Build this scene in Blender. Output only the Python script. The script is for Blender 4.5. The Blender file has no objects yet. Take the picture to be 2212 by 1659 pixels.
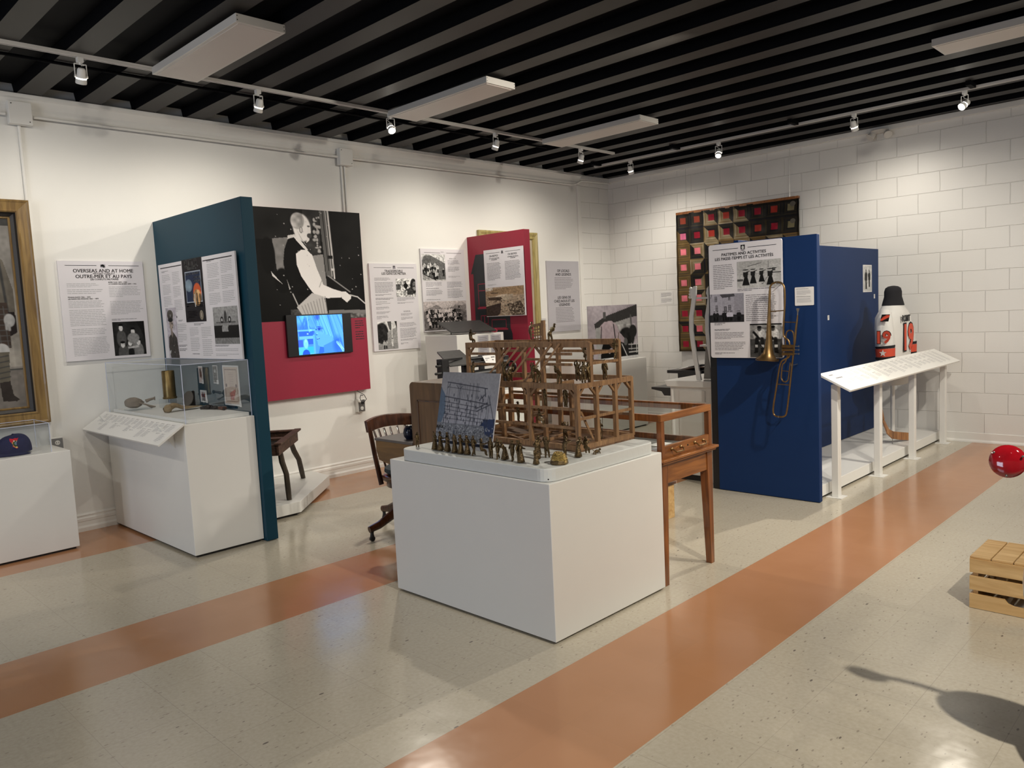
import bpy, bmesh, math, random
import numpy as np
from mathutils import Vector, Matrix
SC = bpy.context.scene
COL = SC.collection
random.seed(7)
RNG = np.random.default_rng(11)

# ---------------------------------------------------------------- camera
def setup_camera():
    cd = bpy.data.cameras.new('camera'); co = bpy.data.objects.new('camera', cd); COL.objects.link(co)
    yaw, pitch, roll = 0.777995, 0.0926383, -0.0487014
    f = Vector((math.cos(yaw)*math.cos(pitch), math.sin(yaw)*math.cos(pitch), -math.sin(pitch)))
    r = f.cross(Vector((0, 0, 1))).normalized(); u = r.cross(f)
    c, s = math.cos(roll), math.sin(roll)
    r2 = r*c + u*s; u2 = u*c - r*s
    m = Matrix((r2, u2, -f)).transposed().to_4x4(); m.translation = Vector((0, 0, 1.535))
    co.matrix_world = m
    cd.sensor_width = 36; cd.lens = 1677.77/2212*36; cd.clip_start = 0.05; cd.clip_end = 100
    SC.camera = co
setup_camera()

# ---------------------------------------------------------------- world, exposure, lamps
SC.view_settings.view_transform = 'Standard'; SC.view_settings.look = 'None'
SC.view_settings.gamma = 1; SC.view_settings.exposure = 0.0; SC.view_settings.use_curve_mapping = False
W = bpy.data.worlds.new('world'); SC.world = W; W.use_nodes = True
W.node_tree.nodes['Background'].inputs[0].default_value = (0.80, 0.86, 1.0, 1)
W.node_tree.nodes['Background'].inputs[1].default_value = 0.10
SC.cycles.max_bounces = 8; SC.cycles.transparent_max_bounces = 24
SC.cycles.sample_clamp_indirect = 6.0

WARM = (1.0, 0.92, 0.79)
def lamp(name, loc, target, power, angle=60, blend=1.0, color=WARM, radius=0.03):
    d = bpy.data.lights.new(name, 'SPOT'); o = bpy.data.objects.new(name, d); COL.objects.link(o)
    d.energy = power; d.spot_size = math.radians(angle); d.spot_blend = blend; d.color = color; d.shadow_soft_size = radius
    v = Vector(target) - Vector(loc)
    o.location = loc; o.rotation_euler = v.to_track_quat('-Z', 'Y').to_euler()
    return o
# heads of the two tracks in view: (place, aim, power, angle)
HEADS = [
    ('a', (1.765, 5.40), (1.9, 6.9, 0.2), 38, 135),
    ('a', (2.965, 5.40), (3.0, 6.9, 0.2), 52, 135),
    ('a', (4.17, 5.40), (3.3, 3.2, 0.5), 130, 90),
    ('a', (5.42, 5.40), (5.4, 6.9, 0.3), 62, 135),
    ('a', (6.71, 5.40), (6.8, 6.9, 0.3), 60, 135),
    ('b', (7.70, 5.46), (8.9, 5.5, 0.5), 60, 130),
    ('b', (7.70, 4.31), (5.8, 3.8, 0.3), 170, 66),
    ('b', (7.70, 2.89), (9.0, 2.7, 0.5), 46, 130),
    ('b', (7.70, 1.96), (3.9, 3.9, 0.5), 330, 76),
]
# unseen lamps added to fill the hall; some placed from cast shadows
HIDDEN = [
    ((4.6, 0.6, 3.18), (5.2, 2.8, 0.9), 270, 92),
    ((6.3, 0.4, 3.18), (7.9, 3.0, 0.9), 210, 88),
    ((2.4, -0.6, 3.18), (3.4, 1.1, 0.0), 400, 108),
    ((1.5, 0.8, 3.18), (5.4, 3.6, 1.1), 60, 50),
    ((6.2, -1.4, 3.18), (7.4, 1.0, 0.4), 260, 110),
    ((0.8, 2.4, 3.18), (1.9, 6.6, 1.4), 75, 84),
    ((4.7, 2.6, 3.18), (3.4, 6.6, 1.7), 110, 84),
    ((7.0, 2.2, 3.18), (6.2, 6.6, 1.9), 90, 70),
    ((-1.2, 4.0, 3.18), (0.9, 6.6, 1.2), 90, 90),
    ((0.6, 0.2, 3.18), (0.9, 3.4, 0.0), 45, 110),
    ((-1.4, 2.4, 3.18), (1.2, 4.2, 0.0), 55, 110),
]
for loc, tg, p, a in HIDDEN: lamp('unseen_hall_light', loc, tg, p, a, 1.0, radius=0.04)
def area(name, loc, target, power, sx, sy, color):
    d = bpy.data.lights.new(name, 'AREA'); o = bpy.data.objects.new(name, d); COL.objects.link(o)
    d.energy = power; d.shape = 'RECTANGLE'; d.size = sx; d.size_y = sy; d.color = color
    o.location = loc; o.rotation_euler = (Vector(target)-Vector(loc)).to_track_quat('-Z', 'Y').to_euler()
area('cool_fill_panel', (-3.9, 3.0, 1.6), (3, 3.6, 0.9), 75, 2.6, 1.6, (0.72, 0.82, 1.0))  # added cool fill from the left; no window is built there

# ---------------------------------------------------------------- materials
def s2l(c):
    return tuple((x/12.92 if x <= 0.04045 else ((x+0.055)/1.055)**2.4) for x in c)
def hexc(h):
    return s2l(tuple(int(h[i:i+2], 16)/255 for i in (0, 2, 4)))
def newmat(name):
    m = bpy.data.materials.new(name); m.use_nodes = True
    nt = m.node_tree; b = nt.nodes['Principled BSDF']; return m, nt, b
def link(nt, a, b): nt.links.new(a, b)
def plain(name, col, rough=0.5, metal=0.0, noise=0.06, scale=12, bump=0.0, bscale=60, coat=0.0, spec=0.5, emit=None, estr=0):
    m, nt, b = newmat(name)
    c = hexc(col) if isinstance(col, str) else col
    b.inputs['Roughness'].default_value = rough; b.inputs['Metallic'].default_value = metal
    b.inputs['Coat Weight'].default_value = coat; b.inputs['Specular IOR Level'].default_value = spec
    tc = nt.nodes.new('ShaderNodeTexCoord'); nz = nt.nodes.new('ShaderNodeTexNoise')
    nz.inputs['Scale'].default_value = scale; nz.inputs['Detail'].default_value = 4
    link(nt, tc.outputs['Object'], nz.inputs['Vector'])
    mr = nt.nodes.new('ShaderNodeMapRange'); mr.inputs['To Min'].default_value = 1-noise; mr.inputs['To Max'].default_value = 1+noise
    link(nt, nz.outputs['Fac'], mr.inputs['Value'])
    hs = nt.nodes.new('ShaderNodeVectorMath'); hs.operation = 'SCALE'; hs.inputs[0].default_value = c
    link(nt, mr.outputs[0], hs.inputs['Scale']); link(nt, hs.outputs[0], b.inputs['Base Color'])
    if bump:
        n2 = nt.nodes.new('ShaderNodeTexNoise'); n2.inputs['Scale'].default_value = bscale; n2.inputs['Detail'].default_value = 3
        link(nt, tc.outputs['Object'], n2.inputs['Vector'])
        bp = nt.nodes.new('ShaderNodeBump'); bp.inputs['Strength'].default_value = bump; bp.inputs['Distance'].default_value = 0.01
        link(nt, n2.outputs['Fac'], bp.inputs['Height']); link(nt, bp.outputs[0], b.inputs['Normal'])
    if emit:
        b.inputs['Emission Color'].default_value = (*emit, 1); b.inputs['Emission Strength'].default_value = estr
    return m
def wood(name, c1, c2, rough=0.4, axis='X', scale=6, stretch=0.08, coat=0.15):
    m, nt, b = newmat(name)
    tc = nt.nodes.new('ShaderNodeTexCoord'); mp = nt.nodes.new('ShaderNodeMapping')
    sc = {'X': (stretch, 1, 1), 'Y': (1, stretch, 1), 'Z': (1, 1, stretch)}[axis]
    mp.inputs['Scale'].default_value = sc; link(nt, tc.outputs['Object'], mp.inputs['Vector'])
    nz = nt.nodes.new('ShaderNodeTexNoise'); nz.inputs['Scale'].default_value = scale*6; nz.inputs['Detail'].default_value = 6
    nz.inputs['Distortion'].default_value = 1.2
    link(nt, mp.outputs[0], nz.inputs['Vector'])
    cr = nt.nodes.new('ShaderNodeValToRGB'); cr.color_ramp.elements[0].color = (*hexc(c1), 1); cr.color_ramp.elements[1].color = (*hexc(c2), 1)
    cr.color_ramp.elements[0].position = 0.3; cr.color_ramp.elements[1].position = 0.7
    link(nt, nz.outputs['Fac'], cr.inputs[0]); link(nt, cr.outputs[0], b.inputs['Base Color'])
    b.inputs['Roughness'].default_value = rough; b.inputs['Coat Weight'].default_value = coat
    bp = nt.nodes.new('ShaderNodeBump'); bp.inputs['Strength'].default_value = 0.12; bp.inputs['Distance'].default_value = 0.004
    link(nt, nz.outputs['Fac'], bp.inputs['Height']); link(nt, bp.outputs[0], b.inputs['Normal'])
    return m
def clear(name, tint=(0.96, 0.985, 0.99), rough=0.02, gloss=0.9):
    m = bpy.data.materials.new(name); m.use_nodes = True; nt = m.node_tree; nt.nodes.clear()
    out = nt.nodes.new('ShaderNodeOutputMaterial'); mx = nt.nodes.new('ShaderNodeMixShader')
    tr = nt.nodes.new('ShaderNodeBsdfTransparent'); gl = nt.nodes.new('ShaderNodeBsdfGlossy'); lw = nt.nodes.new('ShaderNodeLayerWeight')
    tr.inputs[0].default_value = (*tint, 1); gl.inputs['Roughness'].default_value = rough; gl.inputs[0].default_value = (gloss, gloss, gloss, 1)
    lw.inputs['Blend'].default_value = 0.25
    pw = nt.nodes.new('ShaderNodeMath'); pw.operation = 'MULTIPLY'; pw.inputs[1].default_value = 0.26
    ad = nt.nodes.new('ShaderNodeMath'); ad.operation = 'ADD'; ad.inputs[1].default_value = 0.02
    link(nt, lw.outputs['Fresnel'], pw.inputs[0]); link(nt, pw.outputs[0], ad.inputs[0]); link(nt, ad.outputs[0], mx.inputs[0])
    link(nt, tr.outputs[0], mx.inputs[1]); link(nt, gl.outputs[0], mx.inputs[2]); link(nt, mx.outputs[0], out.inputs[0])
    return m
def attr_mat(name, rough=0.45, emit=0.0, bump=0.0, spec=0.4):
    m, nt, b = newmat(name)
    a = nt.nodes.new('ShaderNodeAttribute'); a.attribute_name = 'Col'
    link(nt, a.outputs['Color'], b.inputs['Base Color']); b.inputs['Roughness'].default_value = rough
    b.inputs['Specular IOR Level'].default_value = spec
    if emit:
        b.inputs['Base Color'].default_value = (0, 0, 0, 1)
        for l in list(b.inputs['Base Color'].links): nt.links.remove(l)
        b.inputs['Base Color'].default_value = (0.01, 0.01, 0.01, 1)
        link(nt, a.outputs['Color'], b.inputs['Emission Color']); b.inputs['Emission Strength'].default_value = emit
    if bump:
        tc = nt.nodes.new('ShaderNodeTexCoord'); n2 = nt.nodes.new('ShaderNodeTexNoise'); n2.inputs['Scale'].default_value = 90
        link(nt, tc.outputs['Object'], n2.inputs['Vector'])
        bp = nt.nodes.new('ShaderNodeBump'); bp.inputs['Strength'].default_value = bump; bp.inputs['Distance'].default_value = 0.01
        link(nt, n2.outputs['Fac'], bp.inputs['Height']); link(nt, bp.outputs[0], b.inputs['Normal'])
    return m

M = {}
M['wall'] = plain('white_wall_paint', (0.80, 0.795, 0.77), 0.55, noise=0.02, scale=3, bump=0.08, bscale=140)
M['trim'] = plain('white_trim_paint', (0.80, 0.79, 0.76), 0.4, noise=0.02)
M['plinth'] = plain('white_plinth_paint', (0.78, 0.775, 0.75), 0.45, noise=0.015, scale=5)
M['slab'] = plain('cool_white_paint', (0.66, 0.68, 0.67), 0.5, noise=0.02, scale=8, bump=0.15, bscale=40)
M['kick'] = plain('black_toe_kick', (0.012, 0.011, 0.011), 0.6)
M['teal'] = plain('teal_paint', '103c4e', 0.55, spec=0.25, noise=0.05, scale=3)
M['red'] = plain('crimson_paint', '8e1c34', 0.5, noise=0.04, scale=3)
M['redboard'] = plain('crimson_print', '981c3a', 0.45, noise=0.03)
M['blue'] = plain('navy_paint', '0d2d5c', 0.55, spec=0.25, noise=0.04, scale=3)
M['board'] = plain('white_foam_board', (0.74, 0.72, 0.76), 0.4, noise=0.01)
M['greyboard'] = plain('lilac_grey_board', (0.46, 0.45, 0.49), 0.45, noise=0.01)
M['boardedge'] = plain('board_edge', (0.5, 0.49, 0.5), 0.6)
M['ink'] = plain('dark_ink', (0.025, 0.022, 0.028), 0.6, noise=0.0)
M['inkgrey'] = plain('grey_ink', (0.22, 0.21, 0.23), 0.6, noise=0.0)
M['inklight'] = plain('pale_grey_ink', (0.45, 0.45, 0.47), 0.6, noise=0.0)
M['print'] = attr_mat('photo_print', 0.5, spec=0.12)
M['screen'] = attr_mat('lit_screen', 0.15, emit=1.35)
M['black'] = plain('black_plastic', (0.010, 0.010, 0.012), 0.35)
M['iron'] = plain('black_cast_iron', (0.014, 0.014, 0.015), 0.42, noise=0.2)
M['slate'] = plain('dark_slate', (0.035, 0.036, 0.036), 0.45, noise=0.5, scale=30)
M['gold'] = wood('gilded_wood', '6b5230', '957947', 0.38, 'Z', 4, 0.1, 0.2)
M['goldpale'] = wood('pale_gilding', '877a45', 'b5a66e', 0.42, 'Z', 4, 0.1, 0.1)
M['darkmat'] = plain('dark_rebate', (0.030, 0.026, 0.024), 0.5)
M['darkoak'] = wood('dark_oak', '2b150b', '5a321b', 0.28, 'Z', 5, 0.1, 0.5)
M['desk'] = wood('desk_veneer', '4f3a26', '77583a', 0.45, 'Z', 3, 0.12, 0.1)
M['desklt'] = wood('desk_leaf_veneer', '5c4020', '84602f', 0.4, 'Y', 3, 0.12, 0.15)
M['desktop'] = plain('grey_desk_top', (0.115, 0.10, 0.095), 0.4)
M['vitrine'] = wood('oak_vitrine', '5e3317', '93582a', 0.3, 'Z', 5, 0.08, 0.4)
M['vitrineh'] = wood('oak_vitrine_rail', '6b3c1a', 'a06530', 0.3, 'X', 5, 0.08, 0.4)
M['barn'] = wood('barn_timber', '6f5138', '9c7853', 0.55, 'Z', 8, 0.15, 0.05)
M['barnfloor'] = wood('barn_floor_boards', '3f2a1c', '86654a', 0.6, 'Y', 4, 0.3, 0.0)
M['pine'] = wood('pine_boards', 'b98f57', 'dbb983', 0.5, 'Y', 4, 0.1, 0.05)
M['oldwood'] = wood('weathered_wood', '33241c', '644637', 0.65, 'X', 6, 0.15, 0.0)
M['branch'] = wood('grey_branch_wood', '2c251c', '4b4033', 0.7, 'Z', 6, 0.15, 0.0)
M['bronze'] = plain('dark_bronze', (0.135, 0.092, 0.045), 0.27, 0.92, noise=0.55, scale=60, bump=0.4, bscale=260)
M['brightbronze'] = plain('polished_bronze', (0.42, 0.29, 0.09), 0.22, 0.95, noise=0.5, scale=50, bump=0.7, bscale=180)
M['brass'] = plain('aged_brass', (0.25, 0.155, 0.065), 0.36, 0.9, noise=0.35, scale=25)
M['brassdull'] = plain('dull_shell_brass', (0.22, 0.155, 0.065), 0.36, 0.9, noise=0.5, scale=18)
M['steel'] = plain('grey_steel', (0.3, 0.3, 0.3), 0.3, 0.9)
M['white'] = plain('white_enamel', (0.78, 0.775, 0.75), 0.35, noise=0.02)
M['fixture'] = plain('white_fixture', (0.62, 0.60, 0.57), 0.4, noise=0.01)
M['fixpanel'] = plain('unlit_diffuser', (0.62, 0.57, 0.54), 0.45, noise=0.01)
M['whitecab'] = plain('aged_white_paint', (0.68, 0.67, 0.65), 0.4, noise=0.04, scale=14)
M['taupe'] = plain('taupe_panel', (0.20, 0.185, 0.17), 0.45)
M['ribs'] = plain('ceiling_rib_grey', (0.036, 0.034, 0.032), 0.5, spec=0.3, noise=0.06)
M['deck'] = plain('black_deck', (0.0030, 0.0033, 0.0045), 0.6, spec=0.05, noise=0.2)  # near-black for the flutes, grey only on the flanges
M['glass'] = clear('vitrine_glass', (0.93, 0.95, 0.94))
M['acrylic'] = clear('clear_acrylic', (0.955, 0.97, 0.98))
M['acedge'] = plain('acrylic_edge', (0.62, 0.68, 0.86), 0.2)
M['lens'] = plain('lamp_glow', (1, 1, 1), 0.3, emit=(1.0, 0.93, 0.82), estr=28)
M['lensoff'] = plain('lamp_glow_ring', (1, 1, 1), 0.3, emit=(1.0, 0.93, 0.84), estr=5)
M['canvas'] = plain('grey_brown_canvas', (0.235, 0.195, 0.155), 0.85, noise=0.35, scale=18, bump=0.5, bscale=60)
M['khaki'] = plain('khaki_wool', (0.27, 0.20, 0.115), 0.9, noise=0.25, scale=20, bump=0.5, bscale=90)
M['navycloth'] = plain('navy_cotton', (0.014, 0.018, 0.075), 0.85, noise=0.12, scale=40, bump=0.2, bscale=200)
M['bronzeplate'] = plain('death_plaque_bronze', (0.12, 0.11, 0.10), 0.45, 0.4)
M['leather'] = plain('dark_leather', (0.022, 0.017, 0.015), 0.5, noise=0.4)
M['leather2'] = plain('brown_leather', (0.09, 0.035, 0.022), 0.5, noise=0.3)
M['cushion'] = plain('blue_grey_cushion', (0.030, 0.040, 0.046), 0.7)
M['jersey'] = plain('white_knit_jersey', (0.70, 0.69, 0.67), 0.85, noise=0.04, scale=20, bump=0.25, bscale=220)
M['orange'] = plain('orange_red_twill', (0.62, 0.075, 0.035), 0.7, noise=0.05)
M['blackcloth'] = plain('black_knit', (0.010, 0.010, 0.014), 0.9, noise=0.2, bump=0.3, bscale=200)
M['stick'] = wood('hockey_stick_ash', '7d4f2c', 'b3804d', 0.45, 'Z', 5, 0.1, 0.2)
M['tape'] = plain('pale_tape', (0.6, 0.55, 0.45), 0.7)
M['redlens'] = plain('red_lens', (0.32, 0.006, 0.012), 0.08, noise=0.4, scale=30, coat=1.0)
M['maroon'] = plain('dark_maroon_enamel', (0.022, 0.010, 0.007), 0.12, noise=0.1, coat=1.0)
M['tan'] = plain('tan_rubber', (0.20, 0.15, 0.085), 0.6)
M['textile'] = plain('faded_rose_cloth', (0.26, 0.13, 0.11), 0.85, noise=0.35, scale=14, bump=0.4, bscale=50)
M['skin'] = plain('off_white_cloth', (0.6, 0.58, 0.54), 0.8)
M['paper'] = plain('paper_card', (0.78, 0.77, 0.76), 0.5, noise=0.01)
M['housecut'] = plain('black_vinyl', (0.014, 0.018, 0.022), 0.4, noise=0.1)
M['redline'] = plain('crimson_vinyl', '9a2840', 0.45)

def floor_mat():
    m, nt, b = newmat('vinyl_tile_floor')
    N = nt.nodes.new; tc = N('ShaderNodeTexCoord'); sep = N('ShaderNodeSeparateXYZ'); link(nt, tc.outputs['Object'], sep.inputs[0])
    def math_(op, a, v=None, w=None):
        n = N('ShaderNodeMath'); n.operation = op
        for i, q in enumerate((a, v, w)):
            if q is None: continue
            if isinstance(q, (int, float)): n.inputs[i].default_value = q
            else: link(nt, q, n.inputs[i])
        return n.outputs[0]
    X, Y = sep.outputs[0], sep.outputs[1]
    def band(lo, hi): return math_('MULTIPLY', math_('GREATER_THAN', Y, lo), math_('LESS_THAN', Y, hi))
    st = math_('MAXIMUM', band(1.537, 2.137), math_('MAXIMUM', band(3.629, 4.237), math_('GREATER_THAN', Y, 5.79)))
    # joints
    def joint(c, off):
        f = math_('FRACT', math_('DIVIDE', math_('SUBTRACT', c, off), 0.3048))
        return math_('LESS_THAN', math_('MINIMUM', f, math_('SUBTRACT', 1.0, f)), 0.0042)
    jt = math_('MAXIMUM', joint(X, 1.157-3.048), joint(Y, 2.137-6.096))
    nzj = N('ShaderNodeTexNoise'); nzj.inputs['Scale'].default_value = 1.1; link(nt, tc.outputs['Object'], nzj.inputs['Vector'])
    # per tile tone
    vx = math_('FLOOR', math_('DIVIDE', math_('SUBTRACT', X, 1.157-3.048), 0.3048)); vy = math_('FLOOR', math_('DIVIDE', math_('SUBTRACT', Y, 2.137-6.096), 0.3048))
    cb = N('ShaderNodeCombineXYZ'); link(nt, vx, cb.inputs[0]); link(nt, vy, cb.inputs[1])
    wn = N('ShaderNodeTexWhiteNoise'); wn.noise_dimensions = '2D'; link(nt, cb.outputs[0], wn.inputs['Vector'])
    nz = N('ShaderNodeTexNoise'); nz.inputs['Scale'].default_value = 60; nz.inputs['Detail'].default_value = 3; link(nt, tc.outputs['Object'], nz.inputs['Vector'])
    cr = N('ShaderNodeValToRGB'); link(nt, nz.outputs['Fac'], cr.inputs[0])
    cr.color_ramp.elements[0].position = 0.3; cr.color_ramp.elements[0].color = (0.475, 0.425, 0.335, 1)
    cr.color_ramp.elements[1].position = 0.7; cr.color_ramp.elements[1].color = (0.53, 0.485, 0.395, 1)
    # chips: elongated flecks
    mp = N('ShaderNodeMapping'); mp.inputs['Rotation'].default_value = (0, 0, 0.5); mp.inputs['Scale'].default_value = (1.0, 2.4, 1); link(nt, tc.outputs['Object'], mp.inputs[0])
    vo = N('ShaderNodeTexVoronoi'); vo.inputs['Scale'].default_value = 26; link(nt, mp.outputs[0], vo.inputs['Vector'])
    rr = N('ShaderNodeSeparateXYZ'); link(nt, vo.outputs['Color'], rr.inputs[0])
    chip = math_('MULTIPLY', math_('LESS_THAN', vo.outputs['Distance'], math_('MULTIPLY', rr.outputs[0], 0.24)), math_('GREATER_THAN', rr.outputs[1], 0.35))
    vo2 = N('ShaderNodeTexVoronoi'); vo2.inputs['Scale'].default_value = 9; link(nt, mp.outputs[0], vo2.inputs['Vector'])
    r2 = N('ShaderNodeSeparateXYZ'); link(nt, vo2.outputs['Color'], r2.inputs[0])
    chip2 = math_('MULTIPLY', math_('LESS_THAN', vo2.outputs['Distance'], math_('MULTIPLY', r2.outputs[0], 0.11)), math_('GREATER_THAN', r2.outputs[2], 0.45))
    def mix(fac, a, bb):
        n = N('ShaderNodeMix'); n.data_type = 'RGBA'
        for s, q in ((0, fac), (6, a), (7, bb)):
            if hasattr(q, 'links'): link(nt, q, n.inputs[s])
            elif s == 0: n.inputs[s].default_value = q
            else: n.inputs[s].default_value = q
        return n.outputs[2]
    cream = mix(math_('MULTIPLY', chip, 0.5), cr.outputs[0], (0.19, 0.16, 0.125, 1))
    cream = mix(math_('MULTIPLY', chip2, 0.8), cream, (0.10, 0.08, 0.07, 1))
    tone = N('ShaderNodeMapRange'); link(nt, wn.outputs['Value'], tone.inputs[0]); tone.inputs['To Min'].default_value = 0.975; tone.inputs['To Max'].default_value = 1.015
    oz = N('ShaderNodeTexNoise'); oz.inputs['Scale'].default_value = 3; link(nt, tc.outputs['Object'], oz.inputs['Vector'])
    oc = N('ShaderNodeValToRGB'); link(nt, oz.outputs['Fac'], oc.inputs[0])
    oc.color_ramp.elements[0].position = 0.3; oc.color_ramp.elements[0].color = (0.44, 0.215, 0.105, 1)
    oc.color_ramp.elements[1].position = 0.7; oc.color_ramp.elements[1].color = (0.47, 0.235, 0.12, 1)
    base = mix(st, cream, oc.outputs[0])
    jf = math_('MULTIPLY', math_('MULTIPLY', jt, nzj.outputs['Fac']), math_('SUBTRACT', 0.42, math_('MULTIPLY', st, 0.34)))
    base = mix(jf, base, (0.11, 0.09, 0.07, 1))
    sc = N('ShaderNodeVectorMath'); sc.operation = 'SCALE'; link(nt, base, sc.inputs[0]); link(nt, tone.outputs[0], sc.inputs['Scale'])
    link(nt, sc.outputs[0], b.inputs['Base Color'])
    # wax sheen
    n3 = N('ShaderNodeTexNoise'); n3.inputs['Scale'].default_value = 5; n3.inputs['Detail'].default_value = 3; link(nt, tc.outputs['Object'], n3.inputs['Vector'])
    ro = N('ShaderNodeMapRange'); ro.inputs['To Min'].default_value = 0.10; ro.inputs['To Max'].default_value = 0.24; link(nt, n3.outputs['Fac'], ro.inputs[0])
    link(nt, ro.outputs[0], b.inputs['Roughness'])
    b.inputs['Specular IOR Level'].default_value = 0.62
    bp = N('ShaderNodeBump'); bp.inputs['Strength'].default_value = 0.10; bp.inputs['Distance'].default_value = 0.012
    n4 = N('ShaderNodeTexNoise'); n4.inputs['Scale'].default_value = 7; n4.inputs['Detail'].default_value = 2; link(nt, tc.outputs['Object'], n4.inputs['Vector'])
    link(nt, n4.outputs['Fac'], bp.inputs['Height']); link(nt, bp.outputs[0], b.inputs['Normal'])
    return m
M['floor'] = floor_mat()

def block_mat(name, axis):
    """painted concrete block; axis = the world axis that runs along the wall"""
    m, nt, b = newmat(name)
    N = nt.nodes.new; tc = N('ShaderNodeTexCoord'); sep = N('ShaderNodeSeparateXYZ'); link(nt, tc.outputs['Object'], sep.inputs[0])
    cb = N('ShaderNodeCombineXYZ')
    a = N('ShaderNodeMath'); a.operation = 'ADD'; a.inputs[1].default_value = -2.2477+0.4064*20; link(nt, sep.outputs[1 if axis == 'Y' else 0], a.inputs[0])
    c = N('ShaderNodeMath'); c.operation = 'ADD'; c.inputs[1].default_value = -0.0985+0.2032*10; link(nt, sep.outputs[2], c.inputs[0])
    link(nt, a.outputs[0], cb.inputs[0]); link(nt, c.outputs[0], cb.inputs[1])
    nzw = N('ShaderNodeTexNoise'); nzw.inputs['Scale'].default_value = 4; link(nt, tc.outputs['Object'], nzw.inputs['Vector'])
    wob = N('ShaderNodeVectorMath'); wob.operation = 'SCALE'; wob.inputs['Scale'].default_value = 0.012; link(nt, nzw.outputs['Color'], wob.inputs[0])
    add = N('ShaderNodeVectorMath'); link(nt, cb.outputs[0], add.inputs[0]); link(nt, wob.outputs[0], add.inputs[1])
    br = N('ShaderNodeTexBrick'); br.offset = 0.5; br.offset_frequency = 2; br.squash = 1
    br.inputs['Scale'].default_value = 1; br.inputs['Brick Width'].default_value = 0.4064; br.inputs['Row Height'].default_value = 0.2032
    br.inputs['Mortar Size'].default_value = 0.0042; br.inputs['Mortar Smooth'].default_value = 0.6; br.inputs['Bias'].default_value = 0
    br.inputs['Color1'].default_value = (0.80, 0.79, 0.765, 1); br.inputs['Color2'].default_value = (0.785, 0.775, 0.75, 1); br.inputs['Mortar'].default_value = (0.775, 0.765, 0.74, 1)
    link(nt, add.outputs[0], br.inputs['Vector']); link(nt, br.outputs['Color'], b.inputs['Base Color'])
    b.inputs['Roughness'].default_value = 0.42
    bp = N('ShaderNodeBump'); bp.invert = True; bp.inputs['Strength'].default_value = 0.7; bp.inputs['Distance'].default_value = 0.012
    link(nt, br.outputs['Fac'], bp.inputs['Height'])
    nz = N('ShaderNodeTexNoise'); nz.inputs['Scale'].default_value = 70; nz.inputs['Detail'].default_value = 4; link(nt, tc.outputs['Object'], nz.inputs['Vector'])
    b2 = N('ShaderNodeBump'); b2.inputs['Strength'].default_value = 0.18; b2.inputs['Distance'].default_value = 0.004
    link(nt, nz.outputs['Fac'], b2.inputs['Height']); link(nt, bp.outputs[0], b2.inputs['Normal']); link(nt, b2.outputs[0], b.inputs['Normal'])
    return m
M['block'] = block_mat('painted_block_right', 'Y'); M['block2'] = block_mat('painted_block_corner', 'X')

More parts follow.
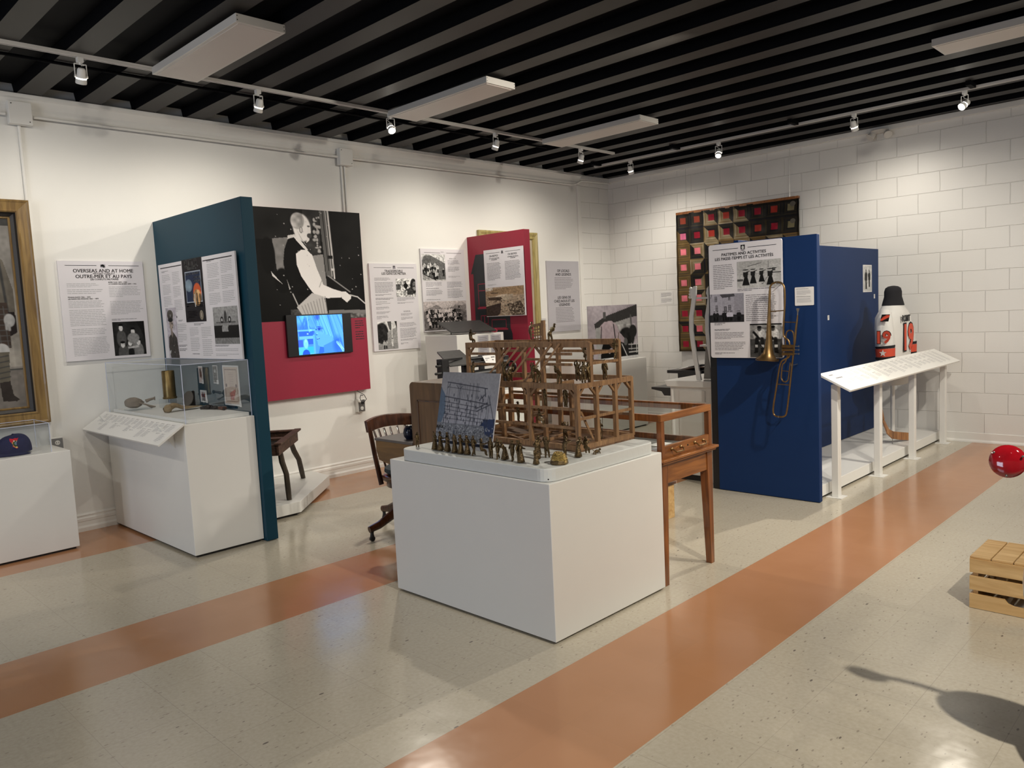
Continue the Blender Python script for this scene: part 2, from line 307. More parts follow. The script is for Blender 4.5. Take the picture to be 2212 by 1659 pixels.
# ---------------------------------------------------------------- mesh helpers
ORG = {}
class MB:
    def __init__(s): s.v = []; s.f = []; s.sm = []
    def add(s, vs, fs, smooth=False):
        b = len(s.v); s.v += [tuple(v) for v in vs]; s.f += [tuple(b+i for i in f) for f in fs]; s.sm += [smooth]*len(fs); return s
    def box(s, x0, y0, z0, x1, y1, z1):
        vs = [(x0, y0, z0), (x1, y0, z0), (x1, y1, z0), (x0, y1, z0), (x0, y0, z1), (x1, y0, z1), (x1, y1, z1), (x0, y1, z1)]
        return s.add(vs, [(0, 3, 2, 1), (4, 5, 6, 7), (0, 1, 5, 4), (1, 2, 6, 5), (2, 3, 7, 6), (3, 0, 4, 7)])
    def beam(s, a, b, w, h=None, up=(0, 0, 1)):
        h = h or w; a = Vector(a); b = Vector(b); d = (b-a).normalized(); up = Vector(up)
        if abs(d.dot(up)) > 0.98: up = Vector((1, 0, 0))
        r = d.cross(up).normalized(); u = r.cross(d)
        vs = [p + r*i*w/2 + u*j*h/2 for p in (a, b) for i, j in ((-1, -1), (1, -1), (1, 1), (-1, 1))]
        return s.add(vs, [(0, 3, 2, 1), (4, 5, 6, 7), (0, 1, 5, 4), (1, 2, 6, 5), (2, 3, 7, 6), (3, 0, 4, 7)])
    def prism(s, pts, o, R, U, N, t):
        """polygon pts (u,v) in plane o,R,U extruded t along N"""
        o, R, U, N = map(Vector, (o, R, U, N)); n = len(pts)
        fr = [o + R*p[0] + U*p[1] for p in pts]; bk = [q + N*t for q in fr]
        return s.add(fr+bk, [tuple(range(n)), tuple(range(2*n-1, n-1, -1))] + [(i, i+n, (i+1) % n+n, (i+1) % n) for i in range(n)])
    def tube(s, pts, r, n=8, caps=True, closed=False, flat=1.0):
        pts = [Vector(p) for p in pts]; m = len(pts); rs = r if hasattr(r, '__len__') else [r]*m
        if m == 2: T = [(pts[1]-pts[0]).normalized()]*2
        else:
            T = []
            for i in range(m):
                a = pts[i-1] if i > 0 or closed else pts[i]; b = pts[(i+1) % m] if i < m-1 or closed else pts[i]
                T.append((b-a).normalized())
        ref = Vector((0, 0, 1)) if abs(T[0].z) < 0.9 else Vector((1, 0, 0))
        N_ = T[0].cross(ref).normalized(); vs = []
        for i in range(m):
            N_ = (N_ - T[i]*N_.dot(T[i])).normalized(); B = T[i].cross(N_)
            for k in range(n):
                a = 2*math.pi*k/n; vs.append(pts[i] + (N_*math.cos(a)*flat + B*math.sin(a))*rs[i])
        fs = []
        for i in range(m if closed else m-1):
            j = (i+1) % m
            for k in range(n): fs.append((i*n+k, i*n+(k+1) % n, j*n+(k+1) % n, j*n+k))
        s.add(vs, fs, True)
        if caps and not closed:
            s.add(vs[:n], [tuple(range(n-1, -1, -1))]); s.add(vs[-n:], [tuple(range(n))])
        return s
    def lathe(s, prof, o=(0, 0, 0), ax=(0, 0, 1), n=24, caps=True):
        """prof: (radius, height along ax)"""
        o = Vector(o); ax = Vector(ax).normalized(); ref = Vector((1, 0, 0)) if abs(ax.x) < 0.9 else Vector((0, 1, 0))
        a = ax.cross(ref).normalized(); b = ax.cross(a); vs = []
        for r, h in prof:
            for k in range(n):
                t = 2*math.pi*k/n; vs.append(o + ax*h + (a*math.cos(t)+b*math.sin(t))*r)
        m = len(prof); fs = [(i*n+k, i*n+(k+1) % n, (i+1)*n+(k+1) % n, (i+1)*n+k) for i in range(m-1) for k in range(n)]
        s.add(vs, fs, True)
        if caps:
            if prof[0][0] > 1e-4: s.add(vs[:n], [tuple(range(n-1, -1, -1))])
            if prof[-1][0] > 1e-4: s.add(vs[-n:], [tuple(range(n))])
        return s
    def ell(s, c, r, n=16, m=10, rot=None):
        c = Vector(c); vs = []; fs = []
        for i in range(m+1):
            p = math.pi*i/m
            for k in range(n):
                t = 2*math.pi*k/n; v = Vector((r[0]*math.sin(p)*math.cos(t), r[1]*math.sin(p)*math.sin(t), r[2]*math.cos(p)))
                vs.append(c + (rot @ v if rot else v))
        for i in range(m):
            for k in range(n): fs.append((i*n+k, (i+1)*n+k, (i+1)*n+(k+1) % n, i*n+(k+1) % n))
        return s.add(vs, fs, True)
    def build(s, name, mat, parent=None, bevel=0, label=None, kind=None):
        org = ORG.get(parent.name, Vector((0, 0, 0))) if parent else Vector((0, 0, 0))
        me = bpy.data.meshes.new(name); me.from_pydata([tuple(Vector(v)-org) for v in s.v], [], s.f)
        me.polygons.foreach_set('use_smooth', s.sm)
        bm = bmesh.new(); bm.from_mesh(me); bmesh.ops.remove_doubles(bm, verts=bm.verts, dist=1e-6); bmesh.ops.recalc_face_normals(bm, faces=bm.faces); bm.to_mesh(me); bm.free()
        if any(s.sm): me.set_sharp_from_angle(angle=math.radians(42))
        me.materials.append(M[mat] if isinstance(mat, str) else mat)
        o = bpy.data.objects.new(name, me); COL.objects.link(o)
        if parent: o.parent = parent
        ORG[o.name] = org
        if bevel:
            md = o.modifiers.new('bevel', 'BEVEL'); md.width = bevel; md.segments = 2; md.limit_method = 'ANGLE'
        if label: o['label'] = label
        if kind: o['kind'] = kind
        return o
def tag(o, label, cat, group=None):
    o['label'] = label; o['category'] = cat
    if group: o['group'] = group
    return o
def thing(name, label, cat, loc=(0, 0, 0), group=None):
    o = bpy.data.objects.new(name, None); COL.objects.link(o); o.location = loc; o.empty_display_size = 0.1
    ORG[o.name] = Vector(loc); return tag(o, label, cat, group)
def copy_tree(o, parent=None):
    c = o.copy(); COL.objects.link(c); ORG[c.name] = ORG.get(o.name, Vector((0, 0, 0)))
    if parent: c.parent = parent
    for ch in list(o.children): copy_tree(ch, c)
    return c
def structure(name, mb, mat, bevel=0, parent=None):
    o = mb.build(name, mat, parent, bevel=bevel); o['kind'] = 'structure'; return o
X_, Y_, Z_ = Vector((1, 0, 0)), Vector((0, 1, 0)), Vector((0, 0, 1))

# ---------------------------------------------------------------- room
XW, YW, ZC = 8.745, 6.571, 3.275
structure('floor', MB().box(-4.1, -3.1, -0.1, XW+0.3, YW+0.3, 0), 'floor')
structure('wall_left', MB().box(-4.1, YW, 0, 8.08, YW+0.2, 3.6), 'wall')
structure('wall_corner', MB().box(8.08, YW+0.02, 0, XW+0.2, YW+0.2, 3.6), 'block2')
structure('wall_right', MB().box(XW, -3.1, 0, XW+0.2, YW+0.02, 3.6), 'block')
structure('wall_front', MB().box(-4.3, -3.3, 0, XW+0.2, -3.1, 3.6), 'wall')
structure('wall_back', MB().box(-4.3, -3.1, 0, -4.1, YW+0.2, 3.6), 'wall')
# ribbed ceiling deck: grey flanges below dark flutes
mbd, mbr = MB(), MB()
x = 1.685-0.408*14; y0, y1 = -3.1, YW
while x < XW:
    a, b = x, min(x+0.155, XW); c = min(x+0.408, XW)
    mbr.add([(a, y0, ZC), (b, y0, ZC), (b, y1, ZC), (a, y1, ZC)], [(0, 1, 2, 3)])
    if c > b:
        t = 0.012; h = 0.075
        mbd.add([(b, y0, ZC), (b+t, y0, ZC+h), (c-t, y0, ZC+h), (c, y0, ZC), (b, y1, ZC), (b+t, y1, ZC+h), (c-t, y1, ZC+h), (c, y1, ZC)],
                [(0, 1, 5, 4), (1, 2, 6, 5), (2, 3, 7, 6)])
    x += 0.408
structure('ceiling', mbd, 'deck')
structure('ceiling_ribs', mbr, 'ribs')
structure('ceiling_slab', MB().box(-4.3, -3.3, ZC+0.10, XW+0.2, YW+0.2, ZC+0.3), 'deck')
# crown moulding of the plaster wall
cr = [(0, 0), (0, 0.135), (0.062, 0.135), (0.062, 0.108), (0.048, 0.10), (0.022, 0.05), (0.022, 0.028), (0.012, 0.012), (0.012, 0)]
structure('trim_1', MB().prism(cr, (-4.1, YW, ZC-0.138), (0, -1, 0), (0, 0, 1), (1, 0, 0), 12.18), 'trim')
structure('trim_2', MB().box(8.08, YW-0.035, ZC-0.055, XW, YW+0.02, ZC-0.003), 'trim', 0.003)
structure('trim_3', MB().box(XW-0.05, -3.1, ZC-0.055, XW, YW-0.035, ZC-0.003), 'trim', 0.003)
structure('trim_4', MB().box(8.035, YW-0.022, 0, 8.10, YW, ZC-0.14), 'trim', 0.004)
# baseboards
bs = [(0, 0), (0.022, 0), (0.024, 0.03), (0.016, 0.045), (0.014, 0.075), (0.018, 0.08), (0.018, 0.10), (0.010, 0.108), (0.010, 0.118), (0.014, 0.124), (0.006, 0.138), (0, 0.138)]
structure('baseboard_left', MB().prism(bs, (-4.1, YW, 0), (0, -1, 0), (0, 0, 1), (1, 0, 0), 12.13), 'trim')
structure('baseboard_right', MB().prism([(0, 0), (0.018, 0), (0.018, 0.012), (0.006, 0.03), (0.006, 0.096), (0, 0.10)], (XW, -3.1, 0), (-1, 0, 0), (0, 0, 1), (0, 1, 0), YW+3.1), 'trim')
# ---------------------------------------------------------------- tiny picture painter (values per mesh vertex)
class Cv:
    def __init__(s, w, h, base=0.5, asp=None):
        s.w, s.h = w, h; s.a = np.ones((h, w, 3))*np.array(base if hasattr(base, '__len__') else (base,)*3)
        s.X, s.Y = np.meshgrid(np.linspace(0, 1, w), np.linspace(0, 1, h)); s.asp = asp or w/h
    def put(s, m, c, al=1.0):
        c = np.array(c if hasattr(c, '__len__') else (c,)*3); m = np.clip(m, 0, 1)[..., None]*al; s.a = s.a*(1-m)+c*m
    def el(s, cx, cy, rx, ry, c, rot=0, al=1, soft=0.15):
        dx = (s.X-cx); dy = (s.Y-cy); 
        if rot:
            k = s.asp; dxx = dx*k; t = math.radians(rot); u = dxx*math.cos(t)+dy*math.sin(t); v = -dxx*math.sin(t)+dy*math.cos(t); dx, dy = u/k, v
        d = np.sqrt((dx/rx)**2+(dy/ry)**2); s.put((1-d)/soft+0.5, c, al)
    def po(s, pts, c, al=1):
        ins = np.zeros_like(s.X, bool); n = len(pts)
        for i in range(n):
            x1, y1 = pts[i]; x2, y2 = pts[(i+1) % n]
            if y1 == y2: continue
            ins ^= ((y1 > s.Y) != (y2 > s.Y)) & (s.X < (x2-x1)*(s.Y-y1)/(y2-y1)+x1)
        s.put(ins.astype(float), c, al)
    def rc(s, x0, y0, x1, y1, c, al=1): s.put(((s.X >= x0) & (s.X <= x1) & (s.Y >= y0) & (s.Y <= y1)).astype(float), c, al)
    def ln(s, x0, y0, x1, y1, w, c, al=1):
        k = s.asp; ax, bx, px = x0*k, x1*k, s.X*k; dx, dy = bx-ax, y1-y0; L = dx*dx+dy*dy+1e-12
        t = np.clip(((px-ax)*dx+(s.Y-y0)*dy)/L, 0, 1); d = np.hypot(px-ax-t*dx, s.Y-y0-t*dy); s.put((w-d)/(w*0.5+0.5/s.h)+0.5, c, al)
    def gr(s, x0, y0, x1, y1, c0, c1):
        m = (s.X >= x0) & (s.X <= x1) & (s.Y >= y0) & (s.Y <= y1); t = np.clip((s.Y-y0)/(y1-y0), 0, 1)[..., None]
        g = np.ones(3)*np.array(c0)*(1-t)+np.ones(3)*np.array(c1)*t; s.a = np.where(m[..., None], g, s.a)
    def nz(s, amp, k=6, box=None, mult=True):
        amp *= .45 if k >= 20 else .7
        gx = max(2, int(k*s.asp)); g = RNG.random((k+2, gx+2)); yy = s.Y*k; xx = s.X*gx; i = yy.astype(int); j = xx.astype(int); fy = yy-i; fx = xx-j
        v = g[i, j]*(1-fy)*(1-fx)+g[i+1, j]*fy*(1-fx)+g[i, j+1]*(1-fy)*fx+g[i+1, j+1]*fy*fx-0.5
        if box: v = v*((s.X >= box[0]) & (s.X <= box[2]) & (s.Y >= box[1]) & (s.Y <= box[3]))
        s.a = np.clip(s.a*(1+2*amp*v[..., None]) if mult else s.a+amp*v[..., None], 0, 1)
    def sp(s, n, box, c, r=0.006, al=0.9):
        for _ in range(n):
            s.el(random.uniform(box[0], box[2]), random.uniform(box[1], box[3]), r*random.uniform(.5, 1.6)/s.asp*1.2, r*random.uniform(.5, 1.6), c, al=al, soft=.5)
    def man(s, x, y, h, coat=0.1, head=0.75, hat=None, legs=0.12, wid=1.0):
        k = h/s.asp*wid
        s.po([(x-.10*k, y), (x-.08*k, y-.5*h), (x+.08*k, y-.5*h), (x+.10*k, y)], legs)
        s.po([(x-.15*k, y-.42*h), (x-.17*k, y-.72*h), (x-.08*k, y-.84*h), (x+.08*k, y-.84*h), (x+.17*k, y-.72*h), (x+.15*k, y-.42*h)], coat)
        s.el(x, y-.91*h, .065*k, .075*h, head)
        if hat is not None: s.el(x, y-.975*h, .10*k, .03*h, hat)
def s2l_arr(a): return np.where(a <= 0.04045, a/12.92, ((a+0.055)/1.055)**2.4)
def picture(name, parent, O, R, U, w, h, cv, mat='print', off=0.0012, warp=None):
    R, U = Vector(R), Vector(U); N = R.cross(U); org = ORG.get(parent.name, Vector()) if parent else Vector((0, 0, 0))
    O = Vector(O)+N*off-org; H_, W_ = cv.h, cv.w
    u = cv.X*w; v = cv.Y*h
    P = np.array(O)[None, None]+u[..., None]*np.array(R)-v[..., None]*np.array(U)
    if warp is not None: P = P+warp(cv.X, cv.Y)[..., None]*np.array(N)
    me = bpy.data.meshes.new(name); nv = H_*W_; me.vertices.add(nv); me.vertices.foreach_set('co', P.astype(np.float32).ravel())
    idx = np.arange(nv).reshape(H_, W_); q = np.stack([idx[:-1, :-1], idx[1:, :-1], idx[1:, 1:], idx[:-1, 1:]], -1).reshape(-1, 4)
    nf = len(q); me.loops.add(nf*4); me.loops.foreach_set('vertex_index', q.astype(np.int32).ravel())
    me.polygons.add(nf); me.polygons.foreach_set('loop_start', np.arange(0, nf*4, 4, dtype=np.int32)); me.update(calc_edges=True)
    ca = me.color_attributes.new('Col', 'FLOAT_COLOR', 'POINT')
    c4 = np.ones((nv, 4), np.float32); c4[:, :3] = s2l_arr(np.clip(cv.a, 0, 1)).reshape(-1, 3); ca.data.foreach_set('color', c4.ravel())
    if warp is not None: me.polygons.foreach_set('use_smooth', [True]*nf)
    me.materials.append(M[mat]); o = bpy.data.objects.new(name, me); COL.objects.link(o)
    if parent: o.parent = parent
    ORG[o.name] = org
    return o

BOLD = {}
# ---------------------------------------------------------------- graphic panels
class Pan:
    def __init__(s, root, O, R, U, w, h, t=0.006, mat='board', name='board', corner=0.0):
        s.root = root; s.R = Vector(R); s.U = Vector(U); s.N = s.R.cross(s.U); s.O = Vector(O); s.w, s.h = w, h
        if corner:
            pts = []
            for cx, cy, a0 in ((w-corner, -corner, 0), (corner, -corner, 90), (corner, -h+corner, 180), (w-corner, -h+corner, 270)):
                for k in range(5):
                    a = math.radians(a0+k*22.5); pts.append((cx+corner*math.cos(a), cy+corner*math.sin(a)))
        else: pts = [(0, 0), (0, -h), (w, -h), (w, 0)]
        s.board = MB().prism(pts, s.O, s.R, s.U, -s.N, t).build(name, mat, root)
    def p(s, u, v, off=0.0008): return s.O+s.R*(u*s.w)-s.U*(v*s.h)+s.N*off
    def quads(s, name, qs, mat, off=0.0008):
        mb = MB()
        for (u0, v0, u1, v1) in qs: mb.add([s.p(u0, v0, off), s.p(u0, v1, off), s.p(u1, v1, off), s.p(u1, v0, off)], [(0, 1, 2, 3)])
        return mb.build(name, mat, s.board if s.board else s.root)
    def lines(s, blocks, mat='inkgrey', name='body_text', seed=1):
        r = random.Random(seed); qs = []
        for (u0, v0, u1, v1, n) in blocks:
            dv = (v1-v0)/n; last = r.random() < 0.8
            for i in range(n):
                e = u1-(u1-u0)*r.random()*0.12
                if i == n-1 and last and n > 1: e = u0+(u1-u0)*r.uniform(.3, .8)
                u = u0
                while u < e-0.004:
                    wd = r.uniform(.02, .075)*min(1.0, (0.62/s.w)); a = min(u+wd, e); qs.append((u, v0+dv*i, a, v0+dv*i+dv*0.34)); u = a+0.006*min(1, .62/s.w)
        return s.quads(name, qs, mat)
    def text(s, body, u, v, size, mat='ink', align='CENTER', bold=0.02, name='heading', off=0.0012, spacing=1.0, sx=1.0):
        c = bpy.data.curves.new(name, 'FONT'); c.body = body; c.size = size; c.align_x = align; c.align_y = 'CENTER'
        c.offset = 0; c.space_line = 1.0; c.space_character = spacing; c.resolution_u = 3
        c.materials.append(M[mat]); o = bpy.data.objects.new(name, c); COL.objects.link(o)
        m = Matrix((s.R*sx, s.U, s.N)).transposed().to_4x4(); par = s.board if s.board else s.root; org = ORG.get(par.name, Vector())
        m.translation = s.p(u, v, off)-org; o.parent = par; o.matrix_local = m; ORG[o.name] = org; BOLD[o.name] = .016*size if name in ('heading', 'subheading') else 0
        return o
    def pic(s, name, u0, v0, u1, v1, cv, off=0.0010, mat='print'):
        return picture(name, s.board, s.p(u0, v0, 0), s.R, s.U, (u1-u0)*s.w, (v1-v0)*s.h, cv, mat, off)
    def rules(s, v, a=0.06, b=0.40, c=0.60, d=0.94, th=0.005): return s.quads('rule_line', [(a, v, b, v+th), (c, v, d, v+th)], 'ink')
def panel(name, label, cat, O, R, U, w, h, t=0.006, mat='board', corner=0.0, gap=0.0, group=None):
    """free panel: O = top-left of the printed face"""
    root = thing(name, label, cat, Vector(O)-Vector(U)*h+Vector(R)*w/2, group)
    return Pan(root, O, R, U, w, h, t, mat, 'board', corner)
WL = dict(R=(1, 0, 0), U=(0, 0, 1)); WX = dict(R=(0, -1, 0), U=(0, 0, 1))

# ---- overseas panel on the left wall
p = panel('text_panel', 'white panel headed OVERSEAS AND AT HOME with a photo of five boys', 'panel', (1.845, YW-0.02, 2.083), w=0.62, h=0.763, t=0.0195, **WL)
p.rules(0.043, .08, .44, .58, .95)
p.text('OVERSEAS AND AT HOME', .52, .10, .0375, bold=.010); p.text('MILITARY CONFLICT', .52, .128, .017, bold=.006)
p.text('OUTRE-MER ET AU PAYS', .52, .157, .0375, bold=.010); p.text('LES CONFLITS MILITAIRES', .52, .186, .018, bold=.006)
p.text('FENIAN RAIDS 1866 – 1870\nLES RAIDS DES FENIANS 1866 – 1870', .08, .372, .0135, align='LEFT', bold=.02, name='subheading')
p.text('BOER WAR 1899 – 1902\nLA GUERRE DES BOERS 1899 – 1902', .56, .225, .0135, align='LEFT', bold=.02, name='subheading')
p.lines([(.08, .225, .45, .27, 3), (.08, .285, .50, .34, 3), (.08, .40, .49, .475, 5), (.08, .49, .50, .66, 10), (.09, .68, .50, .75, 4), (.09, .77, .52, .96, 12),
         (.56, .26, .95, .375, 7), (.56, .41, .96, .555, 9)], 'inklight')
p.lines([(.56, .595, .90, .615, 2)], 'ink', 'caption')
cv = Cv(80, 76, .16); cv.nz(.5, 5); cv.po([(.75, 0), (1, 0), (1, .7), (.9, .3)], .10)
for x, y, s_ in ((.25, .62, .5), (.62, .72, .48), (.27, 1.05, .42), (.5, 1.03, .45), (.77, 1.02, .45)):
    cv.el(x, y-.12, .15, .26, .34 if x < .6 else .5); cv.el(x, y-s_*.86, .062, .085, .84); cv.el(x, y-s_*1.05, .075, .035, .06)
cv.el(.62, .50, .19, .16, .55); cv.el(.52, .93, .09, .16, .12); cv.ln(.45, .78, .75, .75, .03, .72); cv.nz(.25, 24)
p.pic('photo_print', .56, .625, .95, .975, cv)
cv = Cv(20, 16, (.74, .72, .76)); cv.el(.45, .55, .42, .42, .06); cv.rc(0, .7, .5, 1, (.74, .72, .76)); cv.el(.75, .75, .16, .2, .3)
p.pic('helmet_emblem', .485, .03, .545, .068, cv)

# ---- picture board of the craftsman with the crimson foot and its screen
BX0, BX1, BZ0, BZ1, BZS = 3.26, 4.56, 0.832, 2.578, 1.55; BY = YW-0.075
display_root = root = thing('display_board', 'tall board with huge photo of a balding craftsman above a crimson base', 'board', (3.9, BY, BZ0))
bd = MB().box(BX0, BY, BZ0, BX1, YW-0.002, BZ1).build('backing_board', 'redboard', root)
cv = Cv(300, 236, .075); A = lambda v: (v+.226)/1.226
cv.nz(.5, 5); cv.rc(A(-.3), 0, A(.6), .28, .13); cv.nz(.6, 7, (0, 0, .5, .5))
cv.po([(A(.09), .27), (A(.30), .25), (A(.28), .6), (A(.12), .6)], .50); cv.nz(.25, 30, (A(.05), .25, A(.3), .6))
cv.po([(A(.24), .24), (A(.34), .22), (A(.27), .46), (A(.22), .42)], .86)
cv.el(A(.04), .42, .055, .16, .05); cv.el(A(.16), .64, .06, .11, .05); cv.po([(A(.06), .56), (A(.13), .64), (A(.17), .68), (A(.07), .60)], .9)
cv.po([(A(.20), .62), (A(.26), .60), (A(.27), .70), (A(.22), .72)], .92)
cv.rc(A(.40), .0, A(.56), .42, .22); cv.nz(.9, 22, (A(.40), .0, A(.56), .45)); cv.sp(26, (A(.5), .05, A(.57), .38), .75, .012)
cv.po([(A(.44), .42), (A(.58), .40), (A(.60), .72), (A(.5), .62)], .60)
cv.po([(A(.565), 0), (A(.635), 0), (A(.665), .62), (A(.60), .60)], .40); cv.ln(A(.63), 0, A(.66), .6, .006, .7); cv.ln(A(.655), 0, A(.685), .62, .010, .82); cv.ln(A(.60), 0, A(.63), .55, .004, .15)
cv.po([(A(.675), .02), (A(1.0), .02), (A(1.0), .93), (A(.70), .90)], .085); cv.nz(.35, 12, (A(.675), .02, 1, .9)); cv.rc(A(.63), .41, A(.68), .44, .1)
cv.ln(A(.62), .60, A(.84), .75, .006, .6); cv.rc(A(.655), .53, A(.69), .55, .85)
cv.po([(A(.60), .915), (A(1.0), .925), (A(1.0), .955), (A(.6), .95)], .52); cv.rc(A(.55), .955, 1, 1, .42); cv.nz(.95, 60, (A(.55), .955, 1, 1)); cv.rc(A(.22), .90, A(.38), 1, .3); cv.nz(.9, 60, (A(.22), .90, A(.38), 1))
# the man
cv.po([(A(.24), .27), (A(.20), .36), (A(.18), .48), (A(.20), .62), (A(.24), .74), (A(.34), .79), (A(.47), .74), (A(.44), .62), (A(.38), .5), (A(.38), .38), (A(.42), .35), (A(.39), .28), (A(.31), .25)], .055)
cv.nz(.8, 16, (A(.2), .5, A(.44), .78)); cv.po([(A(.29), .24), (A(.34), .25), (A(.43), .36), (A(.42), .38), (A(.33), .29)], .93)
cv.el(A(.385), .165, .072, .125, .95, rot=-8); cv.el(A(.345), .105, .055, .075, .72, rot=20); cv.nz(.5, 30, (A(.28), .03, A(.40), .16)); cv.po([(A(.33), .18), (A(.40), .30), (A(.43), .34), (A(.37), .27)], .80)
cv.el(A(.375), .185, .014, .03, .55); cv.el(A(.375), .185, .008, .02, .85); cv.po([(A(.44), .15), (A(.475), .20), (A(.455), .22), (A(.45), .28), (A(.42), .30)], .93); cv.el(A(.455), .235, .02, .022, .30); cv.el(A(.452), .15, .012, .008, .4)
cv.po([(A(.31), .40), (A(.36), .365), (A(.42), .365), (A(.47), .41), (A(.51), .54), (A(.55), .64), (A(.56), .68), (A(.66), .72), (A(.745), .745), (A(.74), .80), (A(.60), .805), (A(.48), .79), (A(.41), .70), (A(.345), .60), (A(.31), .50)], .97)
cv.ln(A(.55), .64, A(.52), .70, .004, .7); cv.po([(A(.72), .745), (A(.79), .745), (A(.85), .79), (A(.845), .815), (A(.80), .85), (A(.75), .81)], .95)
cv.po([(A(.28), .88), (A(.44), .755), (A(.56), .79), (A(.60), 1.0), (A(.36), 1.0)], .80)
for i in range(9): cv.ln(A(.33+.03*i), .87-.01*i, A(.38+.026*i), 1.0, .004, .6)
cv.ln(A(.25), .76, A(.30), .88, .006, .75); cv.ln(A(.84), .78, A(.92), .80, .006, .85); cv.ln(A(.92), .80, A(1.0), .865, .006, .85)
cv.sp(40, (A(.1), .0, A(1.0), .9), .85, .0035); cv.a = np.clip(cv.a*np.array([1.0, .985, .985]), 0, 1)
picture('photo_print', bd, (BX0, BY, BZ1), (1, 0, 0), (0, 0, 1), BX1-BX0, BZ1-BZS, cv)
pb = Pan.__new__(Pan); pb.root = root; pb.board = bd; pb.R = X_; pb.U = Z_; pb.N = X_.cross(Z_); pb.O = Vector((BX0, BY, BZ1)); pb.w = BX1-BX0; pb.h = BZ1-BZ0
pb.lines([(.895, .605, .975, .655, 4), (.895, .665, .975, .72, 4)], 'housecut', 'caption')
# screen
scr = thing('video_screen', 'wall screen showing a blue tinted close-up of a person with long hair', 'screen', (4.01, BY, 1.22))
MB().box(3.66, BY-0.028, 1.217, 4.363, BY-0.0015, 1.604).build('bezel', 'black', scr, bevel=0.004)
cv = Cv(190, 150, (.30, .60, .95)); cv.gr(0, 0, .42, .45, (.36, .70, 1), (.30, .55, .96)); cv.nz(.25, 7, (0, 0, .36, .45))
for i in range(10): cv.ln(random.uniform(0, .3), random.uniform(0, .1), random.uniform(0, .36), .38, .012, (.22, .48, .92), .6)
cv.rc(.0, .36, .38, .40, (.42, .76, 1)); cv.rc(.03, .40, .34, .53, (.20, .42, .88)); cv.rc(.03, .53, .36, .60, (.44, .76, 1)); cv.rc(.0, .62, .10, .80, (.24, .40, .86)); cv.rc(.20, .60, .34, .74, (.20, .40, .88)); cv.rc(.0, .80, .34, 1, (.34, .78, 1)); cv.rc(.20, .8, .32, .97, (.22, .74, .96))
cv.el(.21, .47, .02, .02, (.6, .8, 1)); cv.el(.16, .72, .05, .12, (.50, .84, 1)); cv.el(.16, .65, .02, .04, (.6, .88, 1)); cv.el(.155, 1.0, .08, .13, (.15, .35, .84), soft=.05)
cv.ln(.22, 0, .25, .42, .012, (.48, .80, 1)); cv.el(.28, .38, .03, .03, (.5, .85, 1)); cv.rc(.32, .5, .36, 1, (.38, .72, 1))
cv.po([(.40, .0), (1, 0), (1, 1), (.42, 1), (.44, .90), (.47, .82), (.42, .78), (.41, .68), (.38, .62), (.40, .58), (.38, .53), (.40, .49), (.36, .43), (.38, .33), (.38, .2)], (.38, .70, 1.0))
cv.po([(.46, .82), (.54, .84), (.55, .98), (.50, 1), (.42, 1)], (.20, .44, .88)); cv.po([(.54, .80), (.95, .6), (1, 1), (.54, 1)], (.26, .54, .95), .8)
cv.el(.49, .36, .06, .06, (.22, .38, .86), al=.8, soft=.8); cv.el(.40, .37, .012, .025, (.12, .26, .72)); cv.ln(.43, .30, .50, .31, .012, (.16, .36, .84)); cv.ln(.44, .355, .54, .35, .010, (.10, .22, .72)); cv.el(.47, .37, .02, .02, (.10, .25, .75))
cv.el(.42, .47, .02, .02, (.45, .78, 1)); cv.el(.405, .51, .018, .009, (.10, .26, .7)); cv.ln(.40, .62, .46, .61, .009, (.10, .25, .70)); cv.el(.43, .60, .015, .008, (.6, .9, 1)); cv.el(.52, .43, .05, .07, (.42, .75, 1), al=.5, soft=.8)
for i in range(70):
    t = random.random(); x0 = .30+.75*t+random.uniform(-.02, .02); c = random.choice([(.22, .48, .9), (.48, .86, 1), (.40, .78, 1), (.18, .45, .85), (.36, .68, 1)])
    x1 = x0+.05+.30*t; y1 = .32+.7*t if t < .45 else 1.0
    if x0 < .42: y1 = random.uniform(.2, .34); x1 = x0+.06
    cv.ln(x0, 0, x1, min(1, y1), random.uniform(.003, .008), c, .8)
cv.el(.86, .80, .10, .22, (.18, .40, .88), al=.7, soft=.8)
for i in range(12): cv.ln(.82+random.random()*.1, .7+random.random()*.1, .95+random.random()*.1, 1, .005, (.6, .9, 1), .8)
cv.el(.44, .04, .05, .09, (.20, .36, .86), al=.8, soft=.8)
picture('display_picture', scr, (3.768, BY-0.028, 1.592), (1, 0, 0), (0, 0, 1), 0.493, 0.363, cv, 'screen', 0.001)

# ---- tradespeople panel
p = panel('text_panel', 'white panel headed TRADESPEOPLE with two old work photos', 'panel', (4.675, YW-0.02, 2.092), w=0.61, h=0.895, t=0.0195, **WL)
p.rules(0.045, .09, .45, .58, .94, .004)
p.text('TRADESPEOPLE', .50, .088, .034, bold=.010); p.text('LES GENS DE MÉTIER', .50, .117, .034, bold=.010)
cv = Cv(16, 20, (.74, .72, .76)); cv.rc(.1, .05, .9, .3, .08); cv.rc(.1, .3, .3, 1, .08); cv.rc(.7, .3, .9, 1, .08); cv.rc(.3, .5, .7, .6, .08); p.pic('trade_emblem', .485, .025, .54, .062, cv)
p.lines([(.09, .165, .42, .20, 3), (.09, .215, .48, .34, 9), (.09, .35, .45, .375, 2), (.09, .435, .32, .45, 1), (.09, .455, .42, .475, 2), (.09, .495, .36, .53, 3), (.09, .55, .38, .58, 3), (.09, .60, .34, .64, 3),
         (.54, .395, .93, .44, 3), (.54, .45, .93, .47, 2), (.60, .58, .86, .61, 3), (.60, .625, .86, .66, 3), (.56, .69, .92, .74, 4), (.56, .755, .93, .87, 9), (.56, .88, .93, .905, 2)], 'inkgrey')
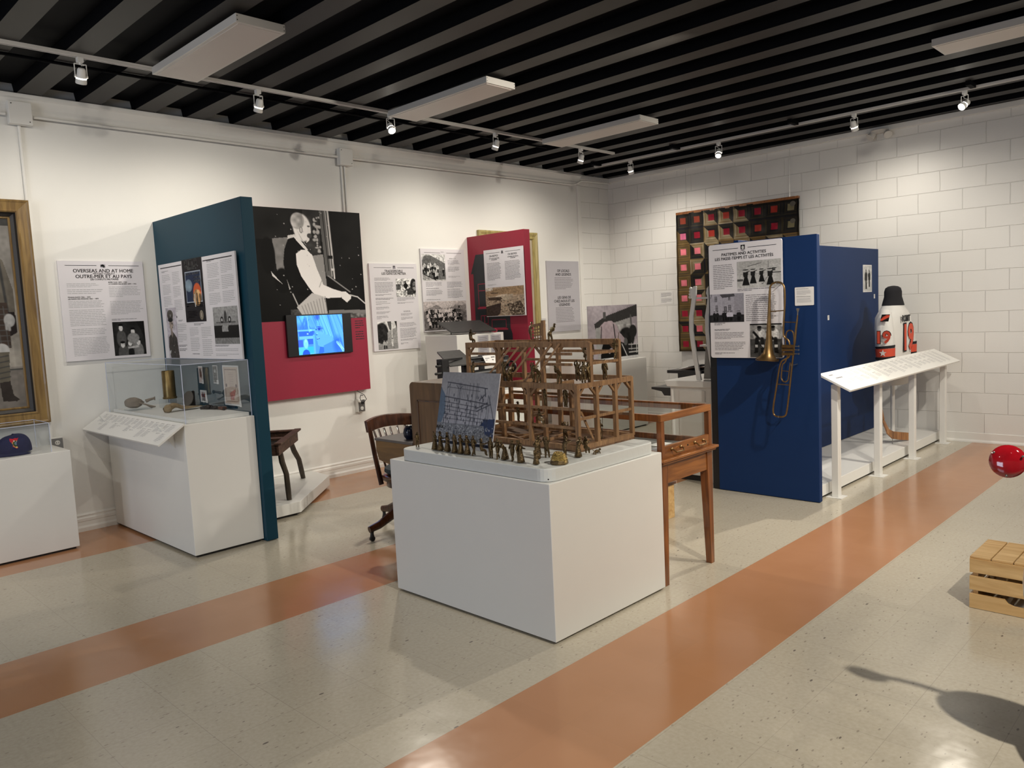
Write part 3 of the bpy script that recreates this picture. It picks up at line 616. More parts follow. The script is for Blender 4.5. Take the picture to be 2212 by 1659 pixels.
p.lines([(.09, .395, .50, .42, 2), (.66, .55, .82, .568, 2), (.56, .925, .74, .945, 2)], 'ink', 'bold_text')
cv = Cv(66, 56, .78); cv.gr(0, 0, 1, .5, .86, .75); cv.po([(0, .3), (.25, .28), (.22, .6), (0, .62)], .35); cv.po([(.35, .35), (.5, .2), (.62, .38), (.5, .62), (.42, .5)], .1); cv.el(.48, .17, .04, .06, .1)
cv.el(.90, .42, .18, .42, .14); cv.el(.93, .42, .10, .26, .5); cv.ln(.4, .7, .95, .4, .03, .2); cv.po([(.0, 1), (.35, .65), (.7, .8), (1, .9), (1, 1)], .80); cv.rc(.55, .55, .85, .9, .22); cv.nz(.7, 18)
p.pic('photo_print', .53, .175, .955, .385, cv)
cv = Cv(62, 76, .84); cv.el(.2, .42, .34, .38, .16); cv.nz(.6, 16, (0, 0, .5, .8)); cv.po([(.48, .4), (1, .2), (1, .92), (.48, .80)], .60); cv.po([(.5, 0), (.72, 0), (.70, .32), (.6, .3)], .35); cv.ln(.72, .0, .72, .75, .012, .9); cv.po([(.88, 0), (1, 0), (1, .35)], .12); cv.rc(0, .80, 1, 1, .56); cv.man(.30, .98, .32, .7, .6, .2, .08); cv.man(.40, .98, .30, .65, .6, None, .1); cv.man(.72, .9, .3, .8, .4, None, .85); cv.nz(.3, 30)
p.pic('photo_print', .09, .665, .50, .985, cv)

# ---- crew panel
p = panel('text_panel', 'white panel with a crew photo at top and a crowd photo at bottom', 'panel', (5.35, YW-0.02, 2.256), w=0.63, h=0.895, t=0.0195, **WL)
p.rules(0.045, .08, .44, .58, .93, .004)
p.lines([(.60, .135, .88, .20, 5), (.60, .215, .88, .28, 5), (.60, .33, .90, .35, 2), (.08, .40, .46, .46, 5), (.08, .50, .46, .57, 5), (.56, .40, .93, .48, 6), (.56, .51, .93, .605, 7)], 'inkgrey')
p.lines([(.08, .475, .40, .488, 1), (.56, .49, .86, .502, 1), (.64, .11, .82, .125, 2), (.08, .61, .40, .62, 1), (.455, .035, .53, .045, 1)], 'ink', 'bold_text')
cv = Cv(74, 78, .80); cv.po([(0, .25), (.12, .05), (.38, .05), (.62, .16), (1, .34), (1, .95), (0, .95)], .40)
for i in range(14): cv.ln(i/14, .12, i/14, .6, .004, .25)
for i in range(26):
    x = random.uniform(.05, .95); y = random.uniform(.45, .82)+.1*x; cv.man(x, y+.1, .3, random.choice([.08, .12, .8, .7]), .8, random.choice([.1, None]), .1)
for i in range(6): cv.ln(.0, .72+.05*i, .7, 1.05+.04*i, .012, random.choice([.75, .25, .6]))
cv.nz(.5, 26); p.pic('photo_print', .02, .065, .54, .385, cv)
cv = Cv(110, 84, .66); cv.gr(0, 0, 1, .3, .80, .74); cv.po([(.5, .25), (.68, .2), (.86, .0), (1, .12), (1, .34), (.60, .34)], .52); cv.po([(.72, .14), (.86, 0), (.99, .13), (.9, .16)], .7); cv.rc(.80, .18, .84, .33, .2); cv.po([(0, .3), (.3, .12), (.42, .25), (.42, .34), (0, .34)], .55); cv.rc(0, .33, 1, 1, .40); cv.nz(.5, 14, (0, .3, 1, 1))
for r_, (yy, n) in enumerate(((.52, 16), (.66, 15), (.80, 14), (.94, 11))):
    for i in range(n): cv.man(.08+.045*r_*.3+i*(.80/n)+random.uniform(-.01, .01), yy+random.uniform(-.02, .02), .27, random.choice([.10, .14, .82, .75, .3]), .74, random.choice([.1, .15, None]), .12)
cv.nz(.35, 40); cv.a *= np.array([1.0, .955, .95]); p.pic('photo_print', .0, .635, .985, .985, cv)

# ---- locals panel
p = panel('text_panel', 'grey panel headed OF LOCALS AND LEGENDS beside the corner', 'panel', (7.37, YW-0.02, 2.150), w=0.63, h=0.897, t=0.0195, mat='greyboard', **WL)
p.text('OF LOCALS\nAND LEGENDS', .5, .165, .046, bold=.008); p.text('LES GENS DE\nCHEZ-NOUS ET LES\nLÉGENDES', .5, .57, .046, bold=.008)
p.lines([(.22, .235, .80, .41, 8), (.22, .66, .80, .88, 10)], 'inkgrey')
p = panel('wall_label', 'small pale caption card on the wall left of the grey panel', 'label', (7.235, YW-0.004, 1.44), w=0.115, h=0.15, t=0.003, mat='paper', **WL)
p.lines([(.1, .1, .9, .45, 4), (.1, .55, .9, .9, 4)], 'inkgrey')
p = panel('wall_label', 'small pale caption card on the block wall left of the quilt', 'label', (XW-0.004, 5.80, 1.70), w=0.205, h=0.165, t=0.003, mat='paper', **WX)
p.lines([(.1, .1, .9, .45, 5), (.1, .55, .9, .9, 5)], 'inkgrey')

# ---- SOS panel on the teal partition
p = panel('text_panel', 'white S.O.S. war panel with a dark poster, a soldier and an aircraft', 'panel', (2.546, 6.447, 2.045), w=1.322, h=0.748, t=0.012, **WX)
p.quads('rule_line', [(.03, .035, .335, .045), (.62, .035, .97, .045)], 'ink')
p.lines([(.045, .115, .165, .20, 5), (.045, .22, .165, .33, 7), (.045, .345, .165, .46, 7), (.195, .10, .30, .235, 8), (.195, .25, .30, .37, 7), (.195, .39, .31, .52, 8),
         (.665, .08, .81, .22, 9), (.665, .235, .81, .35, 7), (.665, .365, .81, .48, 7), (.83, .065, .975, .19, 8), (.83, .205, .975, .34, 8), (.83, .355, .975, .47, 7),
         (.21, .64, .34, .73, 5), (.21, .75, .34, .84, 5), (.375, .685, .50, .78, 6), (.375, .79, .50, .93, 8), (.53, .685, .66, .80, 7), (.53, .81, .66, .98, 9), (.69, .90, .97, .93, 2), (.69, .95, .97, .98, 2)], 'inklight')
p.lines([(.045, .075, .15, .095, 2), (.665, .045, .77, .065, 2), (.44, .645, .58, .668, 2), (.23, .60, .30, .618, 2), (.21, .86, .33, .885, 2), (.21, .90, .33, .93, 2), (.69, .865, .86, .885, 2), (.39, .95, .49, .965, 1)], 'ink', 'bold_text', 3)
sp_ = Pan(p.board, p.p(.345, -.005, .002), p.R, p.U, .262*p.w, .632*p.h, .0012, 'ink', 'poster'); sp_.board.parent = p.board
cv = Cv(90, 130, (.10, .085, .10)); cv.rc(.12, .20, .90, .69, (.62, .66, .72)); cv.rc(.14, .215, .88, .68, (.12, .17, .28)); cv.el(.28, .42, .18, .10, (.45, .52, .58)); cv.nz(.4, 9, (.1, .32, .45, .52)); cv.el(.68, .54, .20, .15, (.80, .36, .20)); cv.el(.66, .62, .20, .13, (.70, .55, .38)); cv.nz(.9, 20, (.45, .5, .95, .8)); cv.rc(.52, .56, .56, .76, .8); cv.rc(.64, .55, .68, .74, .08); cv.rc(.78, .56, .82, .74, .1)
cv.el(.80, .90, .085, .075, (.62, .58, .50)); cv.el(.80, .90, .06, .055, (.3, .27, .25)); cv.el(.80, .90, .03, .045, (.7, .66, .6))
sp_.pic('poster_print', .0, .0, 1, 1, cv, off=.0008)
M['inkw'] = plain('pale_ink', (.62, .62, .62), .5, noise=0); M['inko'] = plain('tan_ink', (.40, .22, .14), .5, noise=0)
sp_.text('S.O.S.', .5, .085, .085, 'inkw', bold=.012, off=.0022, sx=1.15); sp_.text('Soldiers of the Soil', .5, .155, .026, 'inkw', off=.0022, sx=.8)
sp_.text('BOYS TO THE FRONT', .5, .24, .024, 'inkw', off=.0022, bold=.012); sp_.text('COME ON\nCANADIAN', .71, .33, .025, 'inkw', off=.0022, bold=.006)
sp_.lines([(.10, .70, .48, .78, 2)], 'inkw', 'bold_text')
sp_.lines([(.12, .83, .62, .95, 5), (.62, .70, .92, .78, 3)], 'inko')
cv = Cv(96, 84, .60); cv.gr(0, 0, 1, .6, .62, .55); cv.el(.5, .28, .055, .17, .25); cv.ln(.12, .42, .88, .42, .02, .35); cv.el(.35, .35, .06, .09, .12); cv.el(.35, .35, .025, .04, .8); cv.el(.66, .35, .06, .09, .12); cv.el(.66, .35, .025, .04, .8); cv.rc(.0, .72, 1, 1, .50)
for i in range(24): cv.man(.03+i*.041, .84, .40, .10 if not 8 < i < 15 else .6, .55, None, .08, 1.2)
cv.ln(.55, .84, .75, 1, .006, .3); cv.nz(.3, 30); p.pic('photo_print', .695, .50, .985, .855, cv)
cv = Cv(64, 120, (.74, .72, .76)); b_ = (.26, .245, .235)
cv.po([(.18, 1), (.05, .78), (.12, .58), (.35, .52), (.48, .46), (.62, .50), (.90, .60), (1, 1)], b_); cv.po([(.34, .42), (.50, .42), (.56, .53), (.48, .60), (.34, .52)], (.50, .46, .43)); cv.el(.44, .30, .17, .15, (.62, .57, .53)); cv.el(.52, .31, .04, .02, .2); cv.po([(.60, .28), (.66, .35), (.60, .36)], (.60, .55, .5)); cv.ln(.52, .39, .60, .385, .006, .25)
cv.el(.40, .14, .29, .10, (.33, .31, .29)); cv.po([(.12, .14), (.66, .16), (.62, .25), (.20, .25)], (.27, .25, .24)); cv.el(.40, .24, .24, .04, .12); cv.el(.42, .15, .03, .03, .65); cv.ln(.5, .6, .56, .98, .008, .12); cv.el(.55, .75, .02, .012, .7); cv.el(.57, .88, .02, .012, .7); cv.po([(.08, .86), (.24, .84), (.2, .90), (.08, .93)], .7); cv.rc(.66, .66, .84, .76, (.22, .21, .2)); cv.nz(.3, 26)
p.pic('soldier_cutout', .055, .465, .205, 1.0, cv, off=.0012)
MB().ell(p.p(.213, .565, .002), (.001, .005, .009)).build('poppy_mark', 'ink', p.board)

# ---- OH BOYO panel on crimson partition (face x = 6.05)
p = panel('text_panel', 'white OH BOYO! panel with a sepia quarry village photo', 'panel', (6.018, 6.272, 2.222), w=0.597, h=0.73, t=0.012, **WX)
p.rules(0.05, .06, .42, .56, .94, .005)
p.text('OH BOYO!', .26, .098, .028, bold=.012); p.text('OH BOYO!', .74, .098, .028, bold=.012); p.text('WITH BLACK BROTHERS\nOF QUARRIES', .27, .145, .0145, bold=.008); p.text('LES FRÈRES WITH BLACK\nD’ARDOISE', .75, .145, .0145, bold=.008)
p.lines([(.07, .20, .44, .465, 15), (.54, .195, .93, .475, 16)], 'inkgrey'); p.lines([(.07, .515, .32, .545, 3)], 'inklight', 'caption')
cv = Cv(20, 20, (.74, .72, .76)); cv.po([(.5, .05), (.9, .45), (.75, .45), (.95, .9), (.05, .9), (.25, .45), (.1, .45)], .08); cv.el(.5, .6, .14, .14, .7); p.pic('house_emblem', .455, .03, .515, .075, cv)
cv = Cv(120, 92, .5); cv.a[:] = (.66, .58, .50); cv.po([(0, 0), (.2, .05), (.55, .04), (.8, .02), (1, 0), (1, .3), (0, .3)], (.62, .52, .42)); cv.rc(0, 0, .2, .12, (.80, .76, .72)); cv.po([(.15, .10), (.5, .03), (1, .0), (1, .28), (.5, .25), (.2, .18)], (.60, .50, .39)); cv.po([(.22, .36), (.34, .27), (.58, .25), (.48, .37)], (.80, .73, .65)); cv.po([(.44, .37), (.58, .26), (.60, .42), (.46, .50)], (.70, .64, .56)); cv.po([(.06, .34), (.42, .35), (.42, .48), (.08, .44)], (.30, .24, .20)); cv.po([(.60, .27), (.72, .26), (.72, .40), (.60, .42)], (.66, .60, .53)); cv.rc(.14, .17, .34, .23, (.42, .35, .28)); cv.po([(0, .66), (.4, .55), (.38, .9), (.3, 1), (0, 1)], (.26, .21, .19)); cv.po([(.35, 1), (.42, .6), (.7, .7), (.6, 1)], (.62, .54, .46)); cv.po([(.55, .6), (.9, .5), (1, .75), (1, 1), (.66, 1)], (.30, .25, .21))
cv.sp(150, (.4, .42, 1, .98), (.72, .66, .58), .016, .8); cv.sp(90, (.0, .4, 1, .95), (.22, .18, .15), .014, .7); cv.nz(.4, 30); p.pic('photo_print', .0, .565, .985, .993, cv)

# ---- PASTIMES panel (face of navy partition x = 5.63)
p = panel('text_panel', 'white PASTIMES AND ACTIVITIES panel behind the hanging trombone', 'panel', (5.600, 3.244, 1.983), w=0.61, h=0.895, t=0.012, corner=0.018, **WX)
p.rules(0.045, .06, .42, .55, .93, .0045)
p.text('PASTIMES AND ACTIVITIES', .49, .094, .0315, bold=.010); p.text('LES PASSE-TEMPS ET LES ACTIVITÉS', .49, .130, .0315, bold=.010)
cv = Cv(20, 24, (.74, .72, .76)); cv.rc(.05, .0, .95, .75, .08); cv.el(.5, .45, .28, .30, .78); cv.rc(.2, .9, .8, .97, .2); p.pic('round_emblem', .455, .022, .515, .072, cv)
p.lines([(.06, .18, .36, .40, 14), (.51, .455, .93, .69, 14), (.06, .775, .50, .84, 5), (.06, .86, .50, .94, 6)], 'inkgrey')
p.lines([(.40, .402, .95, .425, 2), (.06, .69, .22, .715, 2), (.06, .745, .32, .765, 2), (.06, .955, .38, .975, 2)], 'ink', 'bold_text', 5)
cv = Cv(120, 88, .70); cv.gr(0, 0, 1, 1, .68, .72); cv.nz(.12, 5); cv.rc(0, .48, 1, .5, .6); cv.rc(0, .66, .14, .74, .32); cv.ln(.25, .20, .56, .10, .008, .15); cv.rc(.82, .46, 1, .50, .25); cv.ln(.72, .05, .72, .3, .006, .35); cv.rc(.8, .30, .9, .42, .3); cv.rc(.88, .34, .93, .42, .75)
for x, y, h_ in ((.20, .90, .62), (.37, .84, .56), (.565, .80, .50), (.76, .92, .62)):
    k = h_/cv.asp; cv.po([(x-.19*k, y), (x-.06*k, y-.55*h_), (x+.08*k, y-.55*h_), (x+.20*k, y)], .10); cv.po([(x-.12*k, y-.5*h_), (x-.14*k, y-.8*h_), (x+.14*k, y-.8*h_), (x+.1*k, y-.5*h_)], .13); cv.el(x, y-.85*h_, .07*k, .06*h_, .7); cv.el(x, y-.93*h_, .15*k, .035*h_, .12); cv.ln(x-.02, y-.75*h_, x+.09, y-.85*h_, .012, .16)
cv.ln(.70, .62, .60, .86, .006, .15); cv.ln(.60, .86, .57, .86, .010, .15); cv.nz(.2, 34); p.pic('photo_print', .40, .165, .985, .395, cv)
cv = Cv(104, 88, .62); cv.rc(0, 0, 1, 1, .60); cv.po([(0, .05), (.05, .0), (.33, 0), (.36, .1), (.36, .72), (.02, .72)], .68); cv.po([(.36, .12), (.72, .10), (.72, .72), (.36, .72)], .66); cv.po([(.30, .02), (.72, .01), (.75, .10), (.38, .14)], .30); cv.ln(.03, .14, .06, .0, .008, .2)
for x0, y0, x1, y1 in ((.15, .07, .22, .27), (.17, .40, .24, .60), (.55, .12, .61, .24), (.55, .40, .63, .58)): cv.rc(x0, y0, x1, y1, .25); cv.rc(x0+.01, y0+.01, x1-.01, y1-.01, .52); cv.ln(x0, (y0+y1)/2, x1, (y0+y1)/2, .005, .25)
cv.rc(.42, .44, .50, .72, .22); cv.rc(.44, .47, .48, .68, .5); cv.rc(0, .74, 1, 1, .18); cv.nz(.5, 20, (0, .72, 1, 1))
for x in (.13, .22, .40, .47, .54, .61, .64, .83, .87): cv.man(x, .95, .34, random.choice([.8, .12, .14]), .62, .12, .08)
cv.nz(.15, 34); cv.a *= np.array([.96, .95, 1.02]); p.pic('photo_print', .0, .435, .485, .685, cv)
cv = Cv(72, 90, .62); cv.rc(0, 0, 1, .035, .05); cv.rc(0, .45, 1, 1, .34); cv.nz(.3, 8)
for x in (.30, .72):
    cv.el(x, .32, .20, .20, .85); cv.ln(x-.18, .25, x, .45, .03, .12); cv.el(x, .15, .065, .075, .30); cv.el(x, .10, .07, .04, .08); cv.ln(x-.08, .45, x-.10, .80, .05, .12); cv.ln(x+.08, .45, x+.10, .80, .05, .14); cv.rc(x-.14, .62, x-.05, .70, .8); cv.rc(x+.05, .62, x+.14, .70, .8); cv.po([(x-.18, .84), (x-.05, .80), (x-.05, .86), (x-.18, .87)], .08); cv.po([(x+.05, .80), (x+.18, .84), (x+.16, .87), (x+.05, .86)], .08)
cv.ln(.2, .45, .55, .93, .012, .12); cv.ln(.55, .93, .65, .93, .015, .12); cv.nz(.3, 30); p.pic('photo_print', .56, .705, .985, .995, cv)
p = panel('wall_label', 'white caption card on navy partition right of the trombone', 'label', (5.628, 2.552, 1.612), w=0.143, h=0.135, t=0.002, mat='paper', corner=.006, **WX)
p.lines([(.1, .18, .88, .44, 5), (.1, .60, .9, .86, 5)], 'inklight'); p.lines([(.08, .09, .8, .14, 1), (.08, .51, .85, .56, 1)], 'ink', 'bold_text')

# ---- bending man photo board on the corner plinth
p = panel('photo_board', 'grey photo board of a person bending over, on a white corner plinth', 'photograph', (7.21, 5.80, 1.555), w=1.0, h=0.675, t=0.006, mat='greyboard', **WL)
cv = Cv(130, 92, .68); cv.a[:] = (.66, .63, .66); cv.nz(.15, 6); cv.po([(.12, .32), (.32, .20), (1, .0), (1, .22), (.85, .24), (.35, .36), (.14, .42)], .22); cv.rc(.30, .12, .35, .24, .35); cv.po([(.14, .40), (.86, .24), (.88, .95), (.14, .8)], .62); cv.ln(.86, .2, .88, .6, .02, .35); cv.ln(.04, .6, .06, .9, .006, .3)
cv.el(.76, .62, .17, .20, .14); cv.nz(.8, 22, (.58, .36, .95, .9)); cv.el(.9, .5, .08, .12, .16); cv.rc(.55, .74, 1, 1, .14)
for y in (.74, .82): cv.ln(.80, y, 1.0, y+.01, .008, .85)
cv.ln(.97, .66, .97, .9, .012, .85); cv.ln(.86, .72, .86, .84, .008, .8); cv.rc(.80, .87, 1, .90, .8)
cv.po([(.24, .36), (.32, .29), (.46, .28), (.56, .36), (.62, .50), (.72, .62), (.70, .70), (.60, .66), (.58, .80), (.50, .72), (.34, .68), (.24, .62)], (.70, .64, .67)); cv.ln(.5, .35, .53, .62, .012, .12); cv.ln(.26, .38, .24, .62, .01, .15)
cv.po([(.22, .60), (.36, .64), (.56, .66), (.58, .70), (.24, .66)], .22); cv.el(.74, .68, .04, .07, .4); cv.po([(.28, .68), (.60, .70), (.72, .92), (.66, .98), (.22, .99), (.24, .80)], .055); cv.ln(.66, .72, .76, .94, .010, .9); cv.po([(.18, .70), (.24, .70), (.22, .95), (.17, .95)], .62); cv.po([(.36, .82), (.46, .76), (.49, .80), (.40, .88)], (.62, .58, .6)); cv.rc(0, .955, 1, 1, .8); cv.nz(.15, 30)
p.pic('photo_print', .0, .0, 1, 1, cv)
# ---------------------------------------------------------------- plinths, partitions, cases
def plinth(name, label, x0, y0, x1, y1, z, kick=0.016, cat='plinth', mat='plinth', inset=0.02):
    t = thing(name, label, cat, ((x0+x1)/2, (y0+y1)/2, 0))
    MB().box(x0, y0, kick, x1, y1, z).build('body', mat, t, bevel=0.003)
    MB().box(x0+inset, y0+inset, 0, x1-inset, y1-inset, kick).build('toe_kick', 'kick', t)
    return t
def acrylic(label, x0, y0, x1, y1, z0, z1, open_sides=''):
    t = thing('acrylic_cover', label, 'display cover', ((x0+x1)/2, (y0+y1)/2, z0)); e = 0.0035
    mb = MB()
    for q in ([(x0, y0, z0), (x1, y0, z0), (x1, y0, z1), (x0, y0, z1)], [(x0, y0, z0), (x0, y1, z0), (x0, y1, z1), (x0, y0, z1)],
              [(x1, y0, z0), (x1, y1, z0), (x1, y1, z1), (x1, y0, z1)], [(x0, y1, z0), (x1, y1, z0), (x1, y1, z1), (x0, y1, z1)],
              [(x0, y0, z1), (x1, y0, z1), (x1, y1, z1), (x0, y1, z1)]): mb.add(q, [(0, 1, 2, 3)])
    mb.build('clear_walls', 'acrylic', t)
    me = MB()
    for a, b in (((x0, y0), (x1, y0)), ((x1, y0), (x1, y1)), ((x1, y1), (x0, y1)), ((x0, y1), (x0, y0))):
        me.beam((*a, z1), (*b, z1), e); me.beam((*a, z0), (*a, z1), e)
    me.build('polished_edges', 'acedge', t)
    return t
# left wall plinth, its cover and the cap
plinth('plinth', 'low white plinth under the large gilt framed soldier picture', -0.35, 6.07, 1.673, 6.53, 0.713)
acrylic('clear cover over the navy cap on the low plinth', 0.25, 6.10, 1.563, 6.465, 0.7145, 0.92)
t = thing('baseball_cap', 'navy blue cap with a red and gold shield crest on low plinth', 'cap', (1.375, 6.30, 0.714))
mb = MB(); n, m = 28, 10; vs = []; fs = []
for i in range(m+1):
    a = i/m*math.pi/2; r = math.cos(a)**0.62; z = math.sin(a)**0.8
    for k in range(n):
        th = 2*math.pi*k/n; vs.append((1.385+0.108*r*math.cos(th), 6.30+0.095*r*math.sin(th), 0.722+0.125*z+0.006*math.cos(th)))
for i in range(m):
    for k in range(n): fs.append((i*n+k, i*n+(k+1) % n, (i+1)*n+(k+1) % n, (i+1)*n+k))
mb.add(vs, fs, True); cap = mb.build('crown', 'navycloth', t)
MB().ell((1.385, 6.30, 0.850), (0.008, 0.008, 0.005)).build('button', 'navycloth', cap)
mb = MB(); vs = []; fs = []
for k in range(13):
    th = math.radians(200+k*100/12); 
    for r, z in ((0.095, 0.728), (0.150, 0.720), (0.150, 0.716), (0.095, 0.722)): vs.append((1.375+1.05*r*math.cos(th), 6.30+r*math.sin(th), z))
for k in range(12):
    for q in range(4): fs.append((k*4+q, k*4+(q+1) % 4, k*4+4+(q+1) % 4, k*4+4+q))
mb.add(vs, fs, True).build('visor', 'navycloth', t)
cv = Cv(40, 46, (.13, .15, .34)); cv.po([(.0, .02), (.3, .08), (.5, .02), (.7, .08), (1, .0), (.98, .45), (.8, .8), (.5, 1), (.2, .8), (.03, .45)], (.78, .16, .22)); cv.po([(.15, .45), (.35, .25), (.65, .25), (.85, .45), (.75, .78), (.5, .96), (.25, .78)], (.85, .68, .38)); cv.el(.5, .55, .28, .28, (.22, .27, .15)); cv.el(.5, .52, .15, .15, (.42, .52, .58)); cv.el(.36, .28, .06, .06, .9); cv.el(.62, .36, .05, .05, .9); cv.el(.5, .85, .07, .06, (.9, .85, .5))
def capwarp(X, Y): return -0.035*(Y < 0)*0+(-0.030*((X-.5)*2)**2*0.5)-0.020*(1-Y)
picture('shield_crest', cap, (1.349, 6.204, 0.832), Vector((1, 0.10, 0)).normalized(), (0, 0, 1), 0.062, 0.075, cv, off=0.004, warp=capwarp)

# big gilt frame with the soldier picture
t = thing('framed_picture', 'large gilt framed sepia photo of a kilted soldier on left wall', 'picture', (1.15, YW, 0.87))
FX0, FX1, FZ0, FZ1 = 0.55, 1.683, 0.885, 2.51
prof = [(0, 0), (0, 0.075), (0.012, 0.085), (0.022, 0.078), (0.070, 0.072), (0.082, 0.078), (0.090, 0.070), (0.090, 0)]
def frame_mb(x0, z0, x1, z1, prof, y):
    mb = MB(); cs = [(x0, z0, 1, 1), (x1, z0, -1, 1), (x1, z1, -1, -1), (x0, z1, 1, -1)]; n = len(prof); vs = []
    for cx, cz, sx, sz in cs:
        for a, d in prof: vs.append((cx+sx*a, y-d, cz+sz*a))
    fs = []
    for i in range(4):
        j = (i+1) % 4
        for k in range(n-1): fs.append((i*n+k, i*n+k+1, j*n+k+1, j*n+k))
    return mb.add(vs, fs)
frame_mb(FX0, FZ0, FX1, FZ1, prof, YW).build('gilt_frame', 'gold', t)
frame_mb(FX0+0.09, FZ0+0.09, FX1-0.09, FZ1-0.09, [(0, 0.068), (0.004, 0.03), (0.026, 0.014), (0.026, 0)], YW).build('dark_rebate', 'darkmat', t)
frame_mb(FX0+0.116, FZ0+0.116, FX1-0.116, FZ1-0.116, [(0, 0), (0, 0.016), (0.008, 0.018), (0.014, 0.012), (0.014, 0)], YW).build('gilt_slip', 'gold', t)
cv = Cv(210, 340, (.52, .50, .48)); cv.gr(0, 0, 1, .78, (.50, .49, .48), (.60, .58, .55)); cv.rc(0, 0, 1, .04, .25); cv.rc(0, .80, 1, 1, (.46, .44, .42)); cv.nz(.15, 8); cv.ln(.0, .8, 1, .795, .004, .3)
cv.po([(.45, .12), (.88, .15), (.90, .26), (.88, .45), (.50, .46), (.42, .3)], (.42, .40, .37)); cv.po([(.84, .16), (.93, .22), (.985, .38), (.985, .49), (.90, .50), (.86, .40)], (.40, .38, .35)); cv.ln(.90, .2, .93, .5, .006, .25); cv.po([(.5, .44), (.93, .44), (.93, .68), (.5, .66)], (.26, .22, .20)); 
for i in range(8): cv.ln(.5, .47+.028*i, .93, .475+.028*i, .002, .34); cv.ln(.55+.05*i, .46, .56+.05*i, .67, .002, .34)
cv.po([(.93, .49), (.98, .49), (.985, .60), (.93, .62)], (.16, .14, .14)); cv.el(.935, .535, .04, .035, .66); cv.ln(.91, .55, .91, .58, .006, .6); cv.ln(.93, .56, .93, .585, .006, .6)
cv.el(.86, .69, .055, .035, .70); cv.po([(.80, .70), (.91, .70), (.895, .86), (.82, .86)], (.40, .38, .34)); 
for i in range(5): cv.ln(.80, .73+.028*i, .90, .72+.028*i, .003, .28)
cv.po([(.82, .86), (.895, .855), (.91, .93), (.95, .955), (.93, .965), (.83, .96)], (.22, .20, .19)); cv.po([(.60, .68), (.70, .68), (.68, .95), (.61, .95)], (.36, .34, .31)); cv.nz(.18, 60)
picture('sepia_photo', t, (FX0+.126, YW-0.006, FZ1-.126), (1, 0, 0), (0, 0, 1), FX1-FX0-.252, FZ1-FZ0-.252, cv)

# gilt frame behind crimson partition
t = thing('framed_picture', 'pale gilt framed picture mostly hidden behind the crimson partition', 'picture', (6.71, YW, 1.25))
frame_mb(6.215, 1.235, 7.21, 2.487, [(0, 0), (0, 0.035), (0.02, 0.045), (0.05, 0.03), (0.075, 0.035), (0.085, 0.02), (0.085, 0)], YW).build('gilt_frame', 'goldpale', t)
MB().box(6.295, YW-0.012, 1.315, 7.13, YW-0.001, 2.407).build('canvas', plain('dim_canvas', (.42, .36, .27), .6, noise=.3, scale=5), t)

# teal partition
t = thing('partition', 'tall teal partition standing out from the left wall', 'partition', (2.62, 5.8, 0))
MB().box(2.58, 5.045, 0.004, 2.667, YW-0.002, 2.405).build('panel_body', 'teal', t, bevel=0.003)
t = thing('partition', 'crimson partition with a black house silhouette', 'partition', (6.1, 6.1, 0))
cr_ = MB().box(6.052, 5.68, 0.004, 6.14, YW-0.002, 2.398).build('panel_body', 'red', t, bevel=0.003)
hp = Pan.__new__(Pan); hp.root = t; hp.board = cr_; hp.R = Vector((0, -1, 0)); hp.U = Z_; hp.N = -X_; hp.O = Vector((6.0515, YW, 2.398)); hp.w = 0.89; hp.h = 1.4
def hpoly(name, pts, mat, off):
    mb = MB(); mb.add([hp.O+hp.R*(YW-y)-hp.U*(2.398-z)+hp.N*off for y, z in pts], [tuple(range(len(pts)))]); return mb.build(name, mat, cr_)
hpoly('house_silhouette', [(6.44, 2.19), (6.53, 1.98), (6.49, 1.98), (6.49, 1.205), (5.915, 1.205), (5.915, 1.30), (5.94, 1.36), (5.94, 2.19)], 'housecut', .0012)
for (ya, za, yb, zb, mid, cross) in ((6.425, 1.865, 6.30, 1.60, 1.79, 0), (6.40, 1.51, 6.28, 1.245, 1.42, 1), (6.23, 1.46, 6.00, 1.36, None, 0)):
    qs = []
    w_ = 0.008
    for y0_, z0_, y1_, z1_ in ((ya, za, yb, za-w_), (ya, zb+w_, yb, zb), (ya, za, ya-w_, zb), (yb+w_, za, yb, zb)): qs.append((y0_, z0_, y1_, z1_))
    if mid: qs.append((ya, mid, yb, mid-w_))
    if cross: qs.append(((ya+yb)/2+.004, za, (ya+yb)/2-.004, zb)); qs.append((ya, (mid+zb)/2, yb, (mid+zb)/2-w_))
    qs.append((ya+.02, zb, yb-.02, zb-.018))
    mb = MB()
    for y0_, z0_, y1_, z1_ in qs: mb.add([hp.O+hp.R*(YW-a)-hp.U*(2.398-b)+hp.N*.002 for a, b in ((y0_, z0_), (y0_, z1_), (y1_, z1_), (y1_, z0_))], [(0, 1, 2, 3)])
    mb.build('window_outline', 'redline', cr_)
t = thing('partition', 'navy partition with the PASTIMES panel and hanging trombone', 'partition', (5.66, 2.8, 0))
MB().box(5.632, 2.385, 0.004, 5.682, 3.215, 1.99).build('panel_body', 'blue', t, bevel=0.003)
MB().box(5.640, 3.215, 0.004, 5.682, 3.275, 1.985).build('edge_strip', 'black', t, label='matt black edge strip')
t = thing('partition', 'navy back partition behind the long white platform', 'partition', (7.2, 3.06, 0.1))
MB().box(5.70, 3.04, 0.108, XW-0.003, 3.08, 2.01).build('panel_body', 'blue', t, bevel=0.002)

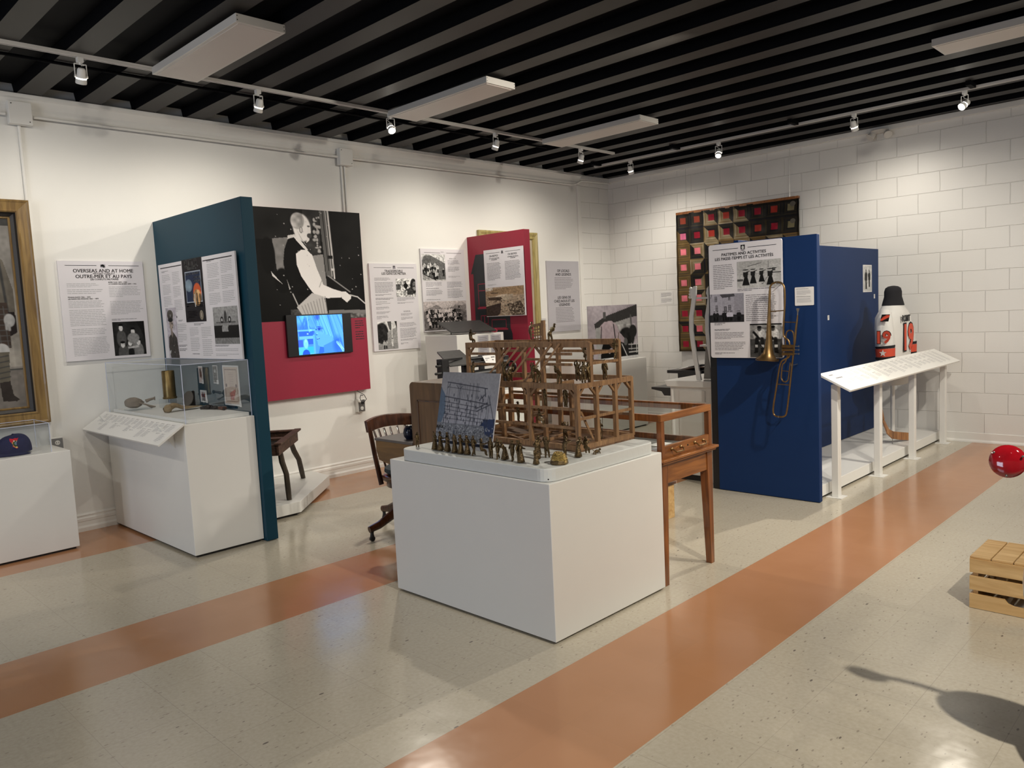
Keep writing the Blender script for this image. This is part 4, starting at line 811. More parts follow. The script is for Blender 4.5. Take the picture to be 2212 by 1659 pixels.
# display case with reader rail
plinth('plinth', 'white plinth carrying the clear war relics case', 2.083, 5.085, 2.577, YW-0.025, 0.9, 0.018)
t = thing('display_tray', 'thin white tray under the war relics inside the clear case', 'tray', (2.33, 5.8, 0.9005))
MB().box(2.125, 5.125, 0.9005, 2.560, 6.50, 0.925).build('tray', 'plinth', t, bevel=0.002)
acrylic('clear acrylic case over the war relics beside the teal partition', 2.103, 5.105, 2.5695, 6.52, 0.9012, 1.293)
def rail(label, a, b, c, d, t_=0.014, mat='plinth'):
    """a,b: low edge ends, c: high edge end above b, d: high edge end above a"""
    a, b, c, d = map(Vector, (a, b, c, d)); N = (b-a).cross(d-a).normalized()
    if N.z < 0: N = -N
    root = thing('reader_rail', label, 'sign', (a+b+c+d)/4)
    mb = MB(); mb.add([a, b, c, d, a-N*t_, b-N*t_, c-N*t_, d-N*t_], [(0, 1, 2, 3), (7, 6, 5, 4), (0, 4, 5, 1), (1, 5, 6, 2), (2, 6, 7, 3), (3, 7, 4, 0)])
    bd = mb.build('sloping_board', mat, root, bevel=0.0015)
    return root, bd
root, bd = rail('sloping caption shelf on the front of the war relics plinth', (1.900, 6.545, 0.795), (1.900, 5.075, 0.795), (2.078, 5.075, 0.912), (2.078, 6.545, 0.912))
R_ = Vector((0, -1, 0)); U_ = (Vector((2.078, 0, 0.912))-Vector((1.900, 0, 0.795))).normalized()
rp = Pan.__new__(Pan); rp.root = root; rp.board = bd; rp.R = R_; rp.U = U_; rp.N = R_.cross(U_); rp.O = Vector((2.078, 6.545, 0.912)); rp.w = 1.47; rp.h = 0.213
bl = []; hd = []; r = random.Random(3)
for i in range(15):
    u = .06+i*.061; v = .12+.01*r.random()
    for k in range(2 if i % 3 else 1):
        hd.append((u, v, u+.04, v+.05, 2)); nl = r.choice([6, 8, 10]); bl.append((u, v+.07, u+.05, v+.07+nl*.035, nl)); v += .07+nl*.035+.06
rp.lines([b for b in bl if b[3] < .93], 'inklight'); rp.lines([b for b in hd if b[3] < .9], 'inkgrey', 'bold_text')
for yy in (5.25, 6.35):
    mb = MB(); mb.prism([(0, 0), (0.11, 0.072), (0.0, -0.10)], (2.083, yy, 0.83), (-1, 0, 0), (0, 0, 1), (0, 1, 0), 0.02); mb.build('bracket', 'plinth', root)

# relics
t = thing('canvas_bag', 'grey brown canvas satchel lying in the war relics case', 'bag', (2.23, 6.22, 0.926))
mb = MB(); vs = []; fs = []; n, m = 20, 12; rr = random.Random(5)
for i in range(m+1):
    s = i/m; x = 2.125+0.165*s; ry = 0.045*math.sin(math.pi*min(1, s*1.15+.12))**.5*(1 if s < .75 else 1-(s-.75)*2.6); rz = ry*0.92
    for k in range(n):
        a = 2*math.pi*k/n; w_ = 1+0.07*math.sin(5*a+4*s)+rr.uniform(-.03, .03); vs.append((x, 6.22+ry*w_*math.cos(a)*1.2, 0.984+rz*w_*math.sin(a)-0.006*s))
for i in range(m):
    for k in range(n): fs.append((i*n+k, i*n+(k+1) % n, (i+1)*n+(k+1) % n, (i+1)*n+k))
mb.add(vs, fs, True); mb.add(vs[:n], [tuple(range(n))]); mb.build('bag_body', 'canvas', t)
MB().tube([(2.27, 6.215, .985), (2.300, 6.21, .995), (2.325, 6.205, 1.0), (2.334, 6.20, 1.0)], [.014, .010, .009, .016], 12).build('neck', 'canvas', t)
MB().tube([(2.20, 6.17, .985), (2.27, 6.16, .955), (2.32, 6.17, .938), (2.30, 6.19, .934), (2.26, 6.18, .96)], .006, 8, flat=.5).build('strap', 'canvas', t)
MB().box(2.13, 6.15, 0.9255, 2.29, 6.29, 0.936).build('clear_riser', 'acrylic', t)
t = thing('brass_shell_casing', 'tarnished brass shell casing upright on a clear riser', 'shell casing', (2.43, 6.15, 0.99))
MB().lathe([(0.050, 0), (0.052, 0.004), (0.052, 0.012), (0.047, 0.016), (0.0465, 0.215), (0.044, 0.218), (0.044, 0.205), (0.0, 0.20)], (2.43, 6.15, 0.9905), n=32).build('casing', 'brassdull', t)
MB().box(2.365, 6.09, 0.9255, 2.505, 6.21, 0.990).build('clear_riser', 'acrylic', t)
t = thing('khaki_cap', 'crumpled khaki field service cap near the front of the relics case', 'cap', (2.33, 5.75, 0.926))
mb = MB(); vs = []; fs = []; n, m = 18, 16
for i in range(m+1):
    s = i/m; x = 2.225+0.30*s; hz = (0.040 if s < .25 else 0.034*(1.1-s*.9)) * math.sin(math.pi*min(.97, max(.12, s*.9+.12)))**.4; hy = 0.045*math.sin(math.pi*(.12+.8*s))**.5
    zc = 0.945+0.028*math.exp(-((s-.25)/.16)**2)-0.004*s
    for k in range(n):
        a = 2*math.pi*k/n; w_ = 1+.12*math.sin(3*a+7*s); vs.append((x, 5.75+hy*w_*math.cos(a)+.05*s, max(.9265, zc+hz*w_*math.sin(a)*.62)))
for i in range(m):
    for k in range(n): fs.append((i*n+k, i*n+(k+1) % n, (i+1)*n+(k+1) % n, (i+1)*n+k))
mb.add(vs, fs, True).build('cap_body', 'khaki', t)
MB().ell((2.245, 5.735, .955), (.028, .035, .030)).build('folded_flap', 'khaki', t)
t = thing('memorial_plaque', 'round dark bronze plaque on a small black easel', 'plaque', (2.52, 6.0, 0.926))
MB().lathe([(0.0, 0), (.055, 0), (.058, .003), (.058, .007), (.0, .008)], (2.512, 6.0, 0.988), Vector((-.93, -.25, .28)), 32).build('disc', 'bronzeplate', t)
MB().prism([(-.03, 0), (.03, 0), (.012, .115), (0, .12), (-.012, .115)], (2.528, 5.985, .926), (0.2, -1, 0), (.1, 0, 1), (1, .2, 0), .01).box(2.49, 5.96, .926, 2.53, 6.03, .936).build('easel', 'black', t)
t = thing('leather_belt', 'dark leather pouch and belt lying by the teal partition', 'belt', (2.51, 5.55, 0.926))
MB().tube([(2.46, 5.68, .932), (2.50, 5.60, .934), (2.53, 5.50, .933), (2.52, 5.42, .932)], .014, 10, flat=.4).tube([(2.47, 5.64, .944), (2.52, 5.62, .946), (2.50, 5.56, .945)], .010, 8, flat=.5).build('strap', 'leather', t)
MB().ell((2.49, 5.62, .945), (.022, .028, .016)).ell((2.515, 5.56, .942), (.02, .03, .012)).build('pouch', 'leather', t)
MB().box(2.515, 5.44, .9275, 2.548, 5.51, .948).build('buckle_case', 'leather2', t, bevel=.003)
# cards pinned on the teal face inside the case
def card(label, y0, z0, y1, z1, cv, dg):
    p = panel('photo_card', label, 'card', (2.5785, y0, z0), w=y0-y1, h=z0-z1, t=0.0, mat='paper', **WX) if False else None
    root = thing('photo_card', label, 'card', (2.577, (y0+y1)/2, z1))
    q = Pan(root, (2.5735, y0, z0), (0, -1, 0), (0, 0, 1), y0-y1, z0-z1, .003, 'paper', 'card_stock'); q.pic('card_print', .05, .04, .95, .96, cv)
    b = Pan(root, (2.571, y1+.018, z1+.026), (0, -1, 0), (0, 0, 1), .030, .030, .002, 'paper', 'number_tag'); b.lines([(.3, .3, .7, .7, 2)], 'inkgrey', 'number')
    return q
cv = Cv(24, 40, (.80, .74, .72)); cv.el(.5, .22, .2, .12, .2); cv.po([(.3, .3), (.75, .28), (.85, .6), (.6, .75), (.3, .6)], (.42, .30, .28)); cv.nz(.4, 12, (.2, .1, .9, .75))
card('narrow pinkish card of a standing person, upper left in the relics case', 5.925, 1.235, 5.855, 1.105, cv, '6')
cv = Cv(24, 40, .35); cv.nz(.9, 14); cv.el(.5, .3, .2, .1, .7); cv.nz(.4, 20); card('dark blue grey photo card beside the bordered certificate', 5.675, 1.245, 5.60, 1.11, cv, '4')
cv = Cv(36, 36, .86)
for x, c in ((.3, (.45, .15, .12)), (.5, (.2, .2, .25)), (.72, (.45, .18, .15))): cv.man(x, .92, .8, c, (.6, .4, .35), .1, (.2, .15, .15))
card('small white card of three soldiers, low in the relics case', 5.925, 1.050, 5.815, .958, cv, '7')
cv = Cv(60, 84, (.82, .76, .70)); cv.rc(0, 0, 1, 1, (.80, .73, .68))
for i in range(22):
    for a in ((.10+.8*i/21, .07), (.10+.8*i/21, .93)): cv.el(*a, .016, .012, (.30, .16, .15))
for i in range(30):
    for a in ((.09, .07+.86*i/29), (.91, .07+.86*i/29)): cv.el(*a, .016, .010, (.30, .16, .15))
for i in range(11): cv.ln(.34+.02*(i % 3), .16+.045*i, .68-.02*(i % 2), .16+.045*i, .004, (.62, .52, .5))
cv.po([(.36, .70), (.75, .60), (.78, .66), (.62, .88), (.42, .90)], (.72, .45, .42)); cv.ln(.76, .5, .77, .66, .006, (.5, .3, .3)); cv.nz(.3, 30, (.3, .6, .8, .9)); cv.el(.16, .5, .05, .05, (.4, .3, .3)); cv.el(.84, .5, .05, .05, (.4, .3, .3))
card('cream certificate with a dark patterned border in the relics case', 5.515, 1.248, 5.265, .955, cv, '5')

# ---------------------------------------------------------------- conduits, boxes, outlets on the left wall
t = thing('wall_conduit', 'long white conduit run below the crown moulding of left wall', 'conduit', (3, YW, 3.1))
MB().tube([(-4, YW-.05, 3.118), (1.60, YW-.05, 3.118)], .011, 8).tube([(1.78, YW-.05, 3.118), (4.38, YW-.05, 3.108)], .011, 8).tube([(4.52, YW-.05, 3.108), (7.88, YW-.05, 3.125), (7.98, YW-.05, 3.145), (8.08, YW-.05, 3.188), (8.20, YW-.05, 3.195), (8.70, YW-.05, 3.205)], .011, 8).build('pipe', 'trim', t)
for xx, zz, lb in ((1.69, 3.135, 'square white junction box above the gilt soldier picture'), (4.45, 3.115, 'square white junction box above the craftsman board')):
    j = thing('junction_box', lb, 'junction box', (xx, YW, zz)); MB().box(xx-.075, YW-.085, zz-.085, xx+.075, YW-.025, zz+.075).build('box', 'trim', j, bevel=.005)
    MB().lathe([(.004, 0), (.004, .002)], (xx-.055, YW-.087, zz+.055), (0, 1, 0), 8).lathe([(.004, 0), (.004, .002)], (xx+.055, YW-.087, zz-.065), (0, 1, 0), 8).build('screw', 'black', j)
t = thing('wall_conduit', 'vertical white conduit dropping behind the gilt soldier frame', 'conduit', (1.69, YW, 2))
MB().tube([(1.69, YW-.013, 3.05), (1.69, YW-.013, 0.76)], .012, 8).build('pipe', 'trim', t)
t = thing('wall_conduit', 'pair of vertical white conduits above the craftsman board', 'conduit', (4.45, YW, 2.7))
MB().tube([(4.428, YW-.013, 3.03), (4.428, YW-.013, 0.74)], .010, 8).tube([(4.466, YW-.013, 3.03), (4.466, YW-.013, 2.0)], .010, 8).build('pipe', 'trim', t)
def outlet(label, x, z):
    t = thing('power_outlet', label, 'outlet', (x, YW, z)); MB().box(x-.045, YW-.05, z-.065, x+.045, YW-.001, z+.065).build('box', 'trim', t, bevel=.004)
    pl = MB().box(x-.037, YW-.055, z-.058, x+.037, YW-.05, z+.058).build('face_plate', 'steel', t)
    for dz in (-.026, .026):
        r_ = MB().lathe([(.017, 0), (.017, .004), (.0, .004)], (x, YW-.055, z+dz), (0, -1, 0), 16).build('receptacle', 'white', t)
        MB().box(x-.009, YW-.0605, z+dz-.006, x-.006, YW-.0592, z+dz+.006).box(x+.006, YW-.0605, z+dz-.006, x+.009, YW-.0592, z+dz+.006).build('slot', 'black', r_)
    return t
outlet('steel faced outlet box on the wall behind the low left plinth', 1.715, 0.695); t = outlet('steel faced outlet box under the craftsman board', 4.455, 0.672)
t = display_root
MB().tube([(4.40, YW-.03, .86), (4.42, YW-.05, .82), (4.47, YW-.085, .78), (4.49, YW-.09, .735), (4.46, YW-.085, .705)], .004, 6).tube([(4.455, YW-.075, .70), (4.42, YW-.10, .72), (4.40, YW-.11, .755), (4.42, YW-.10, .785), (4.45, YW-.09, .775)], .004, 6).build('power_cord', 'black', t, label='black power cord')
MB().lathe([(.014, 0), (.016, .012), (.009, .03)], (4.455, YW-.0595, .698), (0, -1, 0), 12).build('plug', 'black', t)
t = thing('night_light', 'small round white plug-in beside the cord on the upper socket', 'plug', (4.43, YW-.075, .72))
MB().lathe([(.0, 0), (.02, .0), (.022, .008), (.012, .014)], (4.425, YW-.0595, .728), (0, -1, 0), 14).build('cap', 'white', t)

# ---------------------------------------------------------------- bench on its corner platform
poly = [(2.70, 5.52), (3.13, 5.52), (3.83, 6.20), (3.86, YW-.025), (2.70, YW-.025)]
t = thing('low_platform', 'low white angled platform under the splayed wooden bench', 'platform', (3.2, 6.1, 0))
MB().prism(poly, (0, 0, 0.022), X_, Y_, Z_, 0.09).build('deck', 'plinth', t, bevel=.003)
MB().prism([(2.72, 5.55), (3.11, 5.55), (3.79, 6.21), (3.80, YW-.03), (2.72, YW-.03)], (0, 0, 0), X_, Y_, Z_, 0.022).build('toe_kick', 'kick', t)
t = thing('wooden_bench', 'rustic dark wooden trough bench on splayed branch legs', 'bench', (3.2, 5.95, .112))
c = Vector((3.42, 6.02, .60)); u = Vector((-.66, -.75, 0)).normalized(); v = Vector((-.75, .66, 0)).normalized()  # near-right long edge runs from c along u
L_, Wd = .74, .31
def bp(a, b, z=0): return c+u*a+v*b+Z_*z
mb = MB()
mb.beam(bp(0, 0, -.04), bp(L_, 0, -.04), .028, .085); mb.beam(bp(0, Wd, -.04), bp(L_, Wd, -.04), .028, .085); mb.beam(bp(.014, 0, -.04), bp(.014, Wd, -.04), .028, .085); mb.beam(bp(L_-.014, 0, -.04), bp(L_-.014, Wd, -.04), .028, .085)
mb.build('side_board', 'oldwood', t)
mb = MB(); mb.beam(bp(-.03, -.012, .010), bp(L_+.02, -.012, .010), .055, .016); mb.beam(bp(-.03, Wd+.012, .010), bp(L_, Wd+.012, .010), .055, .016); mb.beam(bp(.02, -.02, .009), bp(.02, Wd+.02, .009), .06, .014); mb.beam(bp(.45, -.02, .009), bp(.45, Wd+.02, .009), .07, .014); mb.build('rim', 'oldwood', t, bevel=.003)
MB().beam(bp(.03, Wd/2, -.075), bp(L_-.03, Wd/2, -.075), Wd-.03, .01).build('trough_floor', 'darkmat', t)
for a, b, foot in ((.14, .02, (3.63, 6.32)), (.56, .02, (3.10, 5.64)), (.14, Wd-.03, (3.22, 6.44)), (.60, Wd-.03, (2.82, 6.0))):
    p0 = bp(a, b, -.07); p1 = Vector((*foot, .113)); md = (p0+p1)/2+Vector((.012, -.008, .01))
    MB().tube([p0, p0.lerp(md, .5)+Vector((-.006, .004, 0)), md, p1.lerp(md, .4), p1], [.021, .024, .022, .023, .021], 8).build('leg', 'branch', t)

# ---------------------------------------------------------------- desk
t = thing('desk', 'brown wooden desk with tall panelled end behind barn model plinth', 'desk', (3.24, 3.85, 0))
DX0, DX1 = 3.0, 3.43
def rr2(y0, z0, y1, z1, r=.03, n=5):
    pts = [(y1, z0), (y0, z0)]
    for k in range(n+1):
        a = math.pi-k*math.pi/2/n; pts.append((y0+r+r*math.cos(a), z1-r+r*math.sin(a))) if False else None
    return pts
def prof_x(pts, x0, x1, mb): return mb.prism(pts, (x0, 0, 0), Y_, Z_, X_, x1-x0)
arc = [(3.86-.03+.03*math.sin(k*math.pi/10), 1.128-.03+.03*math.cos(k*math.pi/10)) for k in range(6)]
ends = [(3.545, .0), (3.545, 1.128)] + arc + [(3.852, .0)]
for xa in (DX0, DX1-.03):
    e = MB(); prof_x(ends, xa, xa+.03, e); ed = e.build('end_panel', 'desk', t, bevel=.002)
    if xa == DX0:
        m_ = MB(); m_.box(DX0-.004, 3.56, .25, DX0, 3.568, 1.02); m_.box(DX0-.006, 3.775, .25, DX0, 3.783, 1.020); m_.box(DX0-.006, 3.56, 1.012, DX0, 3.783, 1.020); m_.build('panel_groove', 'darkoak', ed)
        MB().box(DX0-.0025, 3.568, .25, DX0, 3.775, 1.012).build('sunk_panel', 'desk', ed)
MB().box(DX0+.03, 3.545, .10, DX1-.03, 3.57, 1.10).build('back_panel', 'desk', t)
MB().box(DX0+.005, 3.55, 1.10, DX1-.005, 3.84, 1.129).build('top', 'desk', t)
MB().box(DX0+.03, 3.84, .80, DX1-.03, 3.85, 1.10).build('tambour_front', 'darkoak', t)
MB().box(DX0-.01, 3.856, .728, DX1, 4.255, .745).build('writing_surface', 'desktop', t, bevel=.003)
MB().prism([(3.857, .56), (3.857, .727), (4.25, .727), (4.25, .66), (4.225, .60), (4.15, .585), (4.0, .575)], (DX0-.004, 0, 0), Y_, Z_, X_, .02).build('curved_apron', 'desklt', t)
for xa in (DX0+.14,): MB().box(xa, 3.86, .02, xa+.27, 3.97, .56).build('drawer_pedestal', 'desk', t)
t = thing('vase', 'small round dark blue pot on the desk beside its tall end', 'vase', (3.08, 4.02, .745))
MB().lathe([(.0, 0), (.022, 0), (.036, .02), (.040, .045), (.034, .07), (.024, .08), (.026, .087), (.020, .085), (.0, .06)], (3.075, 3.985, .7455), n=22).build('pot', plain('blue_black_glaze', (.008, .012, .028), .2), t)
# office chair
t = thing('office_chair', 'dark wooden swivel office chair with slatted curved back', 'chair', (3.43, 4.40, 0))
def arcx(s, bow=.07): return Vector((3.22+.44*s, 4.66+bow*math.sin(math.pi*s), 0))
mb = MB(); vs = []; fs = []; n = 16
for i in range(n+1):
    s = i/n; p_ = arcx(s); th = .013
    nrm = Vector((-.07*math.pi*math.cos(math.pi*s), .44, 0)).normalized()
    h0, h1 = (.715+.012*math.sin(math.pi*s), .800+.018*math.sin(math.pi*s))
    for q, z in ((-th, h0), (th, h0), (th+.012, h1), (-th+.012, h1)): vs.append(p_+nrm*q+Z_*z)
for i in range(n):
    for q in range(4): fs.append((i*4+q, i*4+(q+1) % 4, i*4+4+(q+1) % 4, i*4+4+q))
fs += [(0, 1, 2, 3), (n*4+3, n*4+2, n*4+1, n*4)]
mb.add(vs, fs).build('top_rail', 'darkoak', t, bevel=.005)
for s in (.18, .31, .44, .57, .70, .83):
    a = arcx(s)+Z_*.72; b = Vector((3.27+.34*s, 4.60+.03*math.sin(math.pi*s), .44)); MB().tube([a, (a+b)/2+Vector((0, -.008, 0)), b], .009, 6, flat=.5).build('back_slat', 'darkoak', t)
for s, sx in ((.0, 0), (1.0, 1)):
    a = arcx(s)+Z_*.79+X_*(.012 if s == 0 else -.012); b = Vector((3.262+.335*sx, 4.59, .335)); mb = MB()
    mb.tube([a, a.lerp(b, .5)+Vector((0, .006, 0)), b], [.019, .020, .022], 8, flat=.62); mb.build('back_post', 'darkoak', t)
MB().lathe([(.20, 0), (.225, .006), (.23, .03), (.215, .042), (.0, .036)], (3.43, 4.42, .375), n=28).build('seat', 'darkoak', t)
MB().lathe([(.12, 0), (.20, .0), (.20, .04), (.12, .045)], (3.43, 4.42, .333), n=28).build('seat_apron', 'darkoak', t)
t2 = thing('seat_cushion', 'round blue grey cushion on the swivel chair', 'cushion', (3.43, 4.43, .418)); MB().lathe([(.0, 0), (.18, 0), (.205, .02), (.20, .045), (.14, .062), (.0, .066)], (3.43, 4.43, .4185), n=28).build('pad', 'cushion', t2)
MB().lathe([(.05, 0), (.035, .02), (.022, .04), (.022, .19), (.06, .20)], (3.43, 4.42, .135), n=16).build('centre_post', 'iron', t)
for k in range(4):
    d = Matrix.Rotation(k*math.pi/2, 4, 'Z') @ Vector((-1, 0, 0)); o_ = Vector((3.43, 4.42, 0)); mb = MB()
    mb.tube([o_+d*.02+Z_*.24, o_+d*.12+Z_*.21, o_+d*.22+Z_*.145, o_+d*.33+Z_*.100, o_+d*.415+Z_*.085], [.030, .034, .034, .028, .024], 10, flat=.75); lg = mb.build('leg', 'darkoak', t)
    e = o_+d*.395
    MB().lathe([(.010, 0), (.016, .01), (.012, .03), (.014, .045)], e+Z_*.022, n=10).lathe([(.018, -.010), (.018, .010)], e+Z_*.0185, d.cross(Z_), 14).build('caster', 'iron', lg)
# ---------------------------------------------------------------- press, slate plinth, corner plinth
plinth('plinth', 'tall white plinth with a tilted slate, left of the crimson partition', 5.225, 5.90, 5.895, 6.40, 1.325)
for k, (u0, lb) in enumerate(((5.515, 'left caption card on the front of the slate plinth'), (5.70, 'right caption card on the front of the slate plinth'))):
    p = panel('caption_card', lb, 'label', (u0, 5.897, 1.305), w=.150, h=.30, t=.003, mat='greyboard', **WL); p.lines([(.1, .06, .9, .30, 4), (.1, .38, .9, .60, 4), (.1, .68, .9, .92, 4)], 'inkgrey')
t = thing('writing_slate', 'dark slate tilted on top of the tall white plinth', 'slate', (5.5, 6.1, 1.327))
MB().beam((5.49, 5.915, 1.348), (5.62, 6.30, 1.455), .50, .014).build('slate_board', 'slate', t)
MB().tube([(5.45, 6.24, 1.327), (5.45, 6.24, 1.42)], .008, 6).tube([(5.72, 6.20, 1.327), (5.72, 6.20, 1.40)], .008, 6).build('support', 'steel', t)
MB().ell((5.80, 5.93, 1.345), (.035, .02, .022)).ell((5.77, 5.935, 1.34), (.02, .015, .012)).build('ribbon', 'redline', t)
t = plinth('plinth', 'white plinth under the black iron press, mostly hidden by desk', 4.20, 4.75, 5.05, 5.35, .86)
t = thing('printing_press', 'black cast iron hand press with a sloping bed board', 'press', (4.6, 5.0, .862))
mb = MB()
for yy in (4.90, 5.22): mb.box(4.40, yy, .862, 4.46, yy+.035, 1.15); mb.box(4.90, yy, .862, 4.95, yy+.035, 1.15)
mb.box(4.40, 4.90, 1.09, 4.95, 4.935, 1.12); mb.box(4.40, 5.22, 1.09, 4.95, 5.255, 1.12); mb.build('side_frame', 'iron', t, bevel=.004)
mb = MB(); mb.box(4.08, 4.82, .862, 4.105, 4.85, 1.155); mb.box(4.135, 4.82, .862, 4.16, 4.85, 1.05); mb.box(4.09, 4.815, 1.02, 4.165, 4.855, 1.172); mb.beam((4.10, 4.835, 1.168), (4.40, 4.92, 1.162), .018); mb.build('lever_frame', 'iron', t)
for zz, dx in ((1.125, .0), (1.065, -.012)): MB().tube([(4.10, 4.83, zz), (4.035+dx, 4.815, zz)], .010, 8).ell((4.035+dx, 4.815, zz), (.014, .014, .012), 10, 6).build('handle_knob', 'iron', t)
mb = MB(); mb.add([(4.16, 4.80, 1.120), (4.44, 4.80, 1.120), (4.56, 5.12, 1.225), (4.30, 5.12, 1.225), (4.16, 4.80, 1.110), (4.44, 4.80, 1.110), (4.56, 5.12, 1.213), (4.30, 5.12, 1.213)], [(0, 1, 2, 3), (7, 6, 5, 4), (0, 4, 5, 1), (1, 5, 6, 2), (2, 6, 7, 3), (3, 7, 4, 0)]); mb.build('feed_board', 'slate', t)
mb = MB(); mb.tube([(4.46, 4.86, 1.02), (4.90, 4.86, 1.02)], .035, 16); mb.tube([(4.46, 4.86, 1.10), (4.90, 4.86, 1.10)], .022, 14); mb.tube([(4.46, 4.93, 1.15), (4.90, 4.93, 1.15)], .016, 12); mb.build('roller', 'iron', t)
MB().lathe([(.07, -.008), (.07, .008), (.055, .008), (.055, -.008)], (4.44, 4.88, 1.03), (1, 0, 0), 22, False).lathe([(.02, -.01), (.02, .01)], (4.44, 4.88, 1.03), (1, 0, 0), 12).build('gear_wheel', 'iron', t)
MB().lathe([(.055, -.006), (.055, .006), (.04, .006), (.04, -.006)], (4.92, 4.84, 1.05), (1, 0, 0), 22, False).build('gear_wheel', 'iron', t)
p = panel('caption_card', 'white numbered caption card leaning on the black iron press', 'label', (4.52, 4.79, 1.175), R=(1, 0, 0), U=Vector((0, .55, .83)).normalized(), w=.16, h=.085, t=.002, mat='paper')
p.lines([(.1, .3, .45, .7, 2)], 'inkgrey'); p.lines([(.55, .2, .85, .8, 2)], 'ink', 'bold_text')
plinth('plinth', 'white corner plinth below the bending figure photo board', 7.15, 5.72, 8.27, 6.38, 0.876)

# ---------------------------------------------------------------- white bracketed cabinet, black steps
t = thing('washstand', 'white painted cabinet with carved uprights, shelves and moulded top', 'cabinet', (6.05, 3.55, 0))
MB().box(5.80, 3.345, .05, 6.40, 3.77, .835).build('body', 'whitecab', t, bevel=.003)
MB().box(5.815, 3.36, .0, 6.38, 3.74, .05).build('toe_kick', 'kick', t)
MB().box(5.792, 3.425, .12, 5.80, 3.68, .66).box(5.792, 3.425, .69, 5.80, 3.68, .79).build('door_panel', 'whitecab', t, bevel=.004)
MB().box(5.788, 3.345, .0, 5.80, 3.41, .835).build('stile', 'whitecab', t, bevel=.003)
MB().tube([(5.795, 3.745, .02), (5.795, 3.745, .80)], .016, 10).build('corner_column', 'whitecab', t)
MB().prism([(3.315, .868), (3.315, .85), (3.35, .82), (3.78, .82), (3.80, .85), (3.812, .862), (3.81, .872), (3.33, .876)], (5.765, 0, 0), Y_, Z_, X_, .68).build('moulded_top', 'whitecab', t, bevel=.004)
def upright(dy, x, carve):
    pts = [(3.485, .878, .030), (3.497, .95, .026), (3.515, 1.05, .024), (3.535, 1.18, .024), (3.548, 1.30, .024), (3.545, 1.42, .024), (3.525, 1.52, .023), (3.515, 1.57, .026), (3.520, 1.61, .036), (3.515, 1.65, .032), (3.50, 1.675, .018)]
    n = len(pts); o = [(y+dy+w*.8, z) for y, z, w in pts]+[(y+dy-w*.8, z) for y, z, w in reversed(pts)]
    b = MB().prism(o, (x, 0, 0), Y_, Z_, X_, .022).build('carved_upright', 'whitecab', t, bevel=.006)
    if carve:
        for k in range(4): MB().ell((x+.016, 3.556+dy-.003*k, 1.585+.024*k), (.02, .012, .013), 10, 8).build('paw_toe', 'whitecab', b)
upright(0, 5.80, True); upright(-.152, 5.80, False); upright(0, 6.30, False)
MB().box(5.805, 3.24, 1.165, 6.05, 3.47, 1.180).build('shelf', 'whitecab', t); MB().box(5.805, 3.24, 1.565, 5.95, 3.49, 1.580).build('shelf', 'whitecab', t)
MB().prism([(3.495, .88), (3.455, 1.315), (3.27, 1.325), (3.345, .88)], (5.90, 0, 0), Y_, Z_, X_, .012).build('mirror_back', 'taupe', t)
t = thing('small_frame', 'tiny black picture frame on the white cabinet shelf', 'frame', (5.84, 3.36, 1.181))
MB().prism([(3.405, 1.181), (3.335, 1.181), (3.345, 1.265), (3.395, 1.265)], (5.83, 0, 0), Y_, Z_, X_, .008).build('rim', 'black', t); MB().prism([(3.392, 1.195), (3.350, 1.195), (3.357, 1.252), (3.387, 1.252)], (5.8285, 0, 0), Y_, Z_, X_, .002).build('inset', 'greyboard', t)
t = thing('step_stand', 'black stepped stand behind the white cabinet below the quilt', 'stand', (6.7, 4.2, 0))
MB().box(6.55, 3.90, .855, 7.0, 4.29, .885).box(6.6, 3.92, .80, 6.98, 4.20, .855).build('upper_shelf', 'black', t, bevel=.003)
MB().prism([(4.48, .69), (4.48, .71), (4.20, .71), (4.20, .63), (4.33, .63), (4.36, .67)], (6.55, 0, 0), Y_, Z_, X_, .40).build('lower_shelf', 'black', t)
MB().box(6.62, 3.95, 0, 6.95, 4.19, .80).build('pedestal', 'black', t)
t = thing('paper_sheet', 'loose white paper sheets curling on the black stepped stand', 'paper', (6.75, 4.05, .887))
mb = MB(); vs = []
for i in range(9):
    for j in range(5): vs.append((6.58+.34*j/4, 4.18-.26*i/8, .895+.05*(i/8)**1.5+.008*math.sin(3*i/8+j)))
mb.add(vs, [(i*5+j, i*5+j+1, i*5+j+6, i*5+j+5) for i in range(8) for j in range(4)], True).build('sheet', 'paper', t)

# ---------------------------------------------------------------- log cabin quilt on the right wall
t = thing('quilt', 'old patchwork quilt of dark strips and pink centres on block wall', 'quilt', (XW-.02, 4.69, .92))
NB, NR = 8, 9; res = 26; W_, H_ = NB*res, NR*res; a = np.zeros((H_, W_, 3))
rq = random.Random(4)
DK = [(.16, .145, .12), (.115, .11, .12), (.19, .17, .12), (.09, .09, .115), (.145, .14, .13)]; LT = [(.52, .46, .36), (.44, .37, .25), (.58, .53, .44), (.47, .43, .33)]; OL = [(.40, .32, .19), (.35, .28, .17), (.44, .36, .22), (.31, .26, .20)]
def tone(i, j, side):   # side 0: lower-left half, 1: upper-right half
    if i == 0: 
        return DK if not (j in (2, 3, 4) and side == 0) else LT
    if i == 1 and j >= 5: return DK
    if j == 0: return OL if not (i in (1, 7) and side == 1) else DK
    if i == 1: return LT if side == 0 and j in (2, 3, 4) else DK
    if j == 1: return (DK if side == 0 else LT) if i % 3 else (LT if side == 0 else DK)
    return (DK if side == 0 else OL) if (i+j) % 2 else (LT if side else DK)
